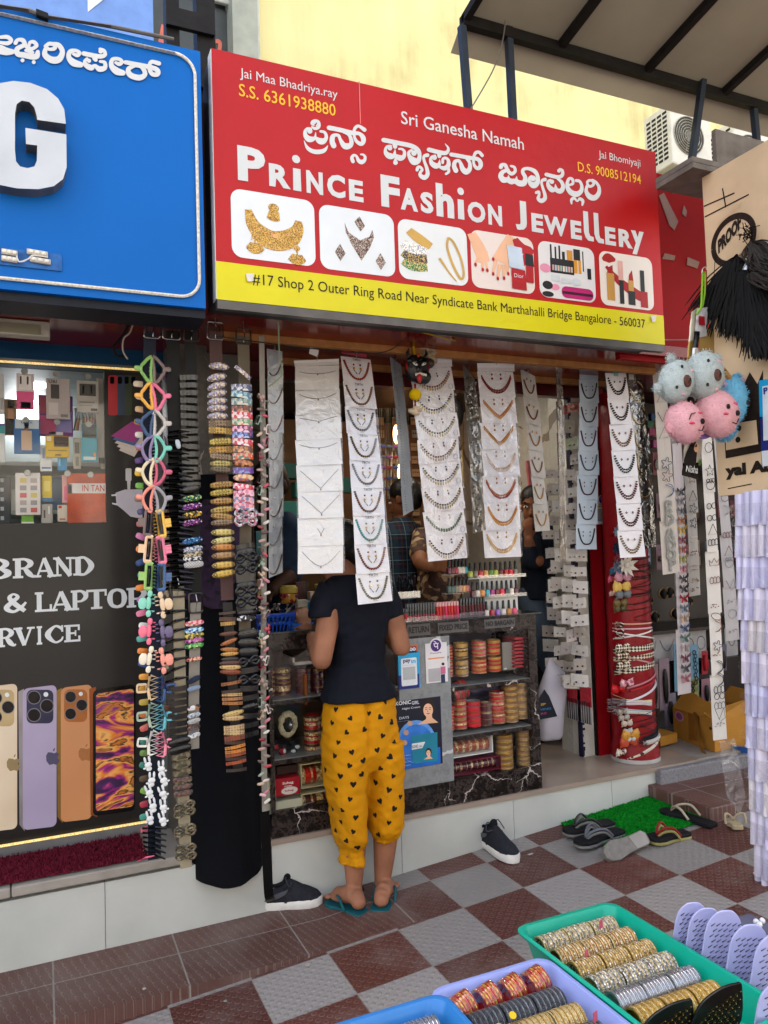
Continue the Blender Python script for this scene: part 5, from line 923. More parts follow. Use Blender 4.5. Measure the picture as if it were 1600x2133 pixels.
for x0,x1,y0,y1,Y,c,l in((405,505,845,985,.16,'#a8a294','cream carton with small print behind the blue tub'),(500,560,860,1010,.2,'#1f6f92','small blue and yellow carton behind the blue tub'),(600,695,680,740,.34,'#b5a437','yellow topped pack beside the customer shoulder'),(380,480,660,850,.34,'#4a2a2a','dark brown tube standing behind the jar'),(530,590,760,850,.3,'#b09a86','beige pack printed with an eye'),(440,510,660,850,.38,'#22201f','black narrow pack behind the jar')):
 a_,b_=Zc(x0,y1,Y),Zc(x1,y0,Y);tag(G().box(a_.x,b_.x,Y,Y+.04,a_.z,b_.z).obj('carton',mat(c,.35,var=.2,scale=40),origin=a_,smooth=False,bevel=.003),l,'carton')
tag(G().box(.815,2.09,.30,.45,ZT,ZT+.01).obj('back_ledge',mat('#2b2522',.4),origin=(1.4,.4,ZT),smooth=False),'low dark ledge along the back of the counter top','ledge')
# ================================================================== people
def ering(c,rx,ry,n=20,e=.9):
 sp=lambda v:math.copysign(abs(v)**e,v)
 return[V((c[0]+rx*sp(cos(2*pi*j/n)),c[1]+ry*sp(sin(2*pi*j/n)),c[2]))for j in range(n)]
def pxrings(rows,k=1,s=1,c=748):
 """rows (py, px_left, px_right, Y, ry): level elliptic rings"""
 out=[]
 for r in rows:
  a_,b_=W(c+(r[1]-c)*s,r[0],r[3]),W(c+(r[2]-c)*s,r[0],r[3]);out.append(ering(((a_.x+b_.x)/2,r[3],(a_.z+b_.z)/2),(b_.x-a_.x)/2*k,r[4]*k))
 return out
def limb(g,pts,n=12):
 P=[V(p[0])for p in pts];R=[p[1]for p in pts];k=max(2,4);PP=catmull(P,4);RR=catmull(R,4)
 g.tube(PP,list(RR),n);g.ell(P[0],R[0],10,6);g.ell(P[-1],R[-1],10,6);return g
def hand(g,wrist,d,nrm,side,s=1.0,curl=.5,spread=.18):
 """palm and five unequal bent fingers; d: towards the fingertips, nrm: back of the hand, side: towards the thumb"""
 d,nrm,side=V(d).normalized(),V(nrm).normalized(),V(side).normalized();w=V(wrist)
 Rm=Matrix((side,d,nrm)).transposed();g.ell(w+d*.045*s,(.036*s,.05*s,.013*s),12,8,R=Rm);g.tube([w-d*.02*s,w+d*.02*s],[.022*s,.024*s],10)
 for i,(o,L)in enumerate(((.026,.070),(.009,.078),(-.009,.072),(-.026,.056))):
  b0=w+d*.085*s+side*o*s;dd=(d+side*(o*spread*22)).normalized();p1=b0+dd*L*.45*s-nrm*curl*.010*s;p2=p1+(dd-nrm*curl*.7).normalized()*L*.32*s;p3=p2+(dd-nrm*curl*1.4).normalized()*L*.25*s
  g.tube([w+d*.05*s+side*o*.8*s,b0,p1,p2,p3],[.0095*s,.0095*s,.0085*s,.0078*s,.006*s],8);g.ell(p3,.006*s,8,6)
 t0=w+d*.02*s+side*.022*s;t1=t0+(side*.8+d*.7-nrm*.2).normalized()*.034*s;t2=t1+(d*.9+side*.45-nrm*.3*curl).normalized()*.028*s
 g.tube([t0,t1,t2],[.012*s,.0105*s,.007*s],8);g.ell(t2,.007*s,8,6)
def head(g,c,face,s=1.0,tilt=0):
 """skull, jaw, nose, brow, lips, ears; face = direction looked in"""
 f=V((face[0],face[1],face[2])).normalized();r=f.cross(V((0,0,1))).normalized();u=r.cross(f);Rm=Matrix((r,f,u)).transposed();c=V(c);P=lambda x,y,z:c+(r*x+f*y+u*z)*s
 g.ell(P(0,-.012,.03),(.074*s,.092*s,.085*s),16,12,R=Rm);g.ell(P(0,.02,-.035),(.060*s,.068*s,.072*s),14,10,R=Rm);g.ell(P(0,.058,-.088),(.028*s,.022*s,.020*s),10,8,R=Rm)
 g.tube([P(0,.080,.012),P(0,.096,-.018),P(0,.104,-.034),P(0,.088,-.042)],[.008*s,.010*s,.013*s,.010*s],8);g.ell(P(0,.080,-.066),(.024*s,.010*s,.010*s),8,6,R=Rm);g.ell(P(0,.074,.026),(.05*s,.012*s,.009*s),10,6,R=Rm)
 for q in(-1,1):g.ell(P(q*.076,-.010,-.005),(.010*s,.020*s,.030*s),8,6,R=Rm)
 return P,Rm
def face_parts(P,Rm,s,parent,brow='#1a1310'):
 for q in(-1,1):
  e=G().ell(P(q*.031,.076,.006),(.014*s,.008*s,.0085*s),10,8,R=Rm).obj('eye',mat('#d6d0c8',.2),parent);G().ell(P(q*.031,.0835,.006),(.0062*s,.002*s,.0062*s),8,6,R=Rm).obj('iris',mat('#20130d',.15),e)
  G().tube([P(q*.012,.088,.026),P(q*.032,.086,.033),P(q*.052,.074,.027)],[.003*s,.0042*s,.002*s],6).obj('eyebrow',mat(brow,.8),parent)
 G().ell(P(0,.0885,-.066),(.021*s,.004*s,.006*s),10,6,R=Rm).obj('lips',mat('#8a4a3e',.4),parent)
def displace(ob,fn):
 me=ob.data;nr=[v.normal.copy()for v in me.vertices]
 for v,n_ in zip(me.vertices,nr):v.co+=n_*fn(v.co)
 me.update()
nz=lambda x,y,z:noise.noise(V((x,y,z)))
m_sk=mat('#8c5f48',.55,var=.2,scale=11,bump=.03,bscale=200);m_skd=mat('#6b422c',.5,var=.08,scale=14);m_hair=mat('#0e0b0a',.42,var=.3,scale=60,bump=.4,bscale=140)
YB_=-.13
WM=thing('person','person seen from behind in navy t-shirt and yellow heart-print trousers at the counter','person',WZ(760,1885,0))
g=G()
hd=W(704,1148,-.10);faceD=V((-.82,.52,-.22));P,Rm=head(g,hd,faceD,.98)
limb(g,[(W(722,1215,-.12),.056),(W(718,1190,-.11),.049),(W(712,1165,-.10),.05)])
g.loft(pxrings([(1205,700,770,-.12,.06),(1228,685,800,-.12,.075),(1290,700,796,-.11,.085),(1390,698,790,-.10,.075),(1460,685,810,-.11,.09),(1540,684,815,-.12,.10)]))
shL,elL,wrL=W(692,1240,-.13),W(670,1374,-.19),W(650,1322,.02)
limb(g,[(shL,.05),(lerp(shL,elL,.45),.0455),(elL,.040)]);limb(g,[(elL,.040),(lerp(elL,wrL,.4),.037),(wrL,.026)])
hand(g,wrL+V((-.012,.025,.02)),W(634,1276,.12)-wrL,(-.2,-.5,.8),(-1,-.2,-.35),1.0,.55)
shR,elR,wrR=W(806,1240,-.13),W(836,1348,-.17),W(806,1322,.03)
limb(g,[(shR,.049),(lerp(shR,elR,.5),.044),(elR,.039)]);limb(g,[(elR,.039),(lerp(elR,wrR,.4),.036),(wrR,.026)]);hand(g,wrR,(-.75,.6,.15),(.1,-.3,.9),(-.3,.6,.5),1.0,.5)
kL,aL=W(736,1740,-.12),W(738,1846,-.135);heL,toL=WZ(751,1890,.03),WZ(690,1868,.022)
limb(g,[(W(716,1560,-.12),.075),(W(728,1660,-.11),.055),(W(736,1745,-.12),.052),(W(738,1790,-.125),.044),(aL,.031)])
kR,aR=W(803,1720,-.12),W(796,1846,-.12);heR,toR=WZ(793,1886,.03),WZ(817,1846,.022)
limb(g,[(W(795,1560,-.12),.075),(W(800,1650,-.11),.056),(W(803,1730,-.115),.052),(W(801,1775,-.118),.045),(aR,.031)])
def foot(g,ank,he,to):
 d=(to-he);d.z=0;L=d.length;d.normalize();s_=V((d.y,-d.x,0));z=he.z-.008
 q=lambda t,w,zz:V((he.x,he.y,z))+d*t*L+s_*w+V((0,0,zz))
 g.tube([ank,lerp(ank,q(.12,0,.03),.6),q(.08,0,.03)],[.031,.031,.03],12);g.ell(q(.06,0,.024),(.030,.032,.026),12,8)
 g.tube([q(.05,0,.028),q(.25,0,.042),q(.5,0,.034),q(.75,0,.022),q(.88,0,.014)],[.028,.032,.032,.030,.016],12,sq=None);g.tube([ank+V((0,0,-.01)),q(.3,0,.05),q(.55,0,.03)],[.03,.028,.024],10)
 for i,(w,r_,t)in enumerate(((.026,.0115,1.0),(.009,.009,1.0),(-.005,.0085,.97),(-.018,.008,.93),(-.029,.0075,.88))):
  w=-w if d.x<0 else w
  g.tube([q(.7,w*.8,.016),q(t-.06,w,.013),q(t,w,.010)],[r_*1.1,r_,r_*.85],8);g.ell(q(t,w,.010),r_*.9,8,6)
 return q
foot(g,aL,heL,toL);foot(g,aR,heR,toR)
body=remeshed('body',g,.0052,[m_sk],WM,6)
face_parts(P,Rm,.98,WM)
g=G();f_=faceD.normalized();g.ell(P(0,-.022,.040),(.084,.098,.090),16,12,R=Rm);g.ell(P(0,-.075,-.02),(.06,.045,.06),12,8,R=Rm);g.tube([P(0,-.09,-.01),P(0,-.115,-.05),P(.0,-.11,-.10)],[.04,.035,.012],10)
remeshed('hair',g,.008,[m_hair],WM,4)
g=G();g.loft(pxrings([(1196,692,752,-.122,.062),(1206,678,780,-.124,.075),(1220,664,810,-.126,.088),(1245,664,817,-.125,.102),(1285,674,812,-.12,.108),(1335,688,803,-.115,.104),(1385,685,801,-.115,.105),(1420,674,815,-.122,.126),(1440,668,823,-.126,.130),(1454,664,827,-.127,.134)],.95,.985))
for sh,el,q in((shL,elL,(W(682,1234,-.13),W(674,1262,-.14),W(673,1288,-.145))),(shR,elR,(W(801,1232,-.13),W(810,1262,-.14),W(815,1287,-.145)))):
 g.tube([lerp(q[0],W(745,1235,-.12),.45),q[0],q[1],q[2]],[.06,.056,.058,.056],16)
tee=remeshed('t_shirt',g,.006,[mat('#10131d',.85,var=.1,scale=40,bump=.08,bscale=350)],WM,5)
o_=V(WL['person'])
def tee_fold(c):
 p=c+o_;z=p.z;a_=.004*nz(p.x*14+z*9,p.y*6,z*22)+.006*(abs(nz(p.x*9-z*14,3,z*13))-.25)
 if z<.98:a_+=.004*sin(z*90+3*nz(p.x*9,0,z*5))*max(0,1-abs(z-.92)/.07)
 return a_
displace(tee,tee_fold)
hips=[(1425,690,800,-.122,.095),(1452,676,816,-.125,.118),(1462,668,826,-.128,.130),(1490,664,830,-.13,.138),(1530,665,834,-.13,.138),(1565,667,836,-.13,.132),(1600,676,830,-.128,.10)]
LG=[(1540,666,762,-.13,.128),(1600,669,762.5,-.13,.122),(1650,677,763,-.13,.115),(1700,688,763,-.13,.108),(1735,694,764,-.13,.100),(1752,700,763,-.13,.088),(1764,710,757,-.13,.060),(1786,712,756,-.13,.056),(1796,707,761,-.13,.066)]
RG=[(1540,764,836,-.13,.125),(1600,765,837,-.13,.118),(1650,767,838,-.13,.112),(1700,768,839,-.13,.106),(1722,770,838,-.13,.098),(1736,775,832,-.13,.082),(1743,781,824,-.13,.060),(1749,779,826,-.13,.064)]
g=G();g.loft(pxrings(hips,.9,.97));g.loft(pxrings(LG,.97,.93));g.loft(pxrings(RG,.97,.93))
m_yel=mat('#bd8004',.8,var=.06,scale=9,bump=.1,bscale=300)
pants=remeshed('trousers',g,.0065,[m_yel,mat('#1d1813',.8)],WM,4)
def pant_fold(c):
 p=c+o_;a_=.010*nz(p.x*15+p.y*10,p.y*8,p.z*2.2)+.006*nz(p.x*24+p.z*12,p.y*16,p.z*9+4)+.0055*(abs(nz(p.x*16-p.z*26,p.y*9,p.z*15))-.25)+.004*(abs(nz(p.x*30+p.z*30,p.y*12,p.z*18+5))-.25)-.016*math.exp(-((p.x-1.14)/.012)**2)*(p.y<-.13)*max(0,min(1,(p.z-.56)/.1))
 lo=max(0,1-max(0,p.z-.30)/.14);a_+=lo*.006*nz(p.x*24,p.y*24,p.z*20+9)
 if p.z<.26:a_+=.0022*sin(p.z*700)+.004*nz(p.x*60,p.y*60,2)
 if abs(p.z-.78)<.1:a_+=.003*nz(p.x*10,5,p.z*40)
 return a_
displace(pants,pant_fold)
bv=BVHTree.FromPolygons([v.co+o_ for v in pants.data.vertices],[tuple(p.vertices)for p in pants.data.polygons])
heart=[(0,-.9),(.5,-.35),(.85,.15),(.8,.6),(.45,.8),(.1,.6),(0,.42),(-.1,.6),(-.45,.8),(-.8,.6),(-.85,.15),(-.5,-.35)]
placed=[];tris=[];rnd=random.Random(11);polys=pants.data.polygons;seeds=[]
for sx,sy in((664,1455),(758,1450),(802,1462),(700,1478),(768,1486),(672,1480),(692,1506),(730,1497),(792,1494),(816,1505),(671,1518),(722,1526),(759,1520),(797,1533),(705,1547),(821,1547),(786,1563),(733,1567),(697,1575),(813,1577),(757,1585),(728,1595),(792,1601),(678,1604),(709,1617),(754,1613),(819,1617),(736,1634),(783,1630),(701,1645),(810,1646),(694,1654),(729,1665),(792,1669),(693,1685),(713,1688),(821,1685),(741,1703),(782,1698),(711,1712),(810,1714),(736,1733),(789,1739),(722,1752),(755,1541),(826,1598),(834,1660),(745,1765),(700,1730)):seeds.append(ray(sx,sy))
def put_heart(hit,nrm):
 if any((hit-q).length<.045 for q in placed):return
 placed.append(hit);s_=.0128*rnd.uniform(.9,1.15);a_=rnd.uniform(-.9,.9);u=V((0,0,1)).cross(nrm)
 if u.length<.2:return
 u.normalize();w=nrm.cross(u);pts=[]
 for x,y in heart:
  x,y=x*cos(a_)-y*sin(a_),x*sin(a_)+y*cos(a_);q=hit+u*x*s_*1.0+w*y*s_;r=bv.find_nearest(q+nrm*.002);pts.append(r[0]+r[1]*.0012)
 tris.append((pts,hit+nrm*.0016))
for d in seeds:
 r=bv.ray_cast(CAM,d.normalized())
 if r[0]:put_heart(r[0],r[1])
for k in range(700):
 p=rnd.choice(polys);c=p.center+o_
 if c.z>.28 and(p.normal.y>-.25):
  if not any((c-q).length<.082 for q in placed):put_heart(c,p.normal.copy())
bm=bmesh.new();bm.from_mesh(pants.data)
for pts,ctr in tris:
 vs=[bm.verts.new(p-o_)for p in pts];cv=bm.verts.new(ctr-o_)
 for i in range(12):
  f_=bm.faces.new((vs[i],vs[(i+1)%12],cv));f_.material_index=1
bm.to_mesh(pants.data);bm.free()
G().tube([aL+V((.036*cos(t),.036*sin(t),-.012+.004*sin(t)))for t in[2*pi*i/20 for i in range(20)]],.003,6,True).obj('anklet',mat('#2a1512',.6),WM)
m_teal=mat('#135058',.5,var=.08)
def flipflop(he,to,parent,m_sole,m_strap,wide=.046,th=.018,z=None,name='slipper'):
 d=to-he;d.z=0;L=d.length*1.10;d.normalize();s_=V((d.y,-d.x,0));o=V((he.x,he.y,z if z is not None else he.z-.024))-d*.02
 pr=[(0,.55),(.04,.72),(.15,.80),(.35,.74),(.55,.80),(.72,1.0),(.88,.95),(.97,.62),(1.0,.3)]
 out=[o+d*t*L+s_*w*wide for t,w in pr]+[o+d*t*L-s_*w*wide for t,w in pr[::-1]]
 sl_=G().ngon(out,0,(0,0,th)).obj(name,m_sole,parent,smooth=False,bevel=.004)
 g=G();top=V((0,0,th))
 for q in(-1,1):g.tube(catmull([o+d*L*.80+top+V((0,0,.004)),o+d*L*.70+s_*q*.018+top+V((0,0,.030)),o+d*L*.52+s_*q*.040+top+V((0,0,.036)),o+d*L*.36+s_*q*.044+top],5),.0055,6)
 g.obj('strap',m_strap,sl_);return sl_
flipflop(heL-(toL-heL)*.06,toL+(toL-heL)*.06,WM,m_teal,m_teal,.053,.018,.001);flipflop(heR-(toR-heR)*.06,toR,WM,m_teal,m_teal,.052,.018,.006)
def dressed(label,loc,skin,torso,legs,sleeves,hd,face,hands,m_shirt,m_trou,hair=True,s=1.0,arms=(),vox=.009):
 t=thing('person',label,'person',loc);g=G();P,Rm=head(g,hd,face,s);hdv=V(hd)
 limb(g,[(hdv+V((0,.01,-.06)),.05),(V((hdv.x,hdv.y+.02,torso_top(torso))),.055)]);g.loft(shrink(pxrings(torso),.8))
 for a_ in arms:limb(g,a_)
 for h_ in hands:hand(g,*h_)
 for L_ in legs:limb(g,[(p,r*.8)for p,r in L_]);e=L_[-1][0];g.ell(e+V((-.03,-.05,0)),(.05,.11,.035),10,6)
 remeshed('body',g,.0065,[skin],t,5);face_parts(P,Rm,s,t)
 if hair:
  g=G();g.ell(P(0,-.02,.046),(.083*s,.097*s,.085*s),14,10,R=Rm);g.ell(P(0,-.055,.0),(.075*s,.065*s,.08*s),12,8,R=Rm);remeshed('hair',g,.009,[m_hair],t,3)
 g=G();g.loft(pxrings(torso))
 for a_ in sleeves:limb(g,a_)
 sh=remeshed('shirt',g,.010,[m_shirt],t,4);displace(sh,lambda c:.006*nz(c.x*12+c.z*7,c.y*8,c.z*14))
 if legs:
  g=G();
  for L_ in legs:limb(g,L_)
  tr_=remeshed('trousers',g,.010,[m_trou],t,4);displace(tr_,lambda c:.006*nz(c.x*14,c.y*9,c.z*12))
 return t
def torso_top(t):return W(t[0][1],t[0][0],t[0][3]).z
def shrink(rings,k):
 out=[]
 for r in rings:
  c=sum(r,V((0,0,0)))/len(r);out.append([c+(p-c)*k for p in r])
 return out
def plaid():
 m,t,b,L=newmat('plaid_cloth');tc=N(t,'TexCoord');sp=N(t,'SeparateXYZ');L(tc.outputs['Object'],sp.inputs[0]);prev=None
 col=None
 for ax,sc_,off,c,wd_ in((0,14,0,'#1d3a52',.28),(2,14,.1,'#173248',.28),(0,14,.5,'#4a2430',.10),(2,14,.55,'#50262f',.10),(0,14,.14,'#6f8f9c',.06),(2,14,.24,'#6f8f9c',.06)):
  a_=N(t,'Math',operation='MULTIPLY_ADD');a_.inputs[1].default_value=sc_;a_.inputs[2].default_value=off;L(sp.outputs[ax],a_.inputs[0]);f_=N(t,'Math',operation='FRACT');L(a_.outputs[0],f_.inputs[0])
  lt=N(t,'Math',operation='LESS_THAN');lt.inputs[1].default_value=wd_;L(f_.outputs[0],lt.inputs[0]);h_=N(t,'Math',operation='MULTIPLY');h_.inputs[1].default_value=.6;L(lt.outputs[0],h_.inputs[0])
  mx=N(t,'MixRGB');L(h_.outputs[0],mx.inputs[0]);mx.inputs[2].default_value=(*hx(c),1)
  if col:L(col,mx.inputs[1])
  else:mx.inputs[1].default_value=(*hx('#0d1826'),1)
  col=mx.outputs[0]
 L(col,b.inputs['Base Color']);b.inputs['Roughness'].default_value=.85;return m
Yq=.95
zf=.272
def straight_legs(x,Y,r=.085,dx=.09):return[[(V((x+q*dx,Y,.95)),r*1.1),(V((x+q*dx,Y,.6)),r*.8),(V((x+q*dx,Y,zf+.05)),r*.65)]for q in(-1,1)]
m_jean=mat('#3d4a58',.8,var=.18,scale=8,bump=.1,bscale=200);m_dkt=mat('#1c1d22',.8)
x_=W(832,1200,Yq).x
dressed('person inside in a blue plaid shirt, turned away from the street',(x_,Yq,zf),m_skd,[(1078,822,852,Yq,.06),(1090,806,862,Yq,.09),(1110,798,868,Yq,.12),(1170,796,866,Yq,.13),(1290,796,864,Yq,.13)],straight_legs(x_,Yq),[[(W(862,1112,Yq-.03),.062),(W(860,1180,Yq-.06),.058),(W(856,1245,Yq-.02),.045)],[(W(800,1112,Yq),.062),(W(797,1180,Yq),.055),(W(805,1240,Yq-.1),.045)]],W(842,1042,Yq),(-.5,.8,-.25),[],plaid(),m_dkt,arms=[])
Yq=.80;x_=W(912,1200,Yq).x
m_floral=spots(['#3a2016','#4a2c1c','#a08664','#2e1a12','#7a5a3c'],34,.8,0,.05)
dressed('person inside in a brown and cream patterned dress, hand raised',(x_,Yq,zf),mat('#8a5a3e',.5),[(1092,895,925,Yq,.06),(1105,876,945,Yq,.09),(1140,870,952,Yq,.12),(1200,872,955,Yq,.13),(1300,868,960,Yq,.15)],straight_legs(x_,Yq,.1),[[(W(880,1118,Yq),.06),(W(874,1150,Yq-.1),.055),(W(874,1160,Yq-.12),.05)]],W(910,1050,Yq),(-.3,-.9,0),[(W(890,1180,Yq-.2),(1,-.1,.0),(0,-.6,.7),(0,-.3,1),1.0,.7)],m_floral,m_floral,arms=[[(W(874,1150,Yq-.1),.045),(W(876,1172,Yq-.17),.04),(W(892,1181,Yq-.2),.028)]])
Yq=.70;x_=W(1130,1200,Yq).x
elb,wr=W(1108,1172,Yq-.16),W(1102,1126,Yq-.17)
Yl=Yq+.02
dressed('person inside in navy shirt and grey jeans, hand held over mouth',(x_,Yq,zf),mat('#7a4e36',.5),[(1096,1112,1150,Yq,.06),(1108,1098,1164,Yq,.09),(1130,1094,1172,Yq,.12),(1180,1094,1170,Yq,.125),(1235,1092,1170,Yq,.125),(1248,1090,1170,Yq,.125)],[[(W(1112,1245,Yl),.10),(W(1122,1320,Yl-.06),.080),(W(1128,1400,Yl),.065),(V((W(1130,1400,Yl).x,Yl,zf+.05)),.058)],[(W(1148,1245,Yl),.10),(W(1152,1320,Yl-.03),.082),(W(1166,1390,Yl+.06),.066),(V((W(1176,1400,Yl).x,Yl+.1,zf+.05)),.06)]],[[(W(1104,1120,Yq-.03),.062),(elb,.055),(lerp(elb,wr,.55),.043)],[(W(1164,1122,Yq),.062),(W(1168,1175,Yq-.12),.052),(W(1135,1170,Yq-.19),.045)]],W(1112,1056,Yq-.03),(-.72,-.7,-.1),[(wr,W(1098,1078,Yq-.15)-wr,(-.5,-.8,.1),(1,-.3,.3),.9,1.3)],mat('#121824',.8,var=.12,scale=30,bump=.1,bscale=200),m_jean,arms=[[(elb,.042),(wr,.028)],[(W(1168,1175,Yq-.12),.04),(W(1120,1168,Yq-.2),.03)]])
Yq=.58;x_=W(590,1180,Yq).x
elb,wr=W(612,1192,Yq-.1),W(566,1232,Yq-.22)
dressed('person behind the counter in a denim shirt, reaching down with one arm',(x_,Yq,zf),mat('#3f271c',.5),[(1066,575,605,Yq,.06),(1080,556,622,Yq,.09),(1105,548,630,Yq,.12),(1180,552,622,Yq,.13),(1330,552,622,Yq,.13)],straight_legs(x_,Yq),[[(W(604,1100,Yq-.02),.065),(W(613,1150,Yq-.06),.056),(elb,.050),(lerp(elb,wr,.12),.048)]],W(562,1012,Yq),(-.6,-.6,-.3),[(wr,(-.8,-.3,-.5),(0,-.5,.8),(.2,-.8,-.3),1.0,.6)],mat('#1f2e42',.85,var=.2,scale=12,bump=.15,bscale=160),m_dkt,arms=[[(elb,.042),(lerp(elb,wr,.4),.040),(wr,.028)]])
# ================================================================== hanging strips of carded necklaces
m_card=mat('#d2d1d6',.45,var=.03,coat=.35,crough=.18,cbump=.12,bscale=14);m_cardg=mat('#9fa7b0',.45,var=.06,coat=.35,crough=.15,cbump=.15,bscale=14)
m_hook=mat('#8a8680',.3,.8)
def bead_mesh(name,m=6):
 return G().ell((0,0,0),1,6,4).mesh(name)
def strip(name,label,cat,corners,Yt,Yb,n,card,group,neck=None,hook=True,film_=True,header=0,extra=None,bow=.004,gap=.0025):
 """corners: TL, TR, BR, BL picture points; top hangs at depth Yt, bottom at Yb; n cards"""
 TL_,TR_,BR_,BL_=corners;tl,tr,br,bl=W(*TL_,Yt),W(*TR_,Yt),W(*BR_,Yb),W(*BL_,Yb)
 top=(tl+tr)/2;t=thing(name,label,cat,top,group)
 ctx=[]
 nrm=(tr-tl).cross(bl-tl).normalized()
 if nrm.y>0:nrm=-nrm
 def P(u,v,l=0):return lerp(lerp(tl,tr,u),lerp(bl,br,u),v)+nrm*(l+bow*2*sin(v*pi))
 if header:
  G().ngon([P(-.01,0,.002),P(1.01,0,.002),P(1.0,header,.002),P(0,header,.002)],0,nrm*.0015).obj('header_card',card,t,smooth=False)
 for i in range(n):
  v0=header+(1-header)*i/n;v1=header+(1-header)*(i+1)/n+.004;tw=random.uniform(-.010,.010);sw=random.uniform(-.016,.016);sk=random.uniform(-.03,.03)
  Q=lambda u,v,l=0,v0=v0,v1=v1,tw=tw,sw=sw,i=i,sk=sk:P(u+sw+sk*(v-.2),lerp(v0,v1,v),l+.0012*(i%2)+.006*(1-v)*0+tw*(u-.5)+.006*v)
  g=G();k=6
  for a_ in range(k):
   for b_ in range(3):
    u0,u1,w0,w1=a_/k,(a_+1)/k,b_/3,(b_+1)/3;q=lambda u,w:Q(u,w,.003*noise.noise(V((u*2.5+i*7,w*2+top.x*9,i))))
    g.quad(q(u0,w0),q(u1,w0),q(u1,w1),q(u0,w1))
  c=g.obj('card',card,t)
  if neck:neck(i,Q,c,nrm)
  ctx.append((Q,c))
 if film_:
  g=G();k=6;kk=n*4
  for a_ in range(k):
   for b_ in range(kk):
    q=lambda a,b:P(-.02+1.04*a/k,header*.6+(1-header*.6)*b/kk*1.0,.011+.0025*noise.noise(V((a*.9+top.x*5,b*.7,2))))
    g.quad(q(a_,b_),q(a_+1,b_),q(a_+1,b_+1),q(a_,b_+1))
  g.obj('clear_sleeve',film('#ffffff',.06,.8,16),t)
 if hook:
  h=top;g=G().tube(catmull([h+V((0,-.002,-.012)),h+V((0,-.008,.006)),h+V((.003,-.004,.022)),h+V((0,.0,.04)),V((h.x,h.y,2.212))],4),.0013,5);g.obj('wire_hook',m_hook,t)
 return t,P,nrm
def beads(g,pts,r,flat=.6,mi=0):
 for p in pts:g.ell(p,r,6,4,mi)
def chain(Q,f,n,x0=.1,x1=.9,lift=.003):return[Q(lerp(x0,x1,j/(n-1)),f(lerp(x0,x1,j/(n-1))),lift)for j in range(n)]
U=lambda top,bot,p=2.6:(lambda x:top+(bot-top)*(1-abs((x-.5)/.42)**p))
def evenly(Q,f,n,x0,x1,lift=.003):
 P_=[Q(lerp(x0,x1,j/120),f(lerp(x0,x1,j/120)),lift)for j in range(121)];L=[0]
 for a_,b_ in zip(P_,P_[1:]):L.append(L[-1]+(b_-a_).length)
 out=[];k=0
 for j in range(n):
  d=L[-1]*j/(n-1)
  while k<119 and L[k+1]<d:k+=1
  out.append(lerp(P_[k],P_[k+1],(d-L[k])/max(1e-9,L[k+1]-L[k])))
 return out
def jewel(col,rough=.3,metal=.3):return mat(col,rough,metal,var=.35,scale=300)
def earrings(g,Q,y=.35,dx=.1,r=.0035,long=True):
 for q in(-1,1):
  for dy in((0,.12)if long else(0,)):g.ell(Q(.5+q*dx,y+dy,.004),(r*(1.2 if dy else .9),r*.6,r*(1.3 if dy else .9)),6,5)
def n1(i,Q,c,nrm):
 f=[lambda x:.22+.12*(1-abs((x-.5)*2.2)**2),lambda x:.18+.2*(1-abs((x-.5)*2.4)**2),lambda x:.12+.18*(1-abs((x-.5)*2.3)),lambda x:.15+.2*(1-abs((x-.5)*2.2)**2),lambda x:.15+.75*(1-abs((x-.5)*2.2)),lambda x:.12+.72*(1-abs((x-.5)*2.2)),lambda x:.3+.3*(1-abs((x-.5)*9)),lambda x:.15+.6*(1-abs((x-.5)*2.2)**1.6)][i]
 g=G();x0,x1=(.42,.58)if i==6 else(.08,.92);g.tube(evenly(Q,f,30,x0,x1,.003),.0011,4);g.ell(Q(.5,f(.5)+.04,.004),(.003,.002,.005),6,5);g.obj('necklace',jewel('#8a857c'),c)
m_gloss=mat('#d2d1cf',.35,var=.03,coat=1.6,crough=.06,cbump=1,bscale=9)
strip('necklace_strip','wide white strip of thin silver chains in shiny clear wrap, covering the customer head','necklaces',((613,752),(705,748),(715,1192),(620,1195)),-.085,-.275,8,m_gloss,'necklace card strips',n1,header=.03)
p=W(654,733,-.09);tag(G().obox(p,(.036,0,-.012),(0,.001,0),(.006,0,.028)).obj('price_tag',m_white,origin=p,smooth=False),'blank white tag tied at the top of the shiny wide strip','tag')
TC2=['#7a1f1a','#4f2a1c','#4b474d','#3a2c16','#4c484f','#4a1d1a','#2c7a78','#5c1620','#2f3826']
def n2(i,Q,c,nrm):
 f=U(.14,.86);g=G();pts=evenly(Q,f,25,.09,.91,.003)
 for j,p in enumerate(pts):g.ell(p,.0052,7,5);g.ell(lerp(p,pts[min(j+1,24)],.5)+nrm*.001,.0026,5,3,1)
 g.obj('necklace',[jewel(TC2[i],.35,.1),jewel('#b08a45',.3,.7)],c)
 for q in(-1,1):
  g=G();g.ell(Q(.5+q*.11,.30,.004),.0042,6,5);g.ell(Q(.5+q*.11,.44,.004),(.0052,.003,.0055),6,5,1);g.tube([Q(.5+q*.13,.50,.004),Q(.5+q*.03,.66,.004)],.002,4,m=2);g.obj('earring',[jewel(TC2[i],.35,.1),jewel('#b9913f',.3,.7),black_m],c)
 g=G();text_at(g,'TIRTH',lambda x,y,l=0:Q(x,1-y,.0035),.37,.865,.63,.955,.01);text_at(g,'handmade',lambda x,y,l=0:Q(x,1-y,.0035),.43,.05,.57,.085,0);g.obj('lettering',mat('#2a2a2c',.5),c,smooth=False)
strip('necklace_strip','strip of nine printed white cards with bead necklaces, draped over the customer shoulder','necklaces',((711,741),(772,750),(816,1250),(745,1258)),-.085,-.315,9,m_card,'necklace card strips',n2)
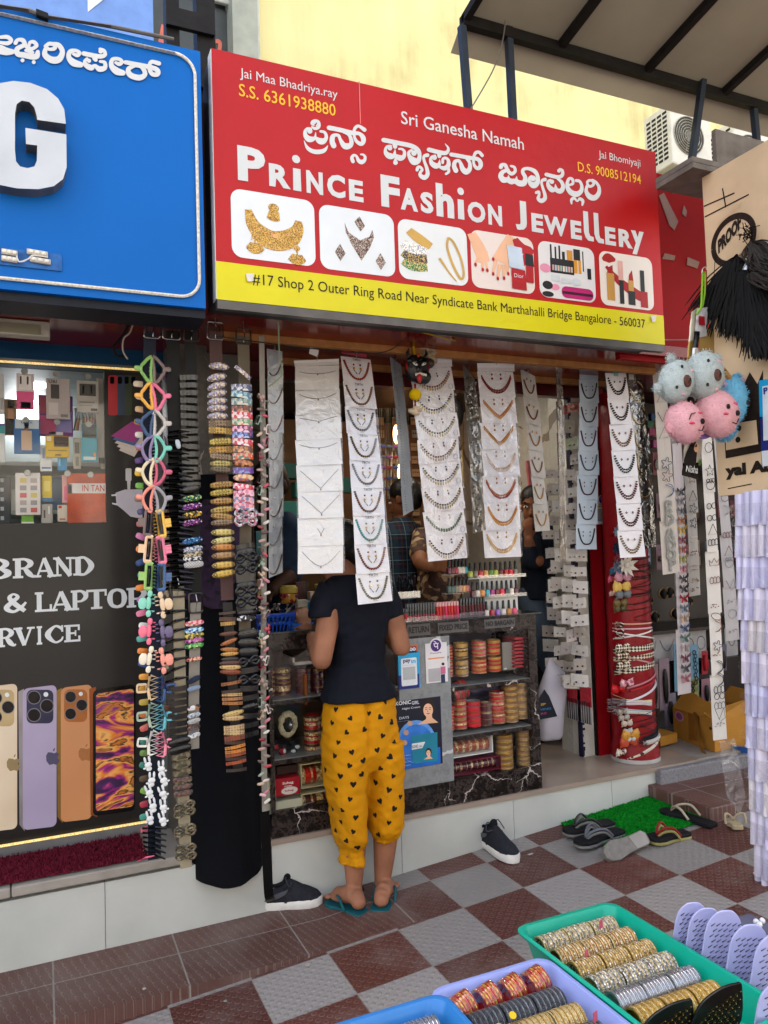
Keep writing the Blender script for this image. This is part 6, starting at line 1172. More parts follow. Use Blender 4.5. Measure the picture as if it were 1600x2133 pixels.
m_pink=mat('#8d2a44',.4);p=W(738,737,-.086);tag(G().obox(p,(.11,0,-.01),(0,.002,0),(0,0,.014)).obj('header_card',m_pink,origin=p,smooth=False),'maroon header strip over the topmost bead necklace card','header card')
C3=[('#7a2a38','#b09a5a'),('#2c3358','#b7aa7c'),('#3d4436','#b7ad86'),('#6a1f30','#9f967a'),('#2c3444','#aa9c6c'),('#4a3a2a','#8f7a4a'),('#4f6e58','#7f927a'),('#4a1e2a','#aaa18a')]
def n3(i,Q,c,nrm):
 f=U(.2,.78,2.2);g=G();a_,b_=C3[i];pts=evenly(Q,f,19,.08,.92,.003);pt2=evenly(Q,lambda x:f(x)+.12,19,.08,.92,.003)
 for j,(p,q)in enumerate(zip(pts,pt2)):
  g.ell(p,.0046,6,4)
  if i!=6:g.ell(q,(.0036,.0025,.0085),6,4,1)
  else:g.ell(lerp(p,q,.5),.005,6,4)
 g.obj('necklace',[jewel(a_),jewel(b_,.3,.5)],c)
 for q in(-1,1):g=G();g.ell(Q(.5+q*.12,.22,.004),.004,6,5);g.ell(Q(.5+q*.13,.34,.004),(.004,.003,.006),6,5);g.obj('earring',jewel(a_ if i!=6 else '#b5b89a'),c)
 fn=lambda x,y,l=0:Q(x,y,.0035);g=G();g.stroke([(.9+.05*cos(t),.84+.11*sin(t),.012)for t in[2*pi*k/10 for k in range(11)]],fn,0,2);g.obj('printed_ring',mat('#8f8fa0',.5),c,smooth=False)
strip('necklace_strip','strip of eight white cards with fringed stone necklaces behind the black mask','necklaces',((852,752),(939,742),(973,1160),(890,1169)),-.06,-.16,8,m_card,'necklace card strips',n3,header=.055)
C4=['#8a3a2a','#b06a48','#a8682e','#b39a86','#a5672c','#a4682a','#b5883a']
def n4(i,Q,c,nrm):
 f=U(.12,.74,1.3 if i in(1,2)else 2.4);g=G()
 for k,lf in((0,.003),(1,.004)):
  pts=evenly(Q,lambda x:f(x)+.085*k,26,.1,.9,lf)
  for p in pts:g.ell(p,(.0040,.0028,.0062),6,4,k)
 g.obj('necklace',[jewel(C4[i],.3,.7),jewel(['#7a2030','#b98a4a','#b98a3a','#c9b7a8','#8a2c2c','#b98232','#c29a48'][i],.3,.6)],c)
 for q in(-1,1):g=G();g.ell(Q(.5+q*.12,.12,.004),(.004,.003,.0055),6,5);g.ell(Q(.5+q*.12,.28,.004),(.005,.003,.006),6,5);g.obj('earring',jewel(C4[i],.3,.7),c)
strip('necklace_strip','strip of seven white cards with gold necklaces, brightest in the middle of the opening','necklaces',((994,757),(1070,757),(1084,1158),(1009,1161)),-.06,-.14,7,m_card,'necklace card strips',n4,header=.045)
C5=['#2a2d30','#3d1f2a','#5a3040','#4a4f55','#45202c','#3c2834','#26282a']
def n5(i,Q,c,nrm):
 f=U(.10,.80,3.2);g=G();pts=evenly(Q,f,34,.1,.9,.003);beads(g,pts,.0042);g.obj('necklace',jewel(C5[i]),c)
 for q in(-1,1):g=G();g.ell(Q(.5+q*.17,.32,.004),.0035,6,5);g.ell(Q(.5+q*.17,.47,.004),(.0035,.002,.005),6,5);g.obj('earring',jewel('#6a5e66'),c)
strip('necklace_strip','strip of seven blue grey cards with dark bead necklaces before the white post','necklaces',((1207,778),(1245,777),(1241,1143),(1197,1143)),.10,.06,7,mat('#a9b6c2',.45,var=.12,scale=4,coat=.3),'necklace card strips',n5,header=.035,film_=False)
C6=['#2a1a18','#3a302a','#7a5c38','#3a4540','#5a2a28','#4a1c1e','#7a6444']
def n6(i,Q,c,nrm):
 f=U(.26,.84,2.4);g=G()
 for k in(0,1):beads(g,evenly(Q,lambda x:f(x)-.10*k,17,.1,.9,.003+.001*k),.0052)
 g.obj('necklace',jewel(C6[i],.25,.2),c)
 for q in(-1,1):
  g=G()
  for a_ in range(4):g.ell(Q(.5+q*.13+.025*cos(a_*1.57),.36+.03*sin(a_*1.57),.004),.0026,5,4)
  g.obj('earring',jewel(C6[i],.25,.2),c)
strip('necklace_strip','strip of seven plain white cards with dark jewelled necklaces above the red column','necklaces',((1259,777),(1304,776),(1341,1158),(1290,1161)),-.03,-.10,7,m_card,'necklace card strips',n6,film_=False)
p=W(1283,778,-.034);tag(G().obox(p,(.026,0,0),(0,.002,0),(0,0,.026)).obj('price_tag',mat('#6fa8a0',.5),origin=p,smooth=False),'small mint tag on the top of the jewelled strip','tag')
p=W(1315,786,.0);tag(G().obox(p,(.03,0,0),(0,.002,0),(0,0,.032)).obj('price_tag',mat('#aaa79e',.5),origin=p,smooth=False),'small cream tag on the top of the black hoop strip','tag')
def n7(i,Q,c,nrm):
 g=G();g.tube([Q(.5+.42*cos(t),.5+.40*sin(t),.006)for t in[2*pi*j/22 for j in range(22)]],.0026,5,True);g.obj('hoop_earring',jewel(['#b59a5a','#b8a060','#8f7f52','#a89256','#b59c62','#c9c3b4','#c9c3b4'][i],.25,.8),c)
strip('hoop_strip','strip of seven black cards with large thin gold hoops','earrings',((1306,792),(1337,788),(1363,1138),(1333,1143)),.0,-.02,7,mat('#141414',.3,coat=.5),'earring card strips',n7)
m_back=mat('#8f979f',.4,var=.15,scale=6,coat=.4,crough=.15,cbump=.2,bscale=20)
def n0(i,Q,c,nrm):
 f=lambda x:.18+.62*max(0,x-.1)**.5*0+.2+.55*(1-abs((x-.35)/.6)**2);g=G();pts=evenly(Q,f,24,.12,.95,.003);beads(g,pts,.0036);g.obj('necklace',jewel(['#4a4646','#7a6a66','#8a6a70','#8a8484','#8a8078','#6a5c54','#8f8c88','#6f6048'][i],.3,.4),c)
 g=G();g.ell(Q(.35,.3,.004),.004,6,5);g.obj('earring',jewel('#b5b0b0'),c)
strip('necklace_strip','narrow strip of eight pale blue cards with silver necklaces, left of the shiny wide strip','necklaces',((556,726),(588,732),(588,1190),(560,1202)),-.06,-.06,8,m_cardg,'necklace card strips',n0,film_=True)
def n8(i,Q,c,nrm):g=G();beads(g,[Q(.3,.15+.1*j,.003)for j in range(8)],.0022);g.obj('necklace',jewel('#6a6662'),c)
strip('necklace_strip','narrow grey strip of six cards seen edge-on left of the black mask','necklaces',((812,742),(836,760),(860,1062),(838,1074)),.06,.0,6,m_cardg,'necklace card strips',n8)
def n9(i,Q,c,nrm):
 g=G()
 for j in range(26):g.ell(Q(random.uniform(.2,.85),random.uniform(.12,.85),.003),random.uniform(.002,.005),6,4)
 g.obj('necklace',jewel(['#8a7a56','#7a6640','#6f5a34','#7f7a72','#85858a','#8a7440'][i],.3,.7),c)
strip('necklace_strip','narrow dull strip of six wrapped floral necklaces between the fringed and gold strips','necklaces',((962,756),(990,790),(1008,1104),(984,1110)),.10,.06,6,mat('#7b7972',.4,var=.15,scale=8,coat=.5,cbump=.3,bscale=20),'necklace card strips',n9)
def n10(i,Q,c,nrm):
 f=U(.2,.8,2.2);g=G();beads(g,evenly(Q,f,24,.15,.85,.003),.0042);g.obj('necklace',jewel(['#7a4a34','#7a4a34','#a87a4a','#8a6a4a','#b08a5c','#b58a55'][i],.3,.6),c)
 for q in(-1,1):g=G();g.ell(Q(.5+q*.14,.3,.004),(.004,.003,.007),6,5);g.obj('earring',jewel('#a07a4c',.3,.6),c)
strip('necklace_strip','grey-white strip of six gold necklaces hanging before the man with hand on mouth','necklaces',((1084,768),(1114,784),(1143,1104),(1114,1106)),.10,.06,6,mat('#a5a29d',.45,var=.08,coat=.3),'necklace card strips',n10,film_=False)
strip('necklace_strip','very narrow brown strip seen edge-on left of the packed earring wall','necklaces',((1156,770),(1168,778),(1178,1170),(1164,1170)),.12,.10,6,mat('#4f4238',.45,var=.2,scale=12,coat=.4),'necklace card strips',n8)
# ================================================================== strips of wire hair pins on the right
def pinstrip(label,corners,Yt,Yb,col,pins,n=5,name='hair_pin_strip'):
 t,P,nr=strip(name,label,'hair pins',corners,Yt,Yb,n,mat(col,.45,var=.04),'hair pin strips',None,hook=True,film_=False,bow=.002,header=0);tot=1/len(pins)
 tl,tr,br,bl=corners;wd=abs(W(*tr,Yt).x-W(*tl,Yt).x);ht=(W(*tl,Yt)-W(*bl,Yb)).length;asp=ht/wd
 for k,(sh,v,c)in enumerate(pins):
  F=lambda x,y,l=.008:P(.5+x*.42,v+y*.42/asp,l+.006);g=G();m_=mat(c,.3,.6,var=.1);lo=lambda pts,r=.0017,cl=True:g.tube([F(*q)for q in pts],r,5,cl)
  C_=lambda r=1,x=0,y=0,n_=14,ry=None:[(x+r*cos(2*pi*j/n_),y+(ry or r)*sin(2*pi*j/n_))for j in range(n_)]
  if sh=='o':lo(C_(.8))
  elif sh=='e':lo([(x*cos(.3)-y*sin(.3),x*sin(.3)*1+y*cos(.3))for x,y in C_(1.0,ry=.5)])
  elif sh=='8':lo(C_(.45,-.5));lo(C_(.45,.5))
  elif sh=='h':[lo([(x+.36*cos(a_)*(1-.0),.05+.5*sin(a_)+.1*abs(cos(a_)))for a_ in[2*pi*j/12 for j in range(12)]])for x in(-.65,0,.65)]
  elif sh=='t':lo([(-.9,.7),(.9,.7),(.1,-.9)])
  elif sh=='v':lo([(-.9,-.8),(-.2,.7),(.7,-.9),(.9,.6),(.1,.9)],cl=False)
  elif sh=='s':lo([((.95 if j%2==0 else .42)*cos(pi/2+j*pi/5),-(.95 if j%2==0 else .42)*sin(pi/2+j*pi/5))for j in range(10)])
  elif sh=='m':lo([(.9*cos(a_),.9*sin(a_))for a_ in[radians(100-30*j)for j in range(8)]]+[(.25+.55*cos(a_),.1+.6*sin(a_))for a_ in[radians(-80+30*j)for j in range(6)]])
  elif sh=='f':lo([((.62+.26*cos(5*a_))*cos(a_),(.62+.26*cos(5*a_))*sin(a_))for a_ in[2*pi*j/30 for j in range(30)]])
  elif sh=='c':lo([(-.9,.4),(-1,-.5),(-.5,0),(0,-.7),(.5,0),(1,-.5),(.9,.4)])
  elif sh=='x':[g.ell(F(random.uniform(-.9,.9),random.uniform(-.3,.3)),.0032,5,4)for _ in range(9)]
  elif sh=='d':lo(C_(.85,ry=.7));[lo(C_(.3,x,-.75))for x in(-.5,.1,.6)]
  elif sh=='b':
   for q in(-1,1):g.add([F(0,0,.010),F(q*.95,-.8,.016),F(q*1.0,-.1,.013),F(q*.4,.1,.012)],[(0,1,2,3)]);g.add([F(0,.05,.010),F(q*.4,.1,.012),F(q*.7,.75,.015),F(q*.25,.8,.012)],[(0,1,2,3)])
   g.tube([F(0,-.5,.012),F(0,.6,.012)],.0018,5)
  elif sh=='w':
   g.tube([F(-.6,-.3),F(.6,-.3)],.0015,4);g.tube([F(-.6,.3),F(.6,.3)],.0015,4);[g.ell(F(-.6+.3*j,q*.3),.0028,5,4)for j in range(5)for q in(-1,1)]
  elif sh in 'PORDAUYE':g.stroke({'P':[(-.2,.9,.4),(-.2,-.8,.4),(.4,-.7,.35),(.45,-.2,.35),(-.1,0,.3)],'O':[(0,-.8,.4),(-.6,0,.45),(0,.8,.4),(.6,0,.45),(0,-.8,.4)],'R':[(-.3,.9,.4),(-.3,-.8,.4),(.4,-.6,.4),(.2,-.1,.35),(-.1,0,.3),(.5,.9,.4)],'D':[(-.4,.8,.4),(-.4,-.8,.4),(.5,-.4,.4),(.5,.4,.4),(-.4,.8,.4)],'A':[(-.6,.9,.35),(0,-.8,.4),(.6,.9,.35)]}[sh],lambda x,y,l=0:F(x*.9,y*.9,.008+l))
  g.obj('hair_pin',m_ if sh not in 'PORDA' else mat('#8d8d86',.4,.3,var=.5,scale=300,bump=.6,bscale=400),t)
 return t
W_,B_,R_,S_='#c9c5bf','#2a2a2c','#7a4a3e','#8a8a8e'
pinstrip('white strip with bent wire pins above and glitter letter clips below',((1357,768),(1384,762),(1414,1190),(1379,1196)),-.05,-.12,'#b3aba2',[('t',.08,'#4a2a2a'),('t',.15,'#4a2a2a'),('v',.25,'#4a2a2a'),('t',.33,R_),('f',.48,'#3a5a78'),('f',.54,'#7a5a4a'),('m',.61,'#2a4a7a'),('R',.69,S_),('D',.75,S_),('A',.82,S_),('D',.87,S_),('O',.915,S_),('P',.965,S_)],4)
bf=['#3a3a3e','#6a6a6e','#5a5a5e','#8a5a3a','#a88a3a','#7a3a4a','#9a5a5a','#8a8a4a','#a8707e','#3a3a40','#35353a','#8a1424','#5a6a7a','#a8907a','#4a5a7a','#5a7a72','#a89a9a','#7a4a5a','#5a5a62','#b0707a']
pinstrip('long strip of small metal butterfly clips, pink below the middle',((1399,925),(1420,922),(1437,1440),(1411,1446)),.0,-.06,'#bdb5b6',[('b',.20+.039*j,c)for j,c in enumerate(bf)],4)
pinstrip('grey strip of dark bows and pearl clips beside the dye sachet',((1425,985),(1448,983),(1456,1238),(1434,1242)),.04,.0,'#a5a09b',[('s',.05,'#6a5230'),('t',.2,'#3a3c46'),('f',.3,'#4a5a6a'),('f',.42,'#4a5a6a'),('w',.55,'#d2cdc4'),('x',.66,'#8a6a5a'),('w',.78,'#a8806a'),('x',.88,'#8a6a4a'),('x',.95,'#6a4a3a')],3)
pinstrip('longest white strip of bent wire hair shapes, hanging before the cardboard box',((1459,905),(1482,902),(1511,1536),(1484,1540)),-.10,-.22,W_,[('o',.05,B_),('s',.13,B_),('d',.18,B_),('8',.25,B_),('8',.29,B_),('t',.33,B_),('h',.37,B_),('c',.44,R_),('h',.495,R_),('x',.58,R_),('e',.615,R_),('m',.645,R_),('f',.71,'#5a4a46'),('x',.735,'#8a6a4a'),('m',.775,B_),('m',.815,B_),('h',.845,B_),('8',.868,B_),('h',.895,'#6a6a6a'),('v',.925,'#6a6a6a'),('x',.955,S_)],5)
pinstrip('white strip of silver hair shapes beside the packet rack',((1486,905),(1506,903),(1537,1330),(1512,1334)),.0,-.08,'#a9a6a8',[('o',.12,'#8a8088'),('m',.2,'#8a7a80'),('d',.32,'#8a6a66'),('m',.38,S_),('h',.5,'#8a5a56'),('t',.58,'#8a4a4e'),('d',.64,S_),('v',.74,S_),('x',.82,S_),('o',.88,S_),('x',.96,S_)],4)
pinstrip('narrow grey strip with tiny square studs behind the plush earmuffs',((1396,900),(1406,898),(1424,1240),(1406,1240)),.06,.02,'#8a8a88',[('w',.1,S_),('w',.2,S_),('w',.3,S_),('x',.5,S_)],3)
# ================================================================== belts and clips on the left
m_b={'navy':mat('#1a2130',.6,var=.15,bump=.1,bscale=300),'black':mat('#0e0f0f',.5,var=.1,bump=.1,bscale=300),'brown':mat('#4a3634',.6,var=.1,bump=.2,bscale=400),'khaki':mat('#5b5346',.75,var=.12,bump=.25,bscale=400),'beige':mat('#8f8672',.8,var=.12,bump=.25,bscale=400),'grey':mat('#807c74',.8,var=.12,bump=.25,bscale=400),'dark':mat('#2b2a29',.6,var=.1)}
m_buck=mat('#9b9a97',.25,.9,var=.15,scale=40);m_buckd=mat('#45423e',.35,.85,var=.2,scale=40)
def belt(label,pts,wpx,Y,mt,buckle=None,bw=None,name='belt',Yb=None):
 n=len(pts);Yb=Y if Yb is None else Yb;P=[W(x,y,lerp(Y,Yb,i/(n-1)))for i,(x,y)in enumerate(pts)];hw=(W(pts[0][0]+wpx/2,pts[0][1],Y)-W(pts[0][0],pts[0][1],Y)).x
 t=thing(name,label,'belt',P[0]);PP=catmull(P,6);g=G()
 for a_,b_ in zip(PP,PP[1:]):g.add([a_+V((-hw,0,0)),a_+V((hw,0,0)),b_+V((hw,0,0)),b_+V((-hw,0,0)),a_+V((-hw,.003,0)),a_+V((hw,.003,0)),b_+V((hw,.003,0)),b_+V((-hw,.003,0))],[(0,1,2,3),(7,6,5,4),(1,5,6,2),(4,0,3,7)])
 g.obj('strap',mt,t)
 if buckle:
  c=W(*buckle[0],Y-.004);h=buckle[1];w=hw*1.25;pr=rrect(c.x-w,c.z-h/2,c.x+w,c.z+h/2,.008,3);sk=buckle[2]if len(buckle)>2 else 0
  b_=G().tube([(x+(z-c.z)*sk,Y-.006,z)for x,z in pr],.0036,6,True).obj('buckle',buckle[3]if len(buckle)>3 else m_buck,t);G().tube([(c.x,Y-.006,c.z-h*.42),(c.x+.003,Y-.012,c.z+h*.1),(c.x,Y-.006,c.z+h*.46)],.002,5).obj('buckle_pin',m_buck,b_)
  if bw is None:tp=V((c.x,Y-.006,c.z+h*.46));G().tube(catmull([tp+V((.004,-.004,-.02)),tp+V((0,-.006,0)),tp+V((0,-.002,.03)),V((tp.x,min(Y,-.07),2.24))],4),.0013,5).obj('wire_hook',m_hook,t)
 return t
BC=thing('fabric_column','tall column wrapped in hanging black cloth between the two shops','column',(.66,.07,.2))
g=G();xl,xr_=W(398,1500,-.05).x,W(552,1500,-.05).x;n=40;rings=[];cx_=(xl+xr_)/2;rx=(xr_-xl)/2
for z in[.155+.012*0,.16,.20,.3,.5,.8,1.1,1.4,1.7]:
 lo=max(0,(.2-z)/.05);rings.append([V((cx_+rx*cos(2*pi*j/n)*(1-.0*lo),.06+.15*sin(2*pi*j/n)+.012*sin(2*pi*j/n*5+z*2)*(.5+.5*sin(j)),z+.03*cos(2*pi*j/n)**2*max(0,1-(z-.155)/.25)))for j in range(n)])
g.loft(rings,0,True);g.obj('black_cloth',mat('#06080e',.9,var=.15,scale=5,bump=.05,bscale=200),BC)
G().box(.52,.78,.20,.34,.28,2.24).obj('core_post',mat('#6b6862',.6,var=.15,scale=5),BC,smooth=False)
g=G();rings=[]
for py,x0,x1 in((1040,425,490),(1080,405,500),(1150,350,505),(1200,345,500),(1240,372,478),(1268,440,470)):
 a_,b_=W(x0,py,-.10),W(x1,py,-.10);rings.append([V(((a_.x+b_.x)/2+(b_.x-a_.x)/2*cos(t),-.085+.02*sin(t),(a_.z+b_.z)/2))for t in[2*pi*j/24 for j in range(24)]])
tag(g.loft(rings).obj('scarf',spots(['#33213d','#33213d','#382444','#2e1d38','#1d1222'],60,.9,0,.1),origin=(.6,-.09,1.4)),'dark purple printed scarf tied round the black column behind the barrettes','scarf')
belt('navy belt with a silver buckle, hung with pastel claw clips',[(312,690),(312,1000),(322,1300),(322,1560),(322,1790)],26,-.27,m_b['navy'],((318,686),.062,.12))
belt('black belt with a plain silver buckle, next to the claw clip belt',[(360,690),(364,900),(368,1150),(372,1225)],28,-.27,m_b['black'],((357,690),.058))
belt('black belt with a dark square buckle, carrying dark barrettes',[(397,690),(400,880),(404,1100),(408,1240)],24,-.27,m_b['black'],((398,696),.050,0,m_buckd))
belt('brown belt with a bright silver buckle, carrying gold barrettes',[(449,690),(454,850),(466,1050),(474,1250)],26,-.275,m_b['brown'],((448,689),.062))
belt('khaki belt with a dull buckle, carrying flowered barrettes',[(507,700),(510,850),(512,1050),(510,1330)],24,-.265,m_b['khaki'],((507,700),.056,0,m_buckd))
belt('beige canvas belt with an old brass buckle, hanging lowest on the black cloth',[(372,1222),(376,1450),(382,1650),(388,1808)],24,-.285,m_b['beige'],((370,1222),.068,0,m_buckd),bw=1)
belt('grey webbing belt with a square black buckle, holding beaded clips',[(408,1255),(406,1350),(404,1450),(404,1560)],22,-.285,m_b['grey'],((408,1256),.066,0,m_buckd),bw=1)
belt('dark belt with eyelets carrying wooden barrettes on the black cloth',[(474,1255),(482,1380),(490,1500),(496,1602)],20,-.285,m_b['dark'])
belt('long black strap hanging down into the nearer sneaker',[(552,1690),(555,1760),(560,1860),(566,1878)],20,-.25,m_b['black'],Yb=-.012)
def P2(pts,y=0):return[V((x,y,z))for x,z in pts]
def claw_open(y=True):
 g=G();pts=catmull(P2([(.46,.5),(.44,.2),(.42,0),(.44,-.2),(.46,-.5),(.24,-.44),(.02,-.24),(-.12,-.11),(-.12,.11),(.02,.24),(.24,.44)]if y else[(.46,.5),(.38,.25),(.35,0),(.38,-.25),(.46,-.5),(.20,-.44),(-.03,-.22),(-.12,0),(-.03,.22),(.20,.44)]),4,True)
 g.tube(pts,.088,7,True,sq=None);g.ell((-.32,-.02,0),(.22,.07,.105),12,6,e=.7)
 for z in(-.36,-.22,-.08,.08,.22,.36):g.tube([(.30+.6*abs(z)*.3,0,z),(.46,.05,z*.95),(.52,.18,z*.9)],[.035,.032,.02],5)
 return g.mesh('hair_clip')
def claw_rect():
 g=G();pr=rrect(-.02,-.5,.34,.5,.06,3);g.tube([(x,0,z)for x,z in pr],.085,6,True);g.obox((-.22,-.02,0),(.40,0,0),(0,.05,0),(0,0,.34));g.tube([(.16,.02,-.3),(.16,.02,.3)],.02,5)
 for z in(-.42,-.28,-.14,0,.14,.28,.42):g.tube([(.32,0,z),(.48,.04,z),(.56,.16,z)],[.034,.03,.018],5)
 return g.mesh('hair_clip')
def claw_petal():
 g=G();g.ell((-.22,-.08,-.02),(.25,.07,.25),14,7);g.ell((.16,-.05,.38),(.15,.06,.15),12,6);g.ell((.16,-.05,-.42),(.15,.06,.15),12,6);g.ell((.12,-.02,0),(.16,.08,.28),12,6)
 for z in(-.3,-.290,0,.15,.3):g.tube([(.14,0,z),(.36,.0,z*1.1),(.50,.10,z*1.1)],[.04,.036,.02],5)
 return g.mesh('hair_clip')
def claw_zig():
 g=G();z=[(.15,.5),(.50,.40),(.12,.30),(.50,.20),(.12,.10),(.50,0),(.12,-.10),(.50,-.20),(.12,-.30),(.50,-.40),(.15,-.5)];g.tube(P2(z,-.02),.05,5)
 g.tube(P2([(.12,.46),(.02,0),(.12,-.46)],.0),.08,6);pr=rrect(-.48,-.15,-.05,.15,.06,3);g.tube([(x,-.02,q)for x,q in pr],.055,5,True);return g.mesh('hair_clip')
def rabbit():
 g=G();g.ell((0,-.03,-.12),(.26,.09,.22),12,7);g.ell((-.14,-.03,.28),(.09,.06,.26),10,6);g.ell((.16,-.03,.27),(.09,.06,.26),10,6);g.ell((0,-.01,-.42),(.2,.07,.16),10,6);g.ell((-.28,.02,-.30),(.12,.05,.08),8,5);return g.mesh('hair_clip')
def pillow(e=.75,w=.5,h=.15,d=.10,bend=.05):
 g=G();g.ell((0,0,0),(w,d,h),20,8,e=e);
 for v in g.v:v.y+=bend*(v.x/w)**2*.9
 return g.mesh('barrette')
def bar_mesh(h=.14):
 g=G();n=10
 for i in range(n):
  x0,x1=-.5+i/n,-.5+(i+1)/n;y0,y1=.10*(2*x0)**2,.10*(2*x1)**2;g.add([(x0,y0-.05,-h),(x1,y1-.05,-h),(x1,y1-.05,h),(x0,y0-.05,h),(x0,y0+.02,-h),(x1,y1+.02,-h),(x1,y1+.02,h),(x0,y0+.02,h)],[(0,1,2,3),(4,7,6,5),(0,4,5,1),(3,2,6,7)]+([(0,3,7,4)]if i==0 else[])+([(1,5,6,2)]if i==n-1 else[]))
 return g.mesh('barrette')
def knot():
 g=G()
 for q in(-1,1):g.tube(catmull(P2([(0,0),(q*.3,.2),(q*.5,.08),(q*.5,-.08),(q*.3,-.2),(0,0)],-.05),4),.07,6)
 g.ell((0,-.1,0),(.1,.09,.13),8,6);g.box(-.5,.5,.02,.06,-.05,.05);return g.mesh('barrette')
def prong():
 g=G();g.tube(P2([(-.5,.02),(0,.06),(.5,-.02)],-.03),[.05,.06,.03],6);g.tube(P2([(-.5,-.02),(.5,-.05)],.03),.03,5);return g.mesh('hair_clip')
CM=dict(open=claw_open(),dee=claw_open(False),rect=claw_rect(),petal=claw_petal(),zig=claw_zig(),rabbit=rabbit(),pill=pillow(),oval=pillow(.95,.5,.17,.09),round=pillow(.6,.5,.17,.10),bar=bar_mesh(),thin=bar_mesh(.10),knot=knot(),prong=prong())
for m_ in CM.values():m_.transform(SC(.08));m_.materials.append(black_m)
def clip(kind,px,py,Y,wpx,m,label,name='hair_clip',cat='hair clip',group=None,rot=0,flip=False,hs=1):
 c=W(px,py,Y);s=W(px+wpx/2,py,Y).x-W(px-wpx/2,py,Y).x
 return inst(CM[kind],name,TR(c)@RY(radians(rot))@SC(-s/.08 if flip else s/.08,s/.08,s/.08*hs),[m],label,cat,group)
pl=lambda c:mat(c,.32,var=.04,coat=.25)
NM={'#7fae5c':'leaf green','#75645f':'mauve brown','#e2a544':'amber','#df7090':'pink','#3a5274':'navy','#bcb6b1':'pale grey','#85789a':'lilac','#72c4b0':'mint','#dcceac':'cream','#c05a72':'rose','#e28c7a':'peach','#96949a':'grey','#6f5f5c':'taupe','#e0b552':'yellow','#e0bd98':'apricot','#e07a96':'bright pink','#90ba66':'light green','#40608c':'blue','#86d0ba':'mint','#dcc2a0':'beige','#e8708a':'coral pink','#655c7a':'violet grey','#e4dac4':'ivory','#e39484':'salmon','#d2b894':'sand','#33507e':'dark blue','#a3b5a2':'sage','#62aebc':'sky blue','#dcdad0':'white','#e48a9e':'rose pink'}
rows=[('open',770,'#7fae5c','#75645f'),('open',826,'#e2a544','#df7090'),('open',882,'#3a5274','#bcb6b1'),('dee',934,'#85789a','#72c4b0'),('dee',983,'#dcceac','#c05a72'),('dee',1039,'#e28c7a','#96949a'),('rect',1090,'#6f5f5c','#e0b552'),('rect',1145,'#e0bd98','#e07a96'),('rect',1202,'#90ba66','#40608c'),('petal',1258,'#86d0ba','#dcc2a0'),('petal',1316,'#e8708a','#655c7a'),('petal',1374,'#e4dac4','#e39484'),('zig',1435,'#d2b894','#33507e'),('zig',1493,'#a3b5a2','#62aebc'),('zig',1549,'#dcdad0','#e48a9e')]
kd={'open':'hollow claw clip','dee':'D-shaped claw clip','rect':'square claw clip','petal':'three-lobed claw clip','zig':'zigzag toothed claw clip'}
for i,(k,y,c1,c2)in enumerate(rows):
 xc=318+(y-770)*.012;hs=1
 w=44 if k=='zig' else 37
 for c,dx,fl,sd in((c1,-19,False,'left'),(c2,19,True,'right')):
  clip(k,xc+dx,y+(0 if fl else-2),-.295,w,pl(c),f'{NM[c]} {kd[k]}, {sd} side of navy belt, row {["one","two","three","four","five","six","seven","eight","nine","ten","eleven","twelve","thirteen","fourteen","fifteen"][i]} from buckle',rot=(-4 if fl else 4)+random.uniform(-6,6),flip=fl,hs=1.46 if k!='zig' else 1.2)
for i,(x,y)in enumerate(((308,1590),(336,1598),(316,1622),(340,1622),(310,1648),(338,1650),(318,1676),(340,1678),(312,1702),(338,1705))):
 clip('rabbit',x,y,-.295,30,pl('#d3d6d8'),'small white long-eared animal clip low on the navy belt, below the zigzag clips',group='white animal clips on the navy belt',rot=random.uniform(-25,25),flip=i%2==1)
for i,(y,c)in enumerate(zip(range(1725,1792,11),['#121213']*6)):clip('prong',322,y,-.290,52,pl(c),'long black prong clip at the foot of the navy belt',group='black prong clips on the navy belt',rot=8+4*i)
clip('prong',304,1788,-.290,36,pl('#e0627e'),'single pink prong clip at the very foot of the navy belt',rot=-12)
sidec=['#c9b8a0','#d8c9b0','#c9a47a','#b8864a','#d9d0c6','#c96a5c','#5a3f7a','#e0b52c','#6fae4c','#8a6a62','#4a4a72','#a8585c','#c87aa8','#d98a4a','#2f4a80','#5ab0a8','#e08a3a','#b06aa8','#d97a9a','#e0e0de','#5aa6a0','#d98038','#3a5a9a','#e09a40','#c28a2c','#b8a04a','#c8713a','#c96a62','#3f8a7a','#6a8a4a','#2f7a6a','#5a4a3a','#7aa84a','#a83a4a','#4a9a8a','#b85a6a']
cn_=['sand','cream','tan','ochre','pearl','brick','purple','yellow','green','brown','indigo','red brown','orchid','apricot','blue','teal','orange','plum','pink','white','sea green','pumpkin','royal blue','golden','mustard','straw','rust','terracotta','bottle green','olive','pine green','umber','lime','crimson','turquoise','raspberry']
for i,c in enumerate(sidec):
 y=800+i*26.5;clip('round',292+(y-800)*.012+random.uniform(-3,3),y,-.240,24,pl(c),f'small {cn_[i]} clip edge-on down the left side of the claw clips',rot=random.uniform(-25,25),hs=1.7)
for i in range(15):
 y=775+i*50;clip('rabbit' if i%3==0 else 'round',345+random.uniform(-3,3),y,-.240,18,pl(random.choice(['#8a5a4a','#b8453a','#2a2a2a','#c9b8a0','#6a4a7a'])),'small dark clip half hidden on the right edge behind the claw clips',group='clips behind the claw clips',rot=random.uniform(-30,30),hs=2)
m_camo=spots(['#1a1713','#23201a','#0f0e0c','#2e2a22'],120,.35,0,.2,coat=.3);m_gl=lambda*c:spots(list(c),170,.25,.3,.9)
m_blkgl=mat('#0b0b0c',.2,coat=.6,var=.1)
for i in range(30):
 y=900+i*11.3;clip('prong',372+random.uniform(-3,3),y,-.290,60 if i>6 else 44,m_blkgl,'black prong clip packed tightly down the plain black belt',group='black prong clips on the plain black belt',rot=random.uniform(-6,6))
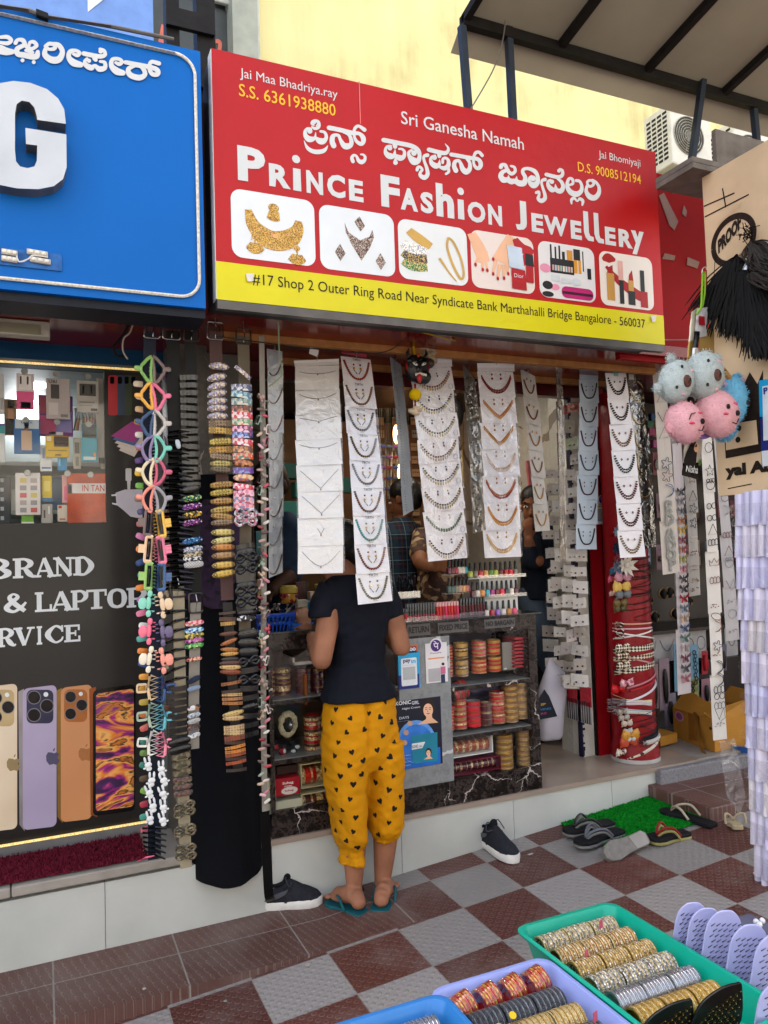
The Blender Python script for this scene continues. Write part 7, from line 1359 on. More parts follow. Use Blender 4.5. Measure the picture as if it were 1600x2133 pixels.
clip('round',371,925,-.295,20,pl('#a9b4bc'),'pale grey comb clip sticking out beside the black belt',rot=78,hs=1.5)
for i in range(15):
 y=786+i*16;clip('bar',394+i*.4,y,-.290,38,m_camo,f'mottled black brown barrette on the dark-buckled belt, {nth(i)}','barrette','barrette',rot=random.uniform(-5,4))
clip('oval',398,1018,-.295,42,m_camo,'mottled oval barrette below the mottled bars','barrette','barrette',rot=-14)
for i,(y,cs,nm)in enumerate(((1038,('#1f5a38','#8aa83a','#2a7a5a','#c9c98a','#1a3a3a'),'green glitter'),(1055,('#6a2a6a','#a85a9a','#3a1a4a','#d8a8c8','#5a2a7a'),'purple glitter'),(1072,('#b8862a','#7a5a1a','#d9b85a','#5a6a2a','#3a2a1a'),'gold glitter'),(1088,('#5a2a5a','#8a4a8a','#2a1a3a','#c9a0c0','#6a2a6a'),'violet glitter'),(1126,('#1a4a7a','#2a7aa8','#0f2a4a','#7ab8d8','#3a5a9a'),'blue glitter'),(1144,('#8a9aa8','#5a7a8a','#c9d0d4','#4a5a7a','#b8a8b8'),'silver blue glitter'),(1155,('#7a6a4a','#5a6a7a','#a89a7a','#3a4a5a','#c9b890'),'bronze glitter'))):
 clip('pill',400+i*.4,y,-.295,43,m_gl(*cs),f'{nm} barrette in the bright group on the dark-buckled belt','barrette','barrette',rot=-9,hs=1.05)
clip('pill',402,1164,-.295,42,spots(['#101010','#101010','#c9c9c9'],190,.4),'thin black and white dotted barrette over the checked one','barrette','barrette');clip('round',404,1176,-.297,42,checker('#d8d8d6','#161616',270,rot=.2),'black and white checked barrette, lowest of the bright group','barrette','barrette',rot=-4)
for i in range(8):clip('prong',366+random.uniform(-2,3),1275+i*20,-.295,50,m_blkgl,'black slide hanging on the upper canvas belt',group='black slides on the canvas belt',rot=-14+random.uniform(-8,6))
for i in range(9):clip('bar',372,1435+i*14.5,-.300,38,m_blkgl,'shiny black barrette stacked on the canvas belt','barrette','barrette','shiny black barrettes on the canvas belt',rot=-3+random.uniform(-3,3))
for i in range(2):clip('round',374+i*2,1545+i*16,-.300,48,m_blkgl,('upper','lower')[i]+' wide black leather barrette above the camouflage ones','barrette','barrette',rot=-9)
m_cam=spots(['#4a4230','#6a5f48','#2e2a1e','#3a3a28','#7a6c50'],90,.5,0,.2);m_cam2=spots(['#4a3a34','#5f4a44','#2e2622','#6a4a42'],130,.6,0,.5)
for i in range(4):clip('bar' if i<3 else 'round',378+i,1575+i*17,-.300,40,m_cam,f'olive camouflage barrette, {nth(i, 4)} of its four','barrette','barrette',rot=-5,hs=1.15)
for i in range(3):clip('round',380+i,1624+i*14,-.300,42,m_cam2,f'brown speckled barrette, {nth(i, 3)} of three under the camouflage','barrette','barrette',hs=.9)
for i,y in enumerate((1678,1692,1726,1733,1766,1782)):clip('knot',384+i*.6,y,-.300,40,m_cam,f'olive knotted barrette low on the canvas belt, {nth(i, 6)}','barrette','barrette',rot=-10+3*i,hs=.9)
for i,(y,cs,nm)in enumerate(((1298,('#c23a4a','#e0a0a8','#d9d0cc','#c2622a'),'red and white beaded'),(1313,('#3a7ab0','#a8d0e0','#d9e0e4','#2a4a8a'),'blue and white beaded'),(1324,('#b8a02a','#5a5a2a','#d9c85a','#3a2a1a'),'yellow beaded'),(1334,('#7a2a6a','#a84a8a','#3a1a3a','#c98ab0'),'magenta beaded'),(1345,('#2a7a3a','#5aa84a','#1a3a2a','#a8c98a'),'green beaded'),(1373,('#a8402a','#d9a08a','#7a2a1a','#c9b0a0'),'rust beaded'))):
 clip('pill',405,y,-.300,42 if i<5 else 34,spots(list(cs),110,.25,.2,.9,coat=.5),f'{nm} barrette on the grey webbing belt','barrette','barrette',rot=-5,hs=.95)
for i,(y,m_,nm)in enumerate(((1416,mat('#222a3c',.8,var=.3,scale=60),'dark denim pointed'),(1434,mat('#75839a',.8,var=.2,scale=90),'pale denim'),(1474,spots(['#20242a','#a8683a','#c9c9c9'],30,.6),'striped'),(1490,spots(['#9aa0a8','#b9bec4','#6a727c'],120,.6),'grey woven'),(1502,checker('#d0d0ce','#181818',260,rot=.2),'small checked'),(1516,spots(['#2a2424','#8a4a3a','#4a5a6a'],70,.6),'dark tartan'),(1532,spots(['#a9adb3','#5a6068','#d0d2d4'],100,.6),'white lace'))):
 clip('pill',404,y,-.300,28 if i else 30,m_,f'{nm} barrette on the grey webbing belt, below the beaded ones','barrette','barrette',rot=-24 if i==0 else-10,hs=1.3)
m_pearl=spots(['#8f8aa0','#b9a894','#6f6a80','#c9c0b4','#7a6a5c'],140,.25,.4,.5,coat=.4)
for i,(y,r_)in enumerate(((763,0),(786,-16),(804,-22),(820,-18),(836,-14),(850,-8),(867,-6))):clip('oval',457+i*.3-(5 if i else 0),y,-.305,44,m_pearl,f'pearly mottled oval barrette on the brown belt, {nth(i, 7)} of the pearly ones','barrette','barrette',rot=r_,hs=1.15)
gold=['#7a6650','#b08d42','#b9a24e','#a8803a','#8a7660','#a89c5c','#6a6050','#a98545','#b5a04c','#a9814a','#b0934c','#a8834c','#85705a','#bfae6a','#bcb176','#b3793f','#9a7a55','#c0a050','#bb9c48']
sh_=['bar','bar','round','bar','round','oval','oval','pill','pill','oval','oval','oval','oval','oval','oval','oval','oval','oval','oval']
for i,y in enumerate((882,897,920,937,952,966,978,1010,1026,1044,1062,1076,1088,1109,1126,1140,1157,1177,1195)):
 clip(sh_[i],459+(y-882)*.025,y,-.305,48 if i<7 else 50,rosette(gold[i],'#2a1e0c',95 if i<13 else 70,.3,.4,.62),f'{["gold", "old gold", "bronze"][i % 3]} stamped {("plate" if i < 7 else "oval")} barrette on the brown belt, {nth(i, 19)}','barrette','barrette',rot=random.uniform(-9,7),hs=1.0 if i<9 else .95)
fl=[(('#8a8a9a','#3a4a6a','#c9c9d0','#4a3a4a'),'grey blue'),(('#7aa8b8','#3a6a8a','#b8d0d0','#c9b8a0'),'pale blue'),(('#8aa0a0','#5a7a7a','#c9c0a8','#a8b8b8'),'sea grey'),(('#7a2a2a','#3a2a2a','#a86a4a','#c9a08a'),'dark red'),(('#d9c0c6','#c22a3a','#e0d0d4','#d97a9a'),'white and red'),(('#a8b8a0','#5a8a6a','#d9c0a8','#c9705a'),'green floral'),(('#d990b0','#5a2a5a','#e0b8c8','#b8386a'),'pink floral'),(('#5a7ac0','#2a2a6a','#a8b0d8','#c25a7a'),'blue floral'),(('#d9b8c0','#b82a3a','#e6d4d8','#a84a6a'),'pink and red'),(('#a86a3a','#5a3a2a','#c9906a','#7a2a1a'),'copper floral'),(('#b8a090','#c24a2a','#3a5a4a','#d9b8a8'),'orange floral'),(('#8a4a2a','#b8703a','#5a2a1a','#c98a4a'),'brown floral'),(('#3a3a8a','#5a2a8a','#7a7ac0','#2a1a4a'),'violet blue'),(('#b8906a','#d9b88a','#8a5a7a','#c96a3a'),'sandy floral'),(('#e0c0cc','#c2304a','#d97a9a','#3a2a3a'),'bright pink floral'),(('#d07a9a','#e0b0c0','#7a2a4a','#c9a0b0'),'rose floral'),(('#5a7aa0','#d9a0b0','#a83a5a','#8aa8c0'),'blue and rose'),(('#c26a80','#d99aa0','#5a6a9a','#a83a4a'),'coral floral')]
for i,y in enumerate((781,797,812,827,842,855,869,884,896,911,926,940,955,970,985,1005,1018,1032,1045)[1:]):
 clip('bar' if i not in(11,13)else 'oval',504+(y-800)*.02,y+10,-.298,43,spots(list(fl[i][0]),95,.35,0,.15,coat=.5),f'{fl[i][1]} printed barrette on the khaki belt, {nth(i, 18)}','barrette','barrette',rot=random.uniform(-4,10),hs=1.1)
clip('thin',506,776,-.298,40,m_pearl,'dark glittering slanted barrette at the top of the khaki belt','barrette','barrette',rot=38);
for i,y in enumerate((1070,1085)):clip('knot',512,y,-.298,42,spots(['#9aa0a8','#b86a7a','#5a6068','#c9c9cc'],100,.3,.2,.6),('silver','pink and silver')[i]+' knotted barrette on the khaki belt below the floral ones','barrette','barrette',hs=1.1)
for i in range(13):clip(random.choice(['oval','bar','round','knot']),512+i*.2,1138+i*11.5,-.295,40+(i%3),m_blkgl,'shiny black barrette on the lower khaki belt','barrette','barrette','shiny black barrettes on the khaki belt',rot=-6+random.uniform(-6,6),hs=1.1)
clip('pill',513,1288,-.300,40,spots(['#141414','#c9c9cc','#3a3a3c'],90,.3,.3,.6),'zebra patterned barrette at the foot of the khaki belt','barrette','barrette')
for i in range(12):clip('round' if i<3 else random.choice(['oval','bar','bar','knot']),517+i*.5,1320+i*19,-.295,44-i*.8,m_blkgl,'black barrette hanging on the black cloth right of the wooden ones','barrette','barrette','black barrettes beside the wooden ones',rot=random.uniform(-8,6),hs=1.3 if i<3 else 1)
wd=[('#3f2a22','thin'),('#4a2f22','bar'),('#a8823f','bar'),('#5a3524','oval'),('#9a5a2c','oval'),('#9a6632','oval'),('#b58a45','oval'),('#2a2622','oval'),('#4a2c22','oval'),('#b99a66','oval'),('#7a3a22','oval'),('#8a5228','thin'),('#33231d','thin'),('#b08a52','thin'),('#9a6a42','thin'),('#9a6434','thin'),('#b59a5e','oval'),('#b39468','oval'),('#b89a70','bar'),('#b59a6c','bar'),('#7a3a20','bar'),('#3a1f18','thin'),('#c07a2c','thin'),('#b8702a','thin'),('#8a3f1e','thin'),('#2f1d17','thin'),('#9a4420','thin'),('#2c231d','thin')]
yy=[1277,1290,1299,1320,1337,1353,1362,1373,1381,1390,1400,1423,1440,1447,1456,1465,1486,1496,1516,1526,1537,1547,1556,1565,1572,1580,1588,1604]
wn_={'#3':'dark brown','#4':'brown','#5':'brown','#2':'black brown','#7':'reddish','#8':'reddish','#9':'tan','#a':'tan','#b':'pale wood','#c':'orange'}
for i,((c,k),y)in enumerate(zip(wd,yy)):clip(k,474+(y-1277)*.06,y,-.305,(34 if i<8 else 42)+(4 if k=='oval' else 0)-(i==2)*4,rosette(c,'#22130a',90,0,.5,.5),f'{wn_[c[:2]]} wooden barrette on the black cloth, {nth(i, 28)}','barrette','barrette',rot=random.uniform(-7,7)if i!=4 else-18,hs=.75 if k!='bar' else .9)
ST=belt('grey ribbon hung with a long chain of small clear clips',[(545,700),(548,900),(550,1150),(549,1450),(552,1690)],11,-.25,m_b['grey'],None,name='ribbon')
sc_=['#a88a80','#c9b8b0','#7a1a2a','#a83a4a','#c9a0a8','#8a7a70','#b8a088','#4a2a30','#8a9a8a','#c9c4bc','#5a4a42','#b0707a']
for i in range(70):
 y=830+i*12.2;s_=1 if i%2 else-1
 clip(random.choice(['round','round','rect','petal','oval']),548+(y-830)*.004+s_*random.uniform(3,8),y+random.uniform(-4,4),-.265,15,mat(sc_[i*5%12],.12,var=.1,coat=1),'tiny glassy claw clip in the long chain on the grey ribbon',group='tiny clips on the grey ribbon',rot=random.uniform(-40,40),flip=s_<0,hs=1.2)
 # ================================================================== inside: walls of carded earrings, chains
def card_me(w,h):return G().obox((0,0,0),(w,0,0),(0,.002,0),(0,0,h)).mesh('card',smooth=False)
cm1=card_me(.075,.055);cm1.materials.append(black_m);m_beige=mat('#a48a6c',.6,var=.15,scale=30)
eg=G()
for j in range(4):eg.ell((-.026+.017*j,-.004,.004),(.0055,.003,.0075),6,4)
em=eg.mesh('earring');em.materials.append(black_m)
WYb=2.0
G().box(1.4,2.57,WYb+.03,WYb+.05,.3,2.3).obj('display_board',mat('#6a4f38',.6,var=.2),SH,smooth=False)
for r_ in range(13):
 for c_ in range(11):
  px,py=790+c_*38+random.uniform(-2,2),850+r_*27
  if px>1170:continue
  c=W(px,py,WYb);t=inst(cm1,'earring_card',TR(c),[m_beige if(r_+c_)%4 else mat('#8f8a84',.6)],'beige card of small dark earrings pinned on the back board inside the shop','earring card','earring cards on the back board')
  inst(em,'earring',TR(c),[jewel(random.choice(['#2a1a16','#8a6a34','#1a1a1c','#5a3a2a','#9a9a98']),.3,.4)],parent=t)
def hang(px0,px1,py0,py1,Y,n,col,label,r=.0025,group='bundles of chains'):
 t=thing('chain_bundle',label,'chains',W((px0+px1)/2,py0,Y),group);g=G()
 for j in range(n):
  a_=W(lerp(px0,px1,(j+.5)/n)+random.uniform(-2,2),py0,Y+random.uniform(0,.04));b_=W(lerp(px0,px1,(j+.5)/n)+random.uniform(-4,4),py1+random.uniform(-15,8),Y);g.tube([a_,lerp(a_,b_,.5)+V((random.uniform(-.01,.01),0,0)),b_],r,4,m=j%len(col))
 g.obj('chain',[mat(c,.35,.4,var=.3,scale=120)for c in col],t);return t
hang(775,850,850,1045,1.2,34,['#8f8878','#a49c8a','#6f685a','#b5ad9a'],'bundle of pale bead chains hanging inside behind the draped strip')
for i in range(5):
 for j in range(4):
  p=W(785+j*13,930+i*22,1.15);tag(G().ell(p,(.02,.004,.012),8,5).obj('hair_tie',mat(['#7a2630','#33406a','#4a4a5a','#6a3a6a'][(i+j)%4],.5),origin=p),'small coloured hair tie on the chains inside the shop','hair tie','hair ties inside the shop')
hang(940,968,880,1010,1.3,14,['#a08a5a','#8a744a','#b5a070'],'bundle of yellowish chains seen between the fringed and floral strips',group='gold chains inside')
hang(1130,1150,900,985,.9,6,['#b5b0a6'],'looped white cords hanging inside beside the edge-on strip',.004,'cords inside')
p=W(950,860,1.1);tag(G().ell(p,(.05,.04,.10),12,8).obj('black_pouch',mat('#121113',.5,bump=.4,bscale=20),origin=p),'black pouch hanging inside between two necklace strips','pouch')
p=W(1105,985,1.0);tag(G().obox(p,(.05,0,.01),(0,.02,0),(-.01,0,.16)).obj('pink_pack',mat('#b0646a',.4,var=.2),origin=p,smooth=False,bevel=.004),'pink printed pack hanging over the head of the man inside','pack')
for px,py,c in((645,1020,'#2a6a62'),(600,1060,'#2f7068'),(655,1120,'#37705f'),(720,1010,'#2a5f58'),(620,980,'#1f4f4a')):
 p=W(px-30,py,1.7);tag(G().box(p.x,p.x+.17,1.7,1.8,p.z-.05,p.z+.05).obj('cosmetics_box',mat(c,.35,var=.15),origin=p,smooth=False,bevel=.004),'teal cosmetics box on the back shelf behind the counter','box','teal boxes on the back shelf')
g=G()
for z in(1.10,1.35,1.6,1.85):g.box(.62,1.4,1.65,2.0,z,z+.02)
tag(g.obj('back_shelf',mat('#3b2f2a',.5),origin=(1,1.8,1.1),smooth=False),'dark wall shelves behind the counter on the left','shelf')
for k in range(26):
 x=.66+(k%13)*.055;z=(1.12,1.37)[k//13];h=random.uniform(.08,.17);tag(G().box(x,x+.045,1.66,1.74,z,z+h).obj('cosmetics_box',mat(random.choice(['#7a2a3a','#2a5f6a','#8a7a4a','#a9a39a','#3a3a4a','#a0606a']),.4),origin=(x,1.7,z),smooth=False,bevel=.003),'small cosmetics box on the dark back shelf','box','small boxes on the back shelf')
for px,py in((826,905),(835,985)):  # warm light reflections inside the shop, built as glowing blobs
 c=W(px,py,1.7);tag(G().ell(c,(.025,.02,.07),10,8).obj('warm_glow',mat('#ffb070',.3,emit=3,var=0),origin=c),'warm reflection of light as a glowing blob inside, seen '+('higher' if py<950 else 'lower')+' beside the fringed strip','lamp')
for x,y in((1.2,.85),(2.1,.85)):  # fill lights added to brighten the interior, no lamp is seen here
 tag(G().lathe((x,y,2.345),[(.09,0),(.09,.015)],20).obj('fill_lamp',mat('#fff2dc',.3,emit=16,var=0),origin=(x,y,2.345)),'added unseen fill lamp under the jewellery shop ceiling','lamp','added fill lamps inside the jewellery shop')
XW=2.572
def wcard(px,py,w,h,m,label,group,X=XW,jewel_c='#4a4648',d=.0):
 c=WX(px,py,X-d);t=thing('earring_pack',label,'earring pack',c,group)
 wv=(Matrix.Rotation(random.uniform(-.2,.2),3,'Y')@Matrix.Rotation(random.uniform(-.3,.3),3,'Z')@V((.80,-.60,0)))*w;nv=V((-.60,-.80,0));c=c-wv*.45;G().obox(c,wv,nv*.0015,(0,0,h)).obj('card',m,t,smooth=False);g=G()
 for q in(-.2,.2):g.ell(c+wv*q+nv*.004+V((0,0,-h*.15)),(.006,.006,.006),6,4)
 g.obj('earring',jewel(jewel_c),t);G().obox(c+nv*.008,wv*1.12,nv*.0005,(0,0,h*1.1)).obj('clear_bag',film('#ffffff',.03,.4,40),t,smooth=False);G().tube([c+V((.02,0,h*.55)),c+V((-.02,0,h*.55)),c+V((-.02,0,h*.6))],.0015,4).obj('hook',m_hook,t)
for r_ in range(14):
 for c_ in range(4):
  px,py=1158+c_*20+(r_%2)*5+random.uniform(-2,2),985+r_*33+c_*2+random.uniform(-4,4)
  if px>1236:continue
  wcard(px,py,random.uniform(.05,.09),random.uniform(.045,.07),mat(random.choice(['#c9c5c4','#b9b5b3','#d2cfcd','#c0b8b6','#a9a09a']),.45,var=.08),'white card of earrings in a clear bag on the right inner wall','earring packs on the right inner wall',jewel_c=random.choice(['#3a3a3e','#7a6a4a','#8a8a8e','#2a2228']),d=random.uniform(.0,.05))
for px,py,w,h,c,l in((1187,852,.06,.05,'#a8453c','red printed pack, left of two at the top of the inner wall'),(1205,848,.06,.05,'#b0503c','red printed pack, right of two at the top of the inner wall'),(1196,888,.09,.07,'#b9b5aa','white pack marked with a price on the inner wall'),(1202,922,.06,.06,'#9aa88a','green printed pack under the white price pack'),(1207,955,.05,.05,'#8f8a86','grey pack under the green one on the inner wall')):
 wcard(px,py,w,h,mat(c,.45,var=.15,scale=40),l,'printed packs at the top of the inner wall')
for px,py,l in((1196,1462,'red and white pencil pack hanging low on the inner wall, left'),(1218,1468,'red and white pencil pack hanging low on the inner wall, right')):
 c=WX(px,py,XW-.02);t=thing('pencil_pack',l,'pack',c);G().obox(c+V((0,0,.045)),(.004,0,0),(0,.11,0),(0,0,.10)).obj('red_card',mat('#a82430',.4,var=.25,scale=40),t,smooth=False);G().obox(c+V((0,0,-.05)),(.004,0,0),(0,.11,0),(0,0,.09)).obj('white_card',mat('#a8a3a4',.4),t,smooth=False)
 g=G()
 for j in range(6):g.tube([c+V((-.008,-.045+.018*j,-.09)),c+V((-.008,-.045+.018*j,.02))],.003,5)
 g.obj('pencil',mat('#2c2a30',.4),t)
pp,w_,h_,Ya=phonepe('white payment card with a purple round mark on the red door post',1242,1036,1268,1092,.288)
flat(pp,'yellow_band',1245,1053,1265,1056,mat('#b08a2c',.4),Ya);flat(pp,'code_area',1245,1060,1265,1086,mat('#8d8b8b',.5),Ya)
Yb=.42
g=G();rings=[]
for py,x0,x1,ry in((1540,1128,1166,.03),(1532,1122,1168,.05),(1480,1120,1172,.06),(1430,1128,1176,.055),(1400,1136,1174,.035),(1386,1140,1160,.012),(1372,1146,1152,.005)):
 a_,b_=W(x0,py,Yb),W(x1,py,Yb);rings.append(ering(((a_.x+b_.x)/2,Yb,(a_.z+b_.z)/2),(b_.x-a_.x)/2,ry,24,.8))
g.loft(rings);bg=thing('carrier_bag','white cloth carrier bag with a dark printed flag, standing on the shop floor','bag',rings[0][0])
for v in g.v:v.y+=.008*noise.noise(v*18);v.x+=.006*noise.noise(v*15+V((3,0,0)))
g.obj('bag_body',mat('#b4b2c0',.8,var=.05,bump=.2,bscale=25),bg,ang=60)
fn=lambda x,y,l=0:W(x,y,Yb-.066-l)
G().ngon([fn(x,y)for x,y in((1120,1458),(1134,1436),(1144,1450),(1161,1492),(1120,1500))]).obj('printed_flag',mat('#20222c',.6),bg,smooth=False)
for s,x0,x1,y0,y1,c in(('EP',1127,1137,1464,1470,'#b5922c'),('VING',1125,1148,1473,1481,'#2a6a9a'),('RE',1127,1139,1483,1489,'#8a3a6a')):write(bg,s,x0,y0,x1,y1,c,Yb-.0675,.03)
p=W(1128,1320,.7);o=thing('pot','dull orange covered pot on a black stand behind the man','pot',p);G().lathe(p+V((0,0,-.06)),[(.05,0),(.065,.02),(.06,.07),(.03,.10),(.01,.115)],20).obj('pot_body',mat('#9a5f18',.5,var=.2,bump=.3,bscale=60),o);G().box(p.x-.08,p.x+.1,.66,.86,.272,p.z-.06).obj('stand',mat('#0d0c0d',.7),o,smooth=False)
# ================================================================== red column with headbands
RC=thing('headband_column','column wrapped in red satin, ringed with headbands and bows','column',(2.80,.22,.28))
cL,cR=W(1268,1300,.15),W(1364,1300,.15);RCX,RCR,RCY=W(1320,1500,.16).x,(W(1367,1500,.16).x-W(1275,1500,.16).x)/2*.76,.16
zt0,zb0=W(1310,1120,.05).z,W(1325,1577,.03).z
n=36;rings=[]
for k in range(40):
 z=lerp(.282,zt0+.75,k/39);r=RCR*(1.10 if k<2 else 1.0+.015*sin(k*2.1));rings.append([V((RCX+r*cos(2*pi*j/n)*(1+.012*sin(j*3+k)),RCY+r*sin(2*pi*j/n),z+.006*sin(2*pi*j/n*2+k)))for j in range(n)])
G().loft(rings).obj('red_satin',mat('#7c0612',.38,var=.12,scale=8,bump=.2,bscale=30),RC,ang=60)
G().lathe((RCX,RCY,.274),[(RCR*1.12,0),(RCR*1.13,.006),(RCR*1.10,.02)],36).obj('white_rim',mat('#a5a3a0',.5),RC)
def onC(px,py,l=.004):
 d=ray(px,py);dx,dy=d.x,d.y;ox,oy=CAM.x-RCX,CAM.y-RCY;R=RCR+l;a_=dx*dx+dy*dy;b_=2*(ox*dx+oy*dy);c_=ox*ox+oy*oy-R*R;D=max(0,b_*b_-4*a_*c_);return CAM+d*((-b_-math.sqrt(D))/(2*a_))
def aC(ang,z,l=.004):return V((RCX+(RCR+l)*cos(ang),RCY+(RCR+l)*sin(ang),z))
def band(py,slope,r,m,label,a0=-170,a1=-5,name='headband',cat='headband',group=None,flat_=0,bow=None):
 z0=onC(1320,py).z;A=[radians(lerp(a0,a1,i/16))for i in range(17)];P_=[aC(a_,z0+slope*(a_+pi/2),.006)for a_ in A]
 t=thing(name,label,cat,P_[8],group);g=G()
 if flat_:
  for p,q in zip(P_,P_[1:]):g.quad(p+V((0,0,-flat_)),q+V((0,0,-flat_)),q+V((0,0,flat_)),p+V((0,0,flat_)))
  g.obj('band',m,t)
 else:g.tube(P_,r,6).obj('band',m,t)
 if bow:bow(t)
 return t
def bow_at(t,px,py,w,m,mk=None,l=.02,kind='bow'):
 c=onC(px,py,l);s=w;g=G()
 if kind=='bow':
  for q in(-1,1):
   g.add([c+V((0,-.004,.1*s)),c+V((q*.5*s,-.012,.34*s)),c+V((q*.55*s,-.004,-.30*s)),c+V((0,-.004,-.1*s)),c+V((q*.3*s,-.022,.02*s))],[(0,1,4),(1,2,4),(2,3,4),(3,0,4)])
   g.ell(c+V((q*.30*s,-.008,0)),(.26*s,.012,.24*s),10,6,e=.8)
  g.ell(c+V((0,-.014,0)),(.09*s,.012,.13*s),8,6)
 elif kind=='flower':
  for k in range(16):
   a_=2*pi*k/16;L=s*(.5 if k%2 else .4);d_=V((cos(a_),-.25-.3*(k%2),sin(a_)));e_=V((-sin(a_),0,cos(a_)))*s*.09;g.add([c,c+d_*L*.55+e_,c+d_*L,c+d_*L*.55-e_],[(0,1,2,3)])
  g.ell(c+V((0,-.016,0)),s*.1,8,6)
 return g.obj(kind,m,t,smooth=kind=='bow')
m_bk=mat('#0c0c0d',.4)
m_sat=lambda c:mat(c,.4,var=.12,scale=40,coat=.2)
fl_=[(1238,'#7f93a8','blue grey flower'),(1112,'#7a90a6','pale blue flower'),(1140,'#20283e','navy flower'),(1165,'#26304a','dark blue flower'),(1190,'#8a98aa','grey blue flower')]
for i,(x,y,w,c,l,k)in enumerate(((1286,1108,.07,'#7f93a8','pale blue petalled flower headband, topmost on the red column','flower'),(1284,1142,.07,'#232a44','navy petalled flower headband under the pale blue one','flower'),(1284,1165,.055,'#8a3a44','dark red flower headband among the blue ones','flower'),(1285,1182,.075,'#8193a6','grey blue petalled flower headband left of the white flower','flower'),(1302,1178,.10,'#cfc8bb','large white petalled flower headband on the red column','flower'),(1280,1190,.05,'#1f5a78','small teal bow headband at the left of the column','bow'),(1276,1206,.05,'#b84a66','small rose bow headband at the left of the column','bow'),(1296,1202,.075,'#b07a8a','dusty pink bow headband under the white flower','bow'),(1294,1222,.085,'#c2a04c','mustard yellow bow headband on the red column','bow'),(1297,1238,.07,'#5f6468','grey bow headband below the yellow bow','bow'),(1277,1236,.04,'#c9a0a4','pale pink bow end peeping left of the grey bow','bow'),(1291,1256,.065,'#5f4f26','olive ruffled headband on the red column','bow'),(1290,1268,.055,'#4a4022','dark olive ruffled headband under the first','bow'))):
 band(y,.01,.0022,m_bk,l,bow=lambda t,x=x,y=y,w=w,c=c,k=k:bow_at(t,x,y,w*1.25,m_sat(c),kind=k))
m_ckb=checker('#cfc4ae','#17130f',95,.6,.78);m_ckr=checker('#cbb89e','#3a1a14',85,.6,.78)
for i,(y,sl_,m_,l,fw)in enumerate(((1300,0,mat('#c9907a',.35),'thin peach bar headband, first of the twisted group',.0),(1310,0,mat('#c9a0a6',.35),'thin pink bar headband in the twisted group',0),(1320,.02,mat('#cfcac4',.35),'thin white bar headband in the twisted group',0),(1328,-.02,mat('#d2d0cd',.35),'white bar headband crossing the lower twisted group',0))):
 band(y,sl_,.0045,m_,l,-175,-62 if i<3 else-20)
t=thing('twisted_bow','black and white twisted cord bow at the left of the bar headbands','bow',onC(1286,1314));g=G()
for k in range(9):a_=onC(1283+random.uniform(-4,4),1296+k*4,.01);b_=onC(1300,1298+k*4+random.uniform(-4,4),.016);g.tube([a_,lerp(a_,b_,.5)+V((0,-.008,random.uniform(-.01,.01))),b_],.0032,5,m=k%2)
g.obj('cord',[mat('#c9c2b4',.6),mat('#1c1a18',.6)],t)
for y,sl_,m_,l,fw in((1350,.01,m_ckb,'black and cream checked headband, upper wide one',.014),(1368,.012,m_ckr,'brown and cream checked headband between the black ones',.012),(1380,-.03,mat('#b5868a',.5),'thin pink headband slanting across the checked ones',.004),(1390,.02,m_ckb,'black and cream checked headband, lower wide one',.014)):band(y+0,sl_,0,m_,l,-178,-8,flat_=fw)
for i,(x,y,w,m_,l)in enumerate(((1296,1349,.085,m_ckb,'checked cloth bow on the upper checked headband'),(1294,1366,.075,m_ckr,'brown checked bow between the two black checked bows'),(1297,1386,.08,m_ckb,'checked cloth bow on the lower checked headband'))):t=thing('cloth_bow',l,'bow',onC(x,y));bow_at(t,x,y,w,m_)
band(1420,.035,.005,mat('#b0707a',.5),'pink patterned headband with a small bow, slanting upward',-150,-35,bow=lambda t:bow_at(t,1304,1422,.075,spots(['#c98a94','#9a4a5a','#d9b0b4'],70,.6,0,.1)))
band(1428,.035,.0045,mat('#b01a24',.4),'plain red headband under the pink bow',-140,-35);band(1445,.045,.006,mat('#cfcad2',.4),'thick white satin headband slanting upward with loose end',-170,-30)
t=thing('red_bow','bright red bow at the left of the white satin headband','bow',onC(1288,1434));bow_at(t,1288,1434,.09,m_sat('#b00d18'))
t=thing('ribbon_bundle','bundle of thin pale multicoloured ribbons tied across the red column','ribbons',onC(1320,1466));g=G();rc=['#d6d4d8','#b9b4c0','#9aa8a0','#d8cf8a','#c9a0b4','#8f9aa8']
for k in range(46):
 y=1450+random.uniform(0,34);ye=1458+(y-1450)*.5+(12 if y>1470 else 0);A=onC(1274+random.uniform(-10,8),y+random.uniform(-6,6),.025);B=onC(1305,lerp(y,ye,.7),.014);C_=onC(1340,ye,.010);D_=onC(1358,ye+random.uniform(-2,3),.006);g.tube([A,B,C_,D_],.0016,4,m=k%6)
g.obj('ribbon',[mat(c,.4)for c in rc],t)
for i,(x,y,w,c,l)in enumerate(((1295,1482,.06,'#8f857a','grey beige knotted bow headband, upper of two'),(1298,1494,.06,'#9a9086','grey beige knotted bow headband, lower of two'),(1304,1506,.06,'#b8a898','cream twisted bow headband below the grey ones'),(1306,1522,.05,'#a9b0b0','pale grey striped bow headband, upper'),(1312,1538,.05,'#b0b6b8','pale grey striped bow headband, lower'),(1308,1534,.05,'#7a9a94','faded green bow headband behind the striped ones'))):band(y+4,.02,.002,m_bk,l,bow=lambda t,x=x,y=y,w=w,c=c:bow_at(t,x,y,w,m_sat(c)))
for y in range(1190,1300,13):band(y,random.uniform(-.03,.03),.0016,m_bk,'thin black elastic stretched round the red column',-120,-5,'elastic_band','hair band','thin black elastics on the red column')
for y in range(1480,1560,13):band(y,random.uniform(-.04,.04),.0016,m_bk,'thin black elastic on the lower red column',-120,-10,'elastic_band','hair band','thin black elastics low on the red column')
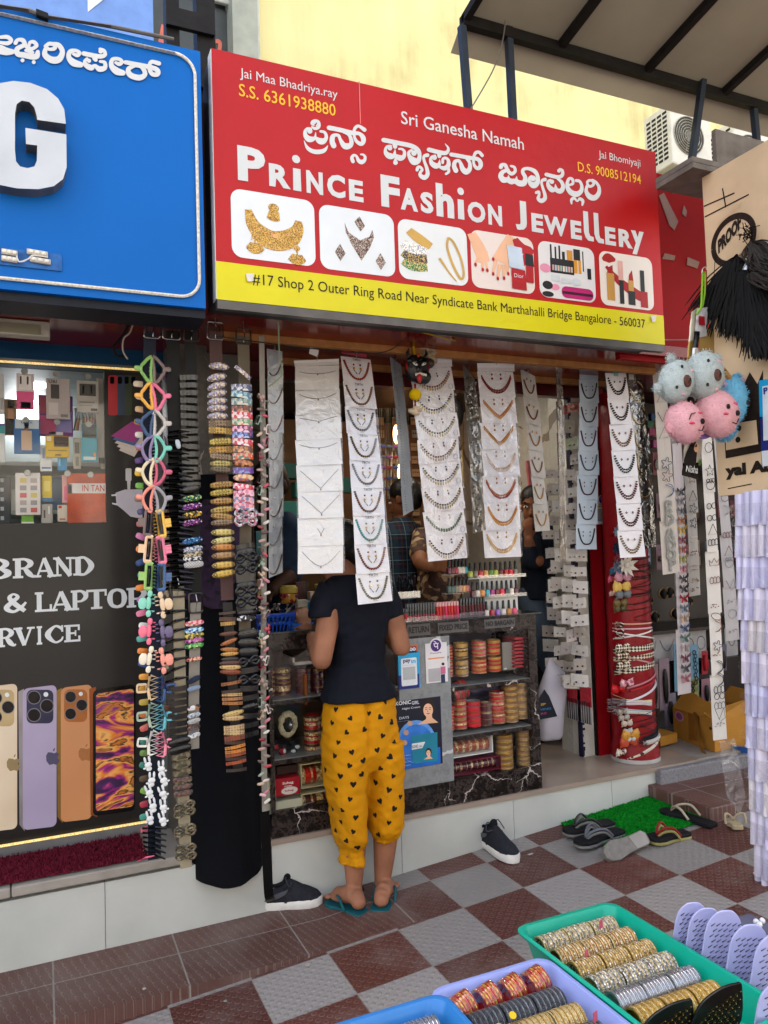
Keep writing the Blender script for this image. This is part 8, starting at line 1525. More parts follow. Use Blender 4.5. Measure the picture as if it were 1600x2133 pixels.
band(1538,.02,0,mat('#14161e',.8),'wide dark navy cloth headband near the foot of the column',-110,-8,flat_=.014,bow=lambda t:bow_at(t,1312,1530,.10,m_sat('#b5802c')));band(1546,.012,.012,mat('#b5b0aa',.95,bump=.6,bscale=120),'fluffy white headband under the navy one',-110,-8,bow=lambda t:bow_at(t,1310,1543,.11,m_sat('#a8432a')))
band(1560,.05,.008,spots(['#c9beb0','#c9beb0','#c2b6a8','#2a2420'],60,.6,0,.05),'cream spotted headband slanting at the foot of the column',-150,-30,bow=lambda t:(bow_at(t,1294,1566,.07,spots(['#c9beb0','#c9beb0','#c2b6a8','#2a2420'],60,.6,0,.05))))
# ================================================================== neighbour's stall
for i,(x0,x1)in enumerate(((1350,1368),(1370,1408),(1412,1448),(1450,1470),(1512,1535))):
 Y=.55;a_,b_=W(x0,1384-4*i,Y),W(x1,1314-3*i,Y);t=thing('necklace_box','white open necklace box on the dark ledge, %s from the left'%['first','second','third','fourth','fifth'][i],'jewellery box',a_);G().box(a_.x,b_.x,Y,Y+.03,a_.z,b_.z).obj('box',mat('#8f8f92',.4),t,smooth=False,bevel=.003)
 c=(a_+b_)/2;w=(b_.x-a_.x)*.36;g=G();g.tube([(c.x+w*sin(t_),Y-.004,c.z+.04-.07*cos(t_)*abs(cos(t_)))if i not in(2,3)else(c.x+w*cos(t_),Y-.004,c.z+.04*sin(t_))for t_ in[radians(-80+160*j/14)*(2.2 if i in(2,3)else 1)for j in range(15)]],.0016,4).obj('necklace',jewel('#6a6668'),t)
a_,b_=W(1340,1318,.5),W(1600,1300,.5);tag(G().box(2.8,4.6,.5,.9,a_.z-.02,a_.z).box(2.8,4.6,.52,.9,W(1400,1400,.5).z-.16,W(1400,1384,.5).z-.002).obj('display_ledge',mat('#1d1716',.3),origin=(3.5,.6,1),smooth=False),'dark display ledge behind the hanging pin strips','ledge')
for i,(x,y,w,h,c,k,l)in enumerate(((1362,1430,.07,.26,'#7a6668','b','pink card with a long black comb, nearest the red column'),(1384,1425,.08,.30,'#7a6a74','b','mauve card with a long black hair roll'),(1412,1390,.06,.28,'#5a8098','c','pale blue card with a black chain band, left'),(1446,1392,.07,.28,'#5f869c','c','pale blue card with a black wavy band, right'),(1468,1380,.05,.14,'#8a2a30','r','small red hair accessory behind the long pin strip'),(1396,1480,.09,.20,'#75707a','b','lilac card with a drooping black braid'),(1440,1445,.12,.18,'#8a8c5a','c','yellow green card with a black ring chain'),(1470,1440,.07,.15,'#80606c','b','pink card of black clips above the cardboard box'),(1505,1370,.07,.16,'#5a5666','b','grey pack hanging right of the long pin strip'))):
 Y=.50;c_=W(x,y,Y);t=thing('hair_accessory_card',l,'accessory card',c_);G().obox(c_,(w,0,0),(0,.004,0),(.01,0,h)).obj('card',mat(c,.5,var=.1),t,smooth=False,bevel=.002);g=G()
 if k=='b':g.ell(c_+V((0,-.012,-.01)),(w*.22,.010,h*.36),10,8)
 elif k=='c':
  for j in range(9):g.tube([c_+V((.012*cos(q)+.008*(j%2),-.008,.012*sin(q)+h*(.34-.08*j)))for q in[2*pi*m_/8 for m_ in range(8)]],.0028,4,True)
 else:g.ell(c_+V((0,-.01,0)),(w*.4,.012,h*.4),8,6)
 g.obj('accessory',mat('#101012',.4)if k!='r' else mat('#8a1420',.5),t)
for r_ in range(5):
 for c_ in range(9):
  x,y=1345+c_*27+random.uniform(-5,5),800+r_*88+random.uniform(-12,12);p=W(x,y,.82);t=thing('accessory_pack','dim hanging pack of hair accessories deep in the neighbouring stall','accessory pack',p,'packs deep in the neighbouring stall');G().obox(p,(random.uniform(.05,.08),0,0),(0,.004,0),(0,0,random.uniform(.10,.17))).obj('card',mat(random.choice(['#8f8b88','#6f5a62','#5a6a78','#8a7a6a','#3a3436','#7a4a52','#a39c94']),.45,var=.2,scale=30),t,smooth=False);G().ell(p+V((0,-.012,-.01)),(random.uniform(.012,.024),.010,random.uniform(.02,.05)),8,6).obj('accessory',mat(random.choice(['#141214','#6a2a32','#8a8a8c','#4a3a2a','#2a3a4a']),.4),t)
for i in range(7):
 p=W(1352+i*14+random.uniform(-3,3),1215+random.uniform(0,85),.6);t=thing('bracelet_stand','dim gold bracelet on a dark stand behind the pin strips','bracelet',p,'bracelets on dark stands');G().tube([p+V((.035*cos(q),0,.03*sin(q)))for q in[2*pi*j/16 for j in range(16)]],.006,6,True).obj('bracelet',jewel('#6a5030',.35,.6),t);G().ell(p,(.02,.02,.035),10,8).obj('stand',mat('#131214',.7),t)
for i,(y,c)in enumerate(((885,'#2a5a3a'),(900,'#8a2a5a'),(870,'#2a4a6a'),(925,'#8a3a6a'))):p=W(1352+4*i,y,.7);tag(G().obox(p,(.05,0,0),(0,.03,0),(0,0,.05)).obj('bright_pack',mat(c,.4),origin=p,smooth=False,bevel=.004),['green','magenta','blue','pink'][i]+' pack in the dark beside the hoop strip','pack')
CB=thing('cardboard_box','open yellow-brown cardboard box with peeling tape and a round pink stamp','box',W(1430,1540,.1))
m_cb=mat('#a5742e',.75,var=.1,scale=8,bump=.05,bscale=60);A0,A1,A2=WZ(1405,1535,.274),WZ(1490,1567,.274),WZ(1590,1545,.274)
hC=W(1490,1500,A1.y).z-.274;upz=V((0,0,hC));g=G();back=A0+(A2-A1)
for p,q in((A0,A1),(A1,A2),(A2,back),(back,A0)):g.ngon([p,q,q+upz,p+upz],0,(A1-A0).cross(upz).normalized()*.002)
g.obj('box_wall',m_cb,CB,smooth=False);inn=(A2-A1).normalized();n1_=(A1-A0).normalized()
G().ngon([A0+upz,A1+upz,A1+upz+inn*.05+n1_*-.05+V((0,0,.06)),A0+upz+inn*.09+n1_*.03+V((0,0,.10))],0,(0,.001,.002)).obj('flap',m_cb,CB,smooth=False)
G().ngon([A1+upz,A2+upz,A2+upz-n1_*.06+inn*-.04+V((0,0,.06)),A1+upz-n1_*.08+V((0,0,.02))],0,(0,.001,.002)).obj('flap',m_cb,CB,smooth=False);G().ngon([back+upz,A2+upz,A2+upz+inn*.07-n1_*.03+V((0,0,.08)),back+upz+inn*.06+n1_*.05+V((0,0,.08))],0,(0,.001,.002)).obj('flap',m_cb,CB,smooth=False)
FB=lambda u,v,l=0:lerp(A0,A1,u)+V((0,0,hC*v))+inn*(-.003-l)
G().ngon([FB(.40,1.0),FB(.68,1.0),FB(.62,.15),FB(.38,.1)]).obj('tape',mat('#8a5a20',.35,var=.2,coat=.4),CB,smooth=False)
a_=FB(.62,1.15,.02);tp=catmull([FB(.60,1.1,.01),FB(.70,.75,.03),FB(.80,.3,.05),FB(.95,-.05,.06),FB(1.08,-.35,.05)],5);g=G()
for i,(p,q)in enumerate(zip(tp,tp[1:])):w=.016*(1+.3*sin(i));g.quad(p+n1_*w,p-n1_*w,q-n1_*w,q+n1_*w)
g.obj('loose_tape',mat('#7a5220',.3,var=.25,coat=.5),CB)
g=G();g.disc(.17,.78,.12,lambda x,y,l=0:FB(x,y,l),0,.001,20,ry=.17).obj('stamp',mat('#b9829a',.6),CB,smooth=False);G().disc(.17,.78,.08,lambda x,y,l=0:FB(x,y,l),0,.0016,20,ry=.12).obj('stamp',mat('#8a4a7a',.6),CB,smooth=False)
G().disc(.93,.72,.03,lambda x,y,l=0:FB(x,y,l),0,.001,12,ry=.05).obj('hole',black_m,CB,smooth=False)
p,q=WZ(1372,1558,.28),WZ(1410,1545,.28);tag(G().obox((p+q)/2+V((0,.05,.03)),(.14,.02,0),(0,.12,0),(0,0,.05)).obj('carton_flap',m_cb,origin=p,smooth=False),'loose cardboard flap between the red column and the open box','cardboard')
p=WZ(1562,1592,.2);t=thing('plastic_tub','small blue plastic tub half behind the packet rack','tub',p);G().lathe(p+V((.05,.05,.0)),[(.07,0),(.10,.09),(.108,.095),(.10,.095),(.068,.01),(.001,.008)],24,cap=False).obj('tub',mat('#2f5aa0',.4),t)
# ================================================================== plywood stall side on the right
XB=W(1465,420,-.75).x
PB=thing('plywood_board','plywood sheet printed with black stamps at the right edge','board',(XB,-1.1,2));BX=lambda px,py,l=0:WX(px,py,XB-.001-l)
m_ply=mat('#cdb493',.6,var=.2,scale=3,bump=.05,bscale=80)
zt_,zb_=WX(1466,420,XB).z,WX(1512,1032,XB).z
G().box(XB,XB+.018,-2.2,-.75,zb_,zt_+.1).obj('sheet',m_ply,PB,smooth=False)
m_st=mat('#251c17',.6,var=.3,scale=60)
yz=lambda px,py:(lambda p:(p.y,p.z))(BX(px,py))
PF=lambda y,z,l=0:V((XB-.001-l,y,z))
cy_,cz_=yz(1527,500);Rr=abs(yz(1478,500)[0]-cy_)*1.0;Rz=abs(yz(1527,450)[1]-cz_)*1.0
g=G();g.stroke([(cy_+Rr*.85*cos(a_),cz_+Rz*.95*sin(a_),Rz*.26)for a_ in[2*pi*k/28 for k in range(29)]],PF,0,2);g.obj('stamp_ring',m_st,PB,smooth=False)
def bt(s,a0,a1,b0,b1,col=m_st,lift=.0012,bold=.05,skew=0):
 y0,z0=yz(a0,b1);y1,z1=yz(a1,b0);g=G();text_at(g,s,lambda y,z,l=0:PF(y,z+(y-y0)*skew,lift),y0,z0,y1,z1,bold);g.obj('lettering',col,PB,smooth=False)
bt('PROOF',1497,1545,478,530,bold=.06,skew=-.55);bt('TERMITE',1493,1545,447,466,m_ply,.0026,.02,-.3);bt('yal Ab',1512,1612,955,1000,bold=.06)
g=G();L_=lambda a0,b0,a1,b1,w:g.stroke([(*yz(a0,b0),w),(*yz(a1,b1),w)],PF,0,2)
L_(1468,452,1560,405,.006);L_(1466,430,1530,402,.006);L_(1505,392,1512,432,.006);L_(1516,1018,1566,1008,.004);g.obj('stamp_line',m_st,PB,smooth=False)
q=lambda pts:[PF(*yz(x,y),.0006)for x,y in pts]
G().ngon(q([(1508,890),(1506,800),(1530,780),(1545,812),(1562,775),(1578,800),(1590,770),(1590,940),(1512,955)])).obj('stamp_crown',m_st,PB,smooth=False);G().ngon([PF(*yz(x,y),.0014)for x,y in((1511,885),(1576,875),(1580,925),(1513,938))]).obj('stamp_field',m_ply,PB,smooth=False)
for x,y in((1540,892),(1538,916)):c=yz(x,y);G().disc(c[0],c[1],.012,PF,0,.002,10).obj('stamp_dot',m_st,PB,smooth=False)
st2=G().ngon([PF(*yz(x,y),.003)for x,y in((1582,793),(1612,788),(1618,968),(1588,972))]).obj('card',mat('#1d2a74',.35),PB,smooth=False);G().ngon([PF(*yz(x,y),.0038)for x,y in((1582,793),(1612,788),(1614,868),(1584,868))]).obj('card_band',mat('#1b9bd0',.4),PB,smooth=False);G().ngon([PF(*yz(x,y),.0046)for x,y in((1590,805),(1614,800),(1616,915),(1592,918))]).obj('card_field',mat('#cfd6dc',.4),PB,smooth=False);G().ngon([PF(*yz(x,y),.0046)for x,y in((1588,940),(1614,936),(1618,968),(1590,972))]).obj('card_field',mat('#cfd6dc',.4),PB,smooth=False)
bt('P',1593,1601,806,822,mat('#1d2a74',.4),.0056,.04)
m_gp=mat('#6c6660',.8,var=.25,scale=14,bump=.3,bscale=50);Yg=-.78
a_,b_=W(1490,268,Yg),W(1500,372,Yg)
tag(G().box(a_.x,a_.x+.9,Yg,Yg+.02,b_.z,a_.z).obj('grey_plywood_block',m_gp,origin=(a_.x,Yg,b_.z),smooth=False),'weathered grey plywood block above the plywood sheet','board')
a_,b_=W(1436,403,-.62),W(1492,382,-.80);g=G();g.box(XB-.10,XB+.6,-.80,-.60,a_.z,a_.z+.022).box(XB-.10,XB+.6,-.80,-.60,a_.z+.024,a_.z+.045);tag(g.obj('plywood_ledge',m_gp,origin=(XB,-.7,a_.z),smooth=False),'layered grey plywood ledge jutting out over the plywood sheet','ledge')
TS=thing('tassel_bunch','bunch of black thread hair tassels hung on the plywood','tassels',BX(1545,490,.03));rnd=random.Random(5)
def tassel(x0,y0,x1,y1,w,col,n,lift,label_name='tassel'):
 g=G();A=BX(x0,y0,lift);
 for k in range(n):
  e=rnd.gauss(0,1);B=BX(x1+e*w*.75,y1+rnd.uniform(-22,14),lift+rnd.uniform(-.02,.05));M_=lerp(A,B,.45)+V((rnd.uniform(-.012,.004),rnd.gauss(0,.018),rnd.uniform(-.01,.022)));g.tube(catmull([A,M_,B],3),[.0034]*6+[.0014],3,cap=False)
 return g.obj(label_name,col,TS)
m_th=mat('#0b0b0c',.7,var=.4,scale=80);m_thg=mat('#2f2b29',.75,var=.3,scale=90)
for a_ in((1535,530,1505,655,44,m_th,190,.02),(1545,540,1535,690,40,m_th,190,.03),(1552,545,1570,700,40,m_th,190,.035),(1560,540,1600,690,44,m_th,180,.02),(1575,600,1585,740,26,m_th,120,.045)):tassel(*a_[:6],int(a_[6]*1.5),a_[7])
tassel(1562,505,1598,560,26,m_thg,130,.06);tassel(1565,565,1612,592,20,m_thg,110,.07)
for x,y,x2,y2,c in((1553,518,1543,535,'#b5a184'),(1560,518,1555,533,'#a8957a'),(1556,545,1552,562,'#a9abb0')):G().tube([BX(x,y,.05),BX(x2,y2,.05)],[.005,.010],10).obj('tassel_cap',mat(c,.25,.7),TS)
g=G();rr=random.Random(2)
for k in range(60):A=BX(1558+rr.gauss(0,6),478+rr.uniform(-6,18),.03+rr.uniform(0,.03));g.tube([A,A+V((rr.gauss(0,.01),rr.gauss(0,.012),rr.gauss(0,.015)))],.002,3)
g.obj('tassel_knot',m_th,TS);G().tube([BX(1490,532,.01),BX(1480,700,.012),BX(1470,790,.015)],.0018,4).obj('thread',m_th,TS)
Ys=-.80
p=W(1466,560,Ys);t=thing('loop','bright green elastic loop hooked on the plywood edge','loop',p);G().tube(catmull([W(1464,566,Ys),W(1462,610,Ys),W(1460,640,Ys-.005),W(1450,655,Ys)],5),.004,6).tube(catmull([W(1469,566,Ys),W(1468,610,Ys),W(1463,640,Ys)],5),.004,6).obj('elastic',mat('#7aa82a',.5),t);G().tube(catmull([W(1462,572,Ys),W(1464,560,Ys),W(1470,556,Ys),W(1472,562,Ys)],4),.002,5).obj('wire_hook',mat('#c9c7c2',.3,.7),t)
def sachet(px,label,cols,Y,txt=None):
 t=thing('sachet',label,'sachet',W(*px[0],Y));P_=[W(x,y,Y)for x,y in px];g=G();k=8
 Q=lambda u,v,l=0:lerp(lerp(P_[0],P_[1],u),lerp(P_[3],P_[2],u),v)+V((0,-l-.006*sin(u*pi)*sin(v*pi)-.003*noise.noise(V((u*3,v*6,px[0][0]))),0))
 for i in range(k):
  for j in range(k):g.add([Q(i/k,j/k),Q((i+1)/k,j/k),Q((i+1)/k,(j+1)/k),Q(i/k,(j+1)/k)],[(0,1,2,3)],0 if j<k*cols[2]else 1)
 g.obj('foil',[mat(cols[0],.25,.3,coat=.5,var=.1),mat(cols[1],.25,.3,coat=.5,var=.1)],t)
 if txt:g=G();text_at(g,txt,lambda u,v,l=0:Q(u,1-v,.004),.15,.12,.80,.30,.02);g.obj('lettering',m_wht,t,smooth=False)
 return t,Q
sachet(((1440,650),(1454,640),(1446,770),(1428,775)),'gold edged sachet, left of the hanging bunch',('#c9c2ae','#a8863e',.45),Ys+.02);sachet(((1452,642),(1474,640),(1472,700),(1446,705)),'white sachet with a red mark below the green loop',('#cfcfcf','#cfcfcf',.5),Ys);sachet(((1458,680),(1488,685),(1488,745),(1456,745)),'gold sachet hanging behind the grey plush heads',('#a98a4e','#8a6a2e',.8),Ys+.01,'Nisha');sachet(((1446,690),(1458,690),(1452,760),(1440,760)),'black and white sachet in the hanging bunch',('#1a1a1c','#cfcfcf',.5),Ys-.005)
p=W(1462,668,Ys-.012);G().obox(p,(.03,0,0),(0,.002,0),(0,0,.035)).obj('print',mat('#8a1420',.4),bpy.data.objects['sachet.001'])
t,Q=sachet(((1426,922),(1464,905),(1458,1000),(1420,990)),'black hair dye sachet with a long haired woman below the plush heads',('#cfcabd','#0f0f11',.60),Ys,'Nisha')
fnq=lambda u,v,l=0:Q(u,v,.004+l);G().stroke([(.45,.05,.30),(.40,.3,.5),(.32,.55,.62),(.30,.72,.5)],fnq).obj('printed_hair',mat('#0d0b0b',.4),t,smooth=False);G().disc(.60,.25,.13,fnq,0,.001,14,ry=.12).obj('printed_face',skin_m,t,smooth=False);G().disc(.82,.62,.10,fnq,0,.002,10,ry=.07).obj('printed_leaf',mat('#4a7a2a',.4),t,smooth=False)
def fur(ob_mesh_g,name,cols,parent,n,L,seed):
 rr=random.Random(seed);g=ob_mesh_g;ob=g.obj(name,mat(cols,.95,var=.1,scale=40,bump=.6,bscale=220),parent)
 o=V(WL[parent.name]);gg=G();polys=ob.data.polygons
 for k in range(n):
  p=rr.choice(polys);c=p.center+o+V((rr.uniform(-.008,.008),rr.uniform(-.008,.008),rr.uniform(-.008,.008)));nn=p.normal;t_=nn.cross(V((rr.gauss(0,1),rr.gauss(0,1),rr.gauss(0,1)))).normalized();q=c+nn*L*rr.uniform(.5,1.1)+t_*L*.5;gg.add([c-t_*.0012-nn*.004,c+t_*.0012-nn*.004,q],[(0,1,2)])
 gg.obj('fur',mat(cols,.95,var=.12,scale=50),ob);return ob
EM=thing('earmuffs','bunch of plush animal-head earmuffs: grey bears, pink bears and a blue one','earmuffs',W(1450,830,-.9));Ye=-.93
s_=(W(1501,800,Ye).x-W(1500,800,Ye).x)*.80
def plush(px,py,rx,ry,col,ears,rot,seed,dY=0,fx=None):
 c=W(px,py,Ye+dY);rot=radians(rot);Rm=Matrix.Rotation(rot,3,'Y');g=G();g.ell(c,(rx*s_,.75*(rx+ry)/2*s_,ry*s_),18,12,R=Rm)
 at=lambda x,z,l=0:c+Rm@V((x*rx*s_,-.75*(rx+ry)/2*s_*math.sqrt(max(.02,1-x*x-z*z))-l,z*ry*s_))
 for ex,ez in ears:g.ell(c+Rm@V((ex*rx*s_,.0,ez*ry*s_)),(rx*.28*s_,rx*.16*s_,rx*.28*s_),10,7,R=Rm)
 o=fur(g,'plush_head',col,EM,2600,.0042,seed);return at,o
gry,pnk,blu='#aab6b6','#dba6ae','#6aaed0'
for(px,py,rx,ry,ears,rot,seed,nose)in((1408,795,34,42,((-.75,.8),(-1.0,-.75)),25,1,(1404,803)),(1466,783,40,46,((.72,.85),(.8,-.7)),10,2,(1476,788))):
 at,o=plush(px,py,rx,ry,gry,ears,rot,seed,-.01);G().ell(at(.05,-.1,-.002),(.018,.010,.023),14,8).obj('muzzle',mat('#5c3f36',.9,bump=.5,bscale=200),o)
 g=G();g.tube([at(.02,-.02,.012),at(.1,-.12,.012),at(.0,-.2,.012)],.0022,5);g.obj('mouth',black_m,o)
 for x,z in((-.45,.42),(-.35,-.55)):G().ell(at(x,z,.001),(.006,.004,.007),8,6).obj('eye',black_m,o)
 for x,z in((.2,.5),(.25,-.62)):G().ell(at(x,z,-.001),(.010,.004,.006),8,6).obj('cheek',mat('#d9a0ac',.9),o)
for(px,py,rx,ry,ears,rot,seed,wink)in((1426,880,37,40,((-.95,.25),(.1,-.2)),-35,3,True),(1493,862,44,46,((.3,.95),(.95,-.3)),-30,4,False)):
 at,o=plush(px,py,rx,ry,pnk,ears[:2]if not wink else ears[:1],rot,seed,-.015);g=G()
 if wink:g.tube([at(-.35,.25,.003),at(-.1,.38,.003),at(.15,.3,.003)],.002,5)
 else:g.ell(at(-.05,.22,.002),(.009,.004,.010),10,6)
 g.ell(at(.30,-.25,.003),(.010,.006,.011),8,6);g.tube([at(-.15,-.45,.003),at(.1,-.62,.003),at(.35,-.5,.003)],.002,5);g.obj('face',mat('#241a1c',.6),o)
 G().ell(at(-.3,.02,.0),(.014,.004,.005),8,6).ell(at(.5,.1,0),(.014,.004,.005),8,6).obj('cheek',mat('#c94f6c',.9),o)
at,o=plush(1522,838,30,52,blu,((.4,1.0),),12,5,.03);G().ell(at(.45,-.05,.003),(.008,.005,.011),8,6).obj('eye',black_m,o);G().ell(at(.45,.9,.01),(.014,.006,.010),8,6).obj('ear_lining',mat('#c77aa0',.9),o)
at,o=plush(1508,893,26,24,blu,(),0,6,.03)
for pts,c in(([(1398,850),(1396,880),(1410,905)],'#a992b4'),([(1500,790),(1516,812),(1512,845)],'#a996bc'),([(1430,845),(1455,905),(1480,905)],'#7f5fa0'),([(1506,770),(1528,800),(1536,820)],'#a8814a')):G().tube(catmull([W(x,y,Ye+.02)for x,y in pts],6),.010,8).obj('band',mat(c,.8,bump=.3,bscale=100),EM)
# ================================================================== packet rack on the right
XR=XB-.005
PR=thing('packet_rack','clear pocket panel hanging below the plywood, filled with white packets','rack',(XR,-.9,.4))
za,zb2=WX(1545,1032,XR).z,WX(1590,1880,XR).z
G().box(XR+.002,XR+.012,-1.6,-.84,zb2,za).obj('backing_sheet',mat('#c2c0d0',.5),PR,smooth=False)
pk=G();k=5
for i in range(k):
 u0,u1=i/k,(i+1)/k;f=lambda u,v:V((-.014-.030*sin(u*pi)**.5*(1-.25*v),(u-.5)*.044,(v-.5)*.120))
 for j in range(4):pk.quad(f(u0,j/4),f(u1,j/4),f(u1,(j+1)/4),f(u0,(j+1)/4))
pk.box(-.030,.01,-.022,.022,-.0605,-.056);pkm=pk.mesh('packet',ang=50);pkm.materials.append(black_m)
rowsN=13
for r_ in range(rowsN):
 z=lerp(za-.055,zb2+.055,r_/(rowsN-1));G().box(XR-.010,XR+.002,-1.6,-.845,z-.066,z-.062).obj('pocket_edge',mat('#a48f92',.4),PR,smooth=False);G().quad(*[V((XR-.052,y_,z+dz))for y_,dz in((-1.25,-.064),(-.852,-.064),(-.852,.02),(-1.25,.02))]).obj('pocket_film',film('#ffffff',.04,.9,14),PR,smooth=False)
 y=-.850
 for c_ in range(6):
  w=random.uniform(.7,1.15);y-=.022*w;c=random.choice(['#d3d0ec','#d9d6f0','#cdccea','#dcd6e6','#d9d2d6','#c9c6e0'])
  M=TR((XR-random.uniform(0,.005),y,z+random.uniform(-.003,.003)))@Matrix.Rotation(random.uniform(-.22,.12),4,'Z')@RY(random.uniform(-.0,.05))@SC(random.uniform(.85,1.2),w,random.uniform(1.0,1.1));y-=.021*w
  inst(pkm,'white_packet',M,[mat(c,.4,var=.06,scale=20,coat=.4,crough=.1,cbump=.3,bscale=30)],'white paper packet in the clear pockets of the rack at the right edge','packet','white packets in the rack')
for r_,c in((0,'#8a7ab0'),(1,'#b03a4a'),(3,'#a83a5a')):p=WX(1538,1045+30*r_,XR-.0);tag(G().obox(p,(.003,0,0),(0,.03,0),(0,0,.04)).obj('hair_clip_card',mat(c,.5),origin=p,smooth=False),{0:'lilac',1:'red',3:'rose'}[r_]+' bow card at the left edge of the packet rack','card')
tag(G().ngon([(XR-.02,-.79,.62),(XR-.05,-.74,.60),(XR-.05,-.76,.40),(XR-.03,-.80,.33),(XR-.015,-.82,.40)],0,(0,-.001,0)).obj('plastic_flap',film('#ffffff',.12,.4,20),origin=(XR,-.8,.5),smooth=False),'torn clear plastic flap hanging off the packet rack','plastic flap')
# ================================================================== mask charm, bulb and wires under the sign
MK=thing('mask_charm','black demon-face charm with red tongue, yellow ball and shells on a cord','charm',W(865,770,-.13));Ym=-.14
c=W(868,768,Ym);u_=W(869,768,Ym).x-c.x;g=G();g.ell(c,(24*u_,.03,26*u_),16,10,e=.85);g.ell(c+V((8*u_,-.012,-16*u_)),(19*u_,.024,15*u_),12,8);g.ell(c+V((-3*u_,-.022,-3*u_)),(6*u_,.014,9*u_),8,6);g.ell(c+V((-14*u_,-.018,12*u_)),(10*u_,.010,5*u_),8,6);g.ell(c+V((8*u_,-.02,14*u_)),(11*u_,.010,5*u_),8,6);g.obj('face',mat('#121213',.3,bump=.5,bscale=90,coat=.3),MK)
for dx,dz,q in((-10,5,-1),(8,6,1)):
 e=G().ell(c+V((dx*u_,-.033,dz*u_)),(6*u_,.006,2.6*u_),10,6,R=Matrix.Rotation(-.45*q,3,'Y')).obj('eye',mat('#c2c2be',.3),MK);G().ell(c+V((dx*u_+.001*q,-.038,dz*u_)),.0028,8,6).obj('pupil',mat('#7a1410',.4),e);G().tube([c+V(((dx-7*q)*u_,-.038,(dz+2)*u_)),c+V((dx*u_,-.045,(dz+5)*u_)),c+V(((dx+8*q)*u_,-.036,(dz+11)*u_))],[.006,.009,.003],8).obj('brow',mat('#0d0d0e',.3),MK);G().tube([c+V((q*14*u_,0,20*u_)),c+V((q*20*u_,-.01,28*u_)),c+V((q*17*u_,-.012,36*u_))],[.010,.008,.002],8).obj('horn',mat('#2a2522',.4),MK)
G().ell(c+V((-4*u_,-.040,-22*u_)),(5*u_,.008,9*u_),10,6).obj('tongue',mat('#a81420',.35),MK);g=G()
for k in range(6):g.ell(c+V(((-10+4*k)*u_,-.038,(-13-.8*abs(k-2.5))*u_)),(2*u_,.004,3*u_),6,5)
g.obj('teeth',mat('#cfcabd',.4),MK)
for q in(-1,1):G().ell(c+V((q*22*u_,-.005,2*u_)),(3*u_,.012,8*u_),8,6).obj('ear',mat('#7a1616',.5),MK)
G().ell(c+V((-2*u_,-.030,22*u_)),(3*u_,.004,4*u_),8,6).obj('forehead_mark',mat('#b04a1c',.5),MK)
b_=W(865,822,Ym);G().ell(b_,.026,16,10).obj('yellow_ball',mat('#c9a808',.7,bump=.7,bscale=60),MK)
G().tube(catmull([W(858,700,Ym),W(862,725,Ym),W(864,742,Ym)],4),.005,6).obj('yellow_cord',mat('#b89a14',.6),MK);G().tube([W(865,800,Ym),W(865,812,Ym)],.005,6).tube([W(865,834,Ym),W(865,846,Ym)],.004,6).obj('red_cord',mat('#a81c1c',.6),MK)
for x,y,r_ in((862,858,.022),(870,852,.018)):G().ell(W(x,y,Ym),(r_*1.3,r_*.7,r_*.6),10,6,R=Matrix.Rotation(.3,3,'Y')).obj('shell',mat('#b5a58e',.5,var=.2,scale=40),MK)
SC2=thing('shell_charm','dried shells and a brown nut hanging beside the black mask','charm',W(895,740,-.10))
for x,y,rx,rz,rot in((890,728,.045,.010,.1),(896,738,.035,.012,-.3),(900,748,.028,.018,.4),(882,736,.03,.008,-.6)):G().ell(W(x,y,-.12),(rx,.014,rz),12,6,R=Matrix.Rotation(rot,3,'Y')).obj('shell',mat('#a39278',.6,var=.3,scale=30,bump=.4,bscale=60),SC2)
G().ell(W(895,757,-.13),.022,12,8).obj('nut',mat('#3a2c24',.4),SC2);G().tube([W(886,690,-.10),W(888,725,-.12)],.001,4).obj('thread',m_hook,SC2)
p=W(851,712,-.03);t=thing('light_bulb','unlit white bulb in a holder under the soffit','light bulb',p);G().lathe(p+V((0,0,-.03)),[(.004,0),(.022,.008),(.030,.026),(.024,.045),(.014,.056)],18).obj('bulb',mat('#a9a098',.15,coat=1),t);G().lathe(p+V((0,0,.026)),[(.016,0),(.016,.02),(.010,.03)],14).obj('holder',mat('#7f7a74',.4),t)
for pts,c,r_,l in(([(742,664),(780,678),(830,680),(870,690),(930,705),(960,712)],'#a88a1c',.003,'yellow wire running along under the sign to the mask charm'),([(450,700),(640,725),(790,735),(845,705)],'#2a2624',.0022,'dark wire sagging from the belts to the bulb'),([(580,672),(582,740),(588,780),(560,806)],'#8a9a7a',.003,'pale green wire hanging over the pale blue necklace strip'),([(860,688),(1000,690),(1200,700),(1390,708),(1500,705)],'#7f8a86',.002,'long grey wire stretched under the sign to the plywood')):
 P_=[W(x,y,-.34 if y<712 else-.2)for x,y in pts];tag(G().tube(catmull(P_,6),r_,5).obj('wire',mat(c,.5),origin=P_[0]),l,'wire')
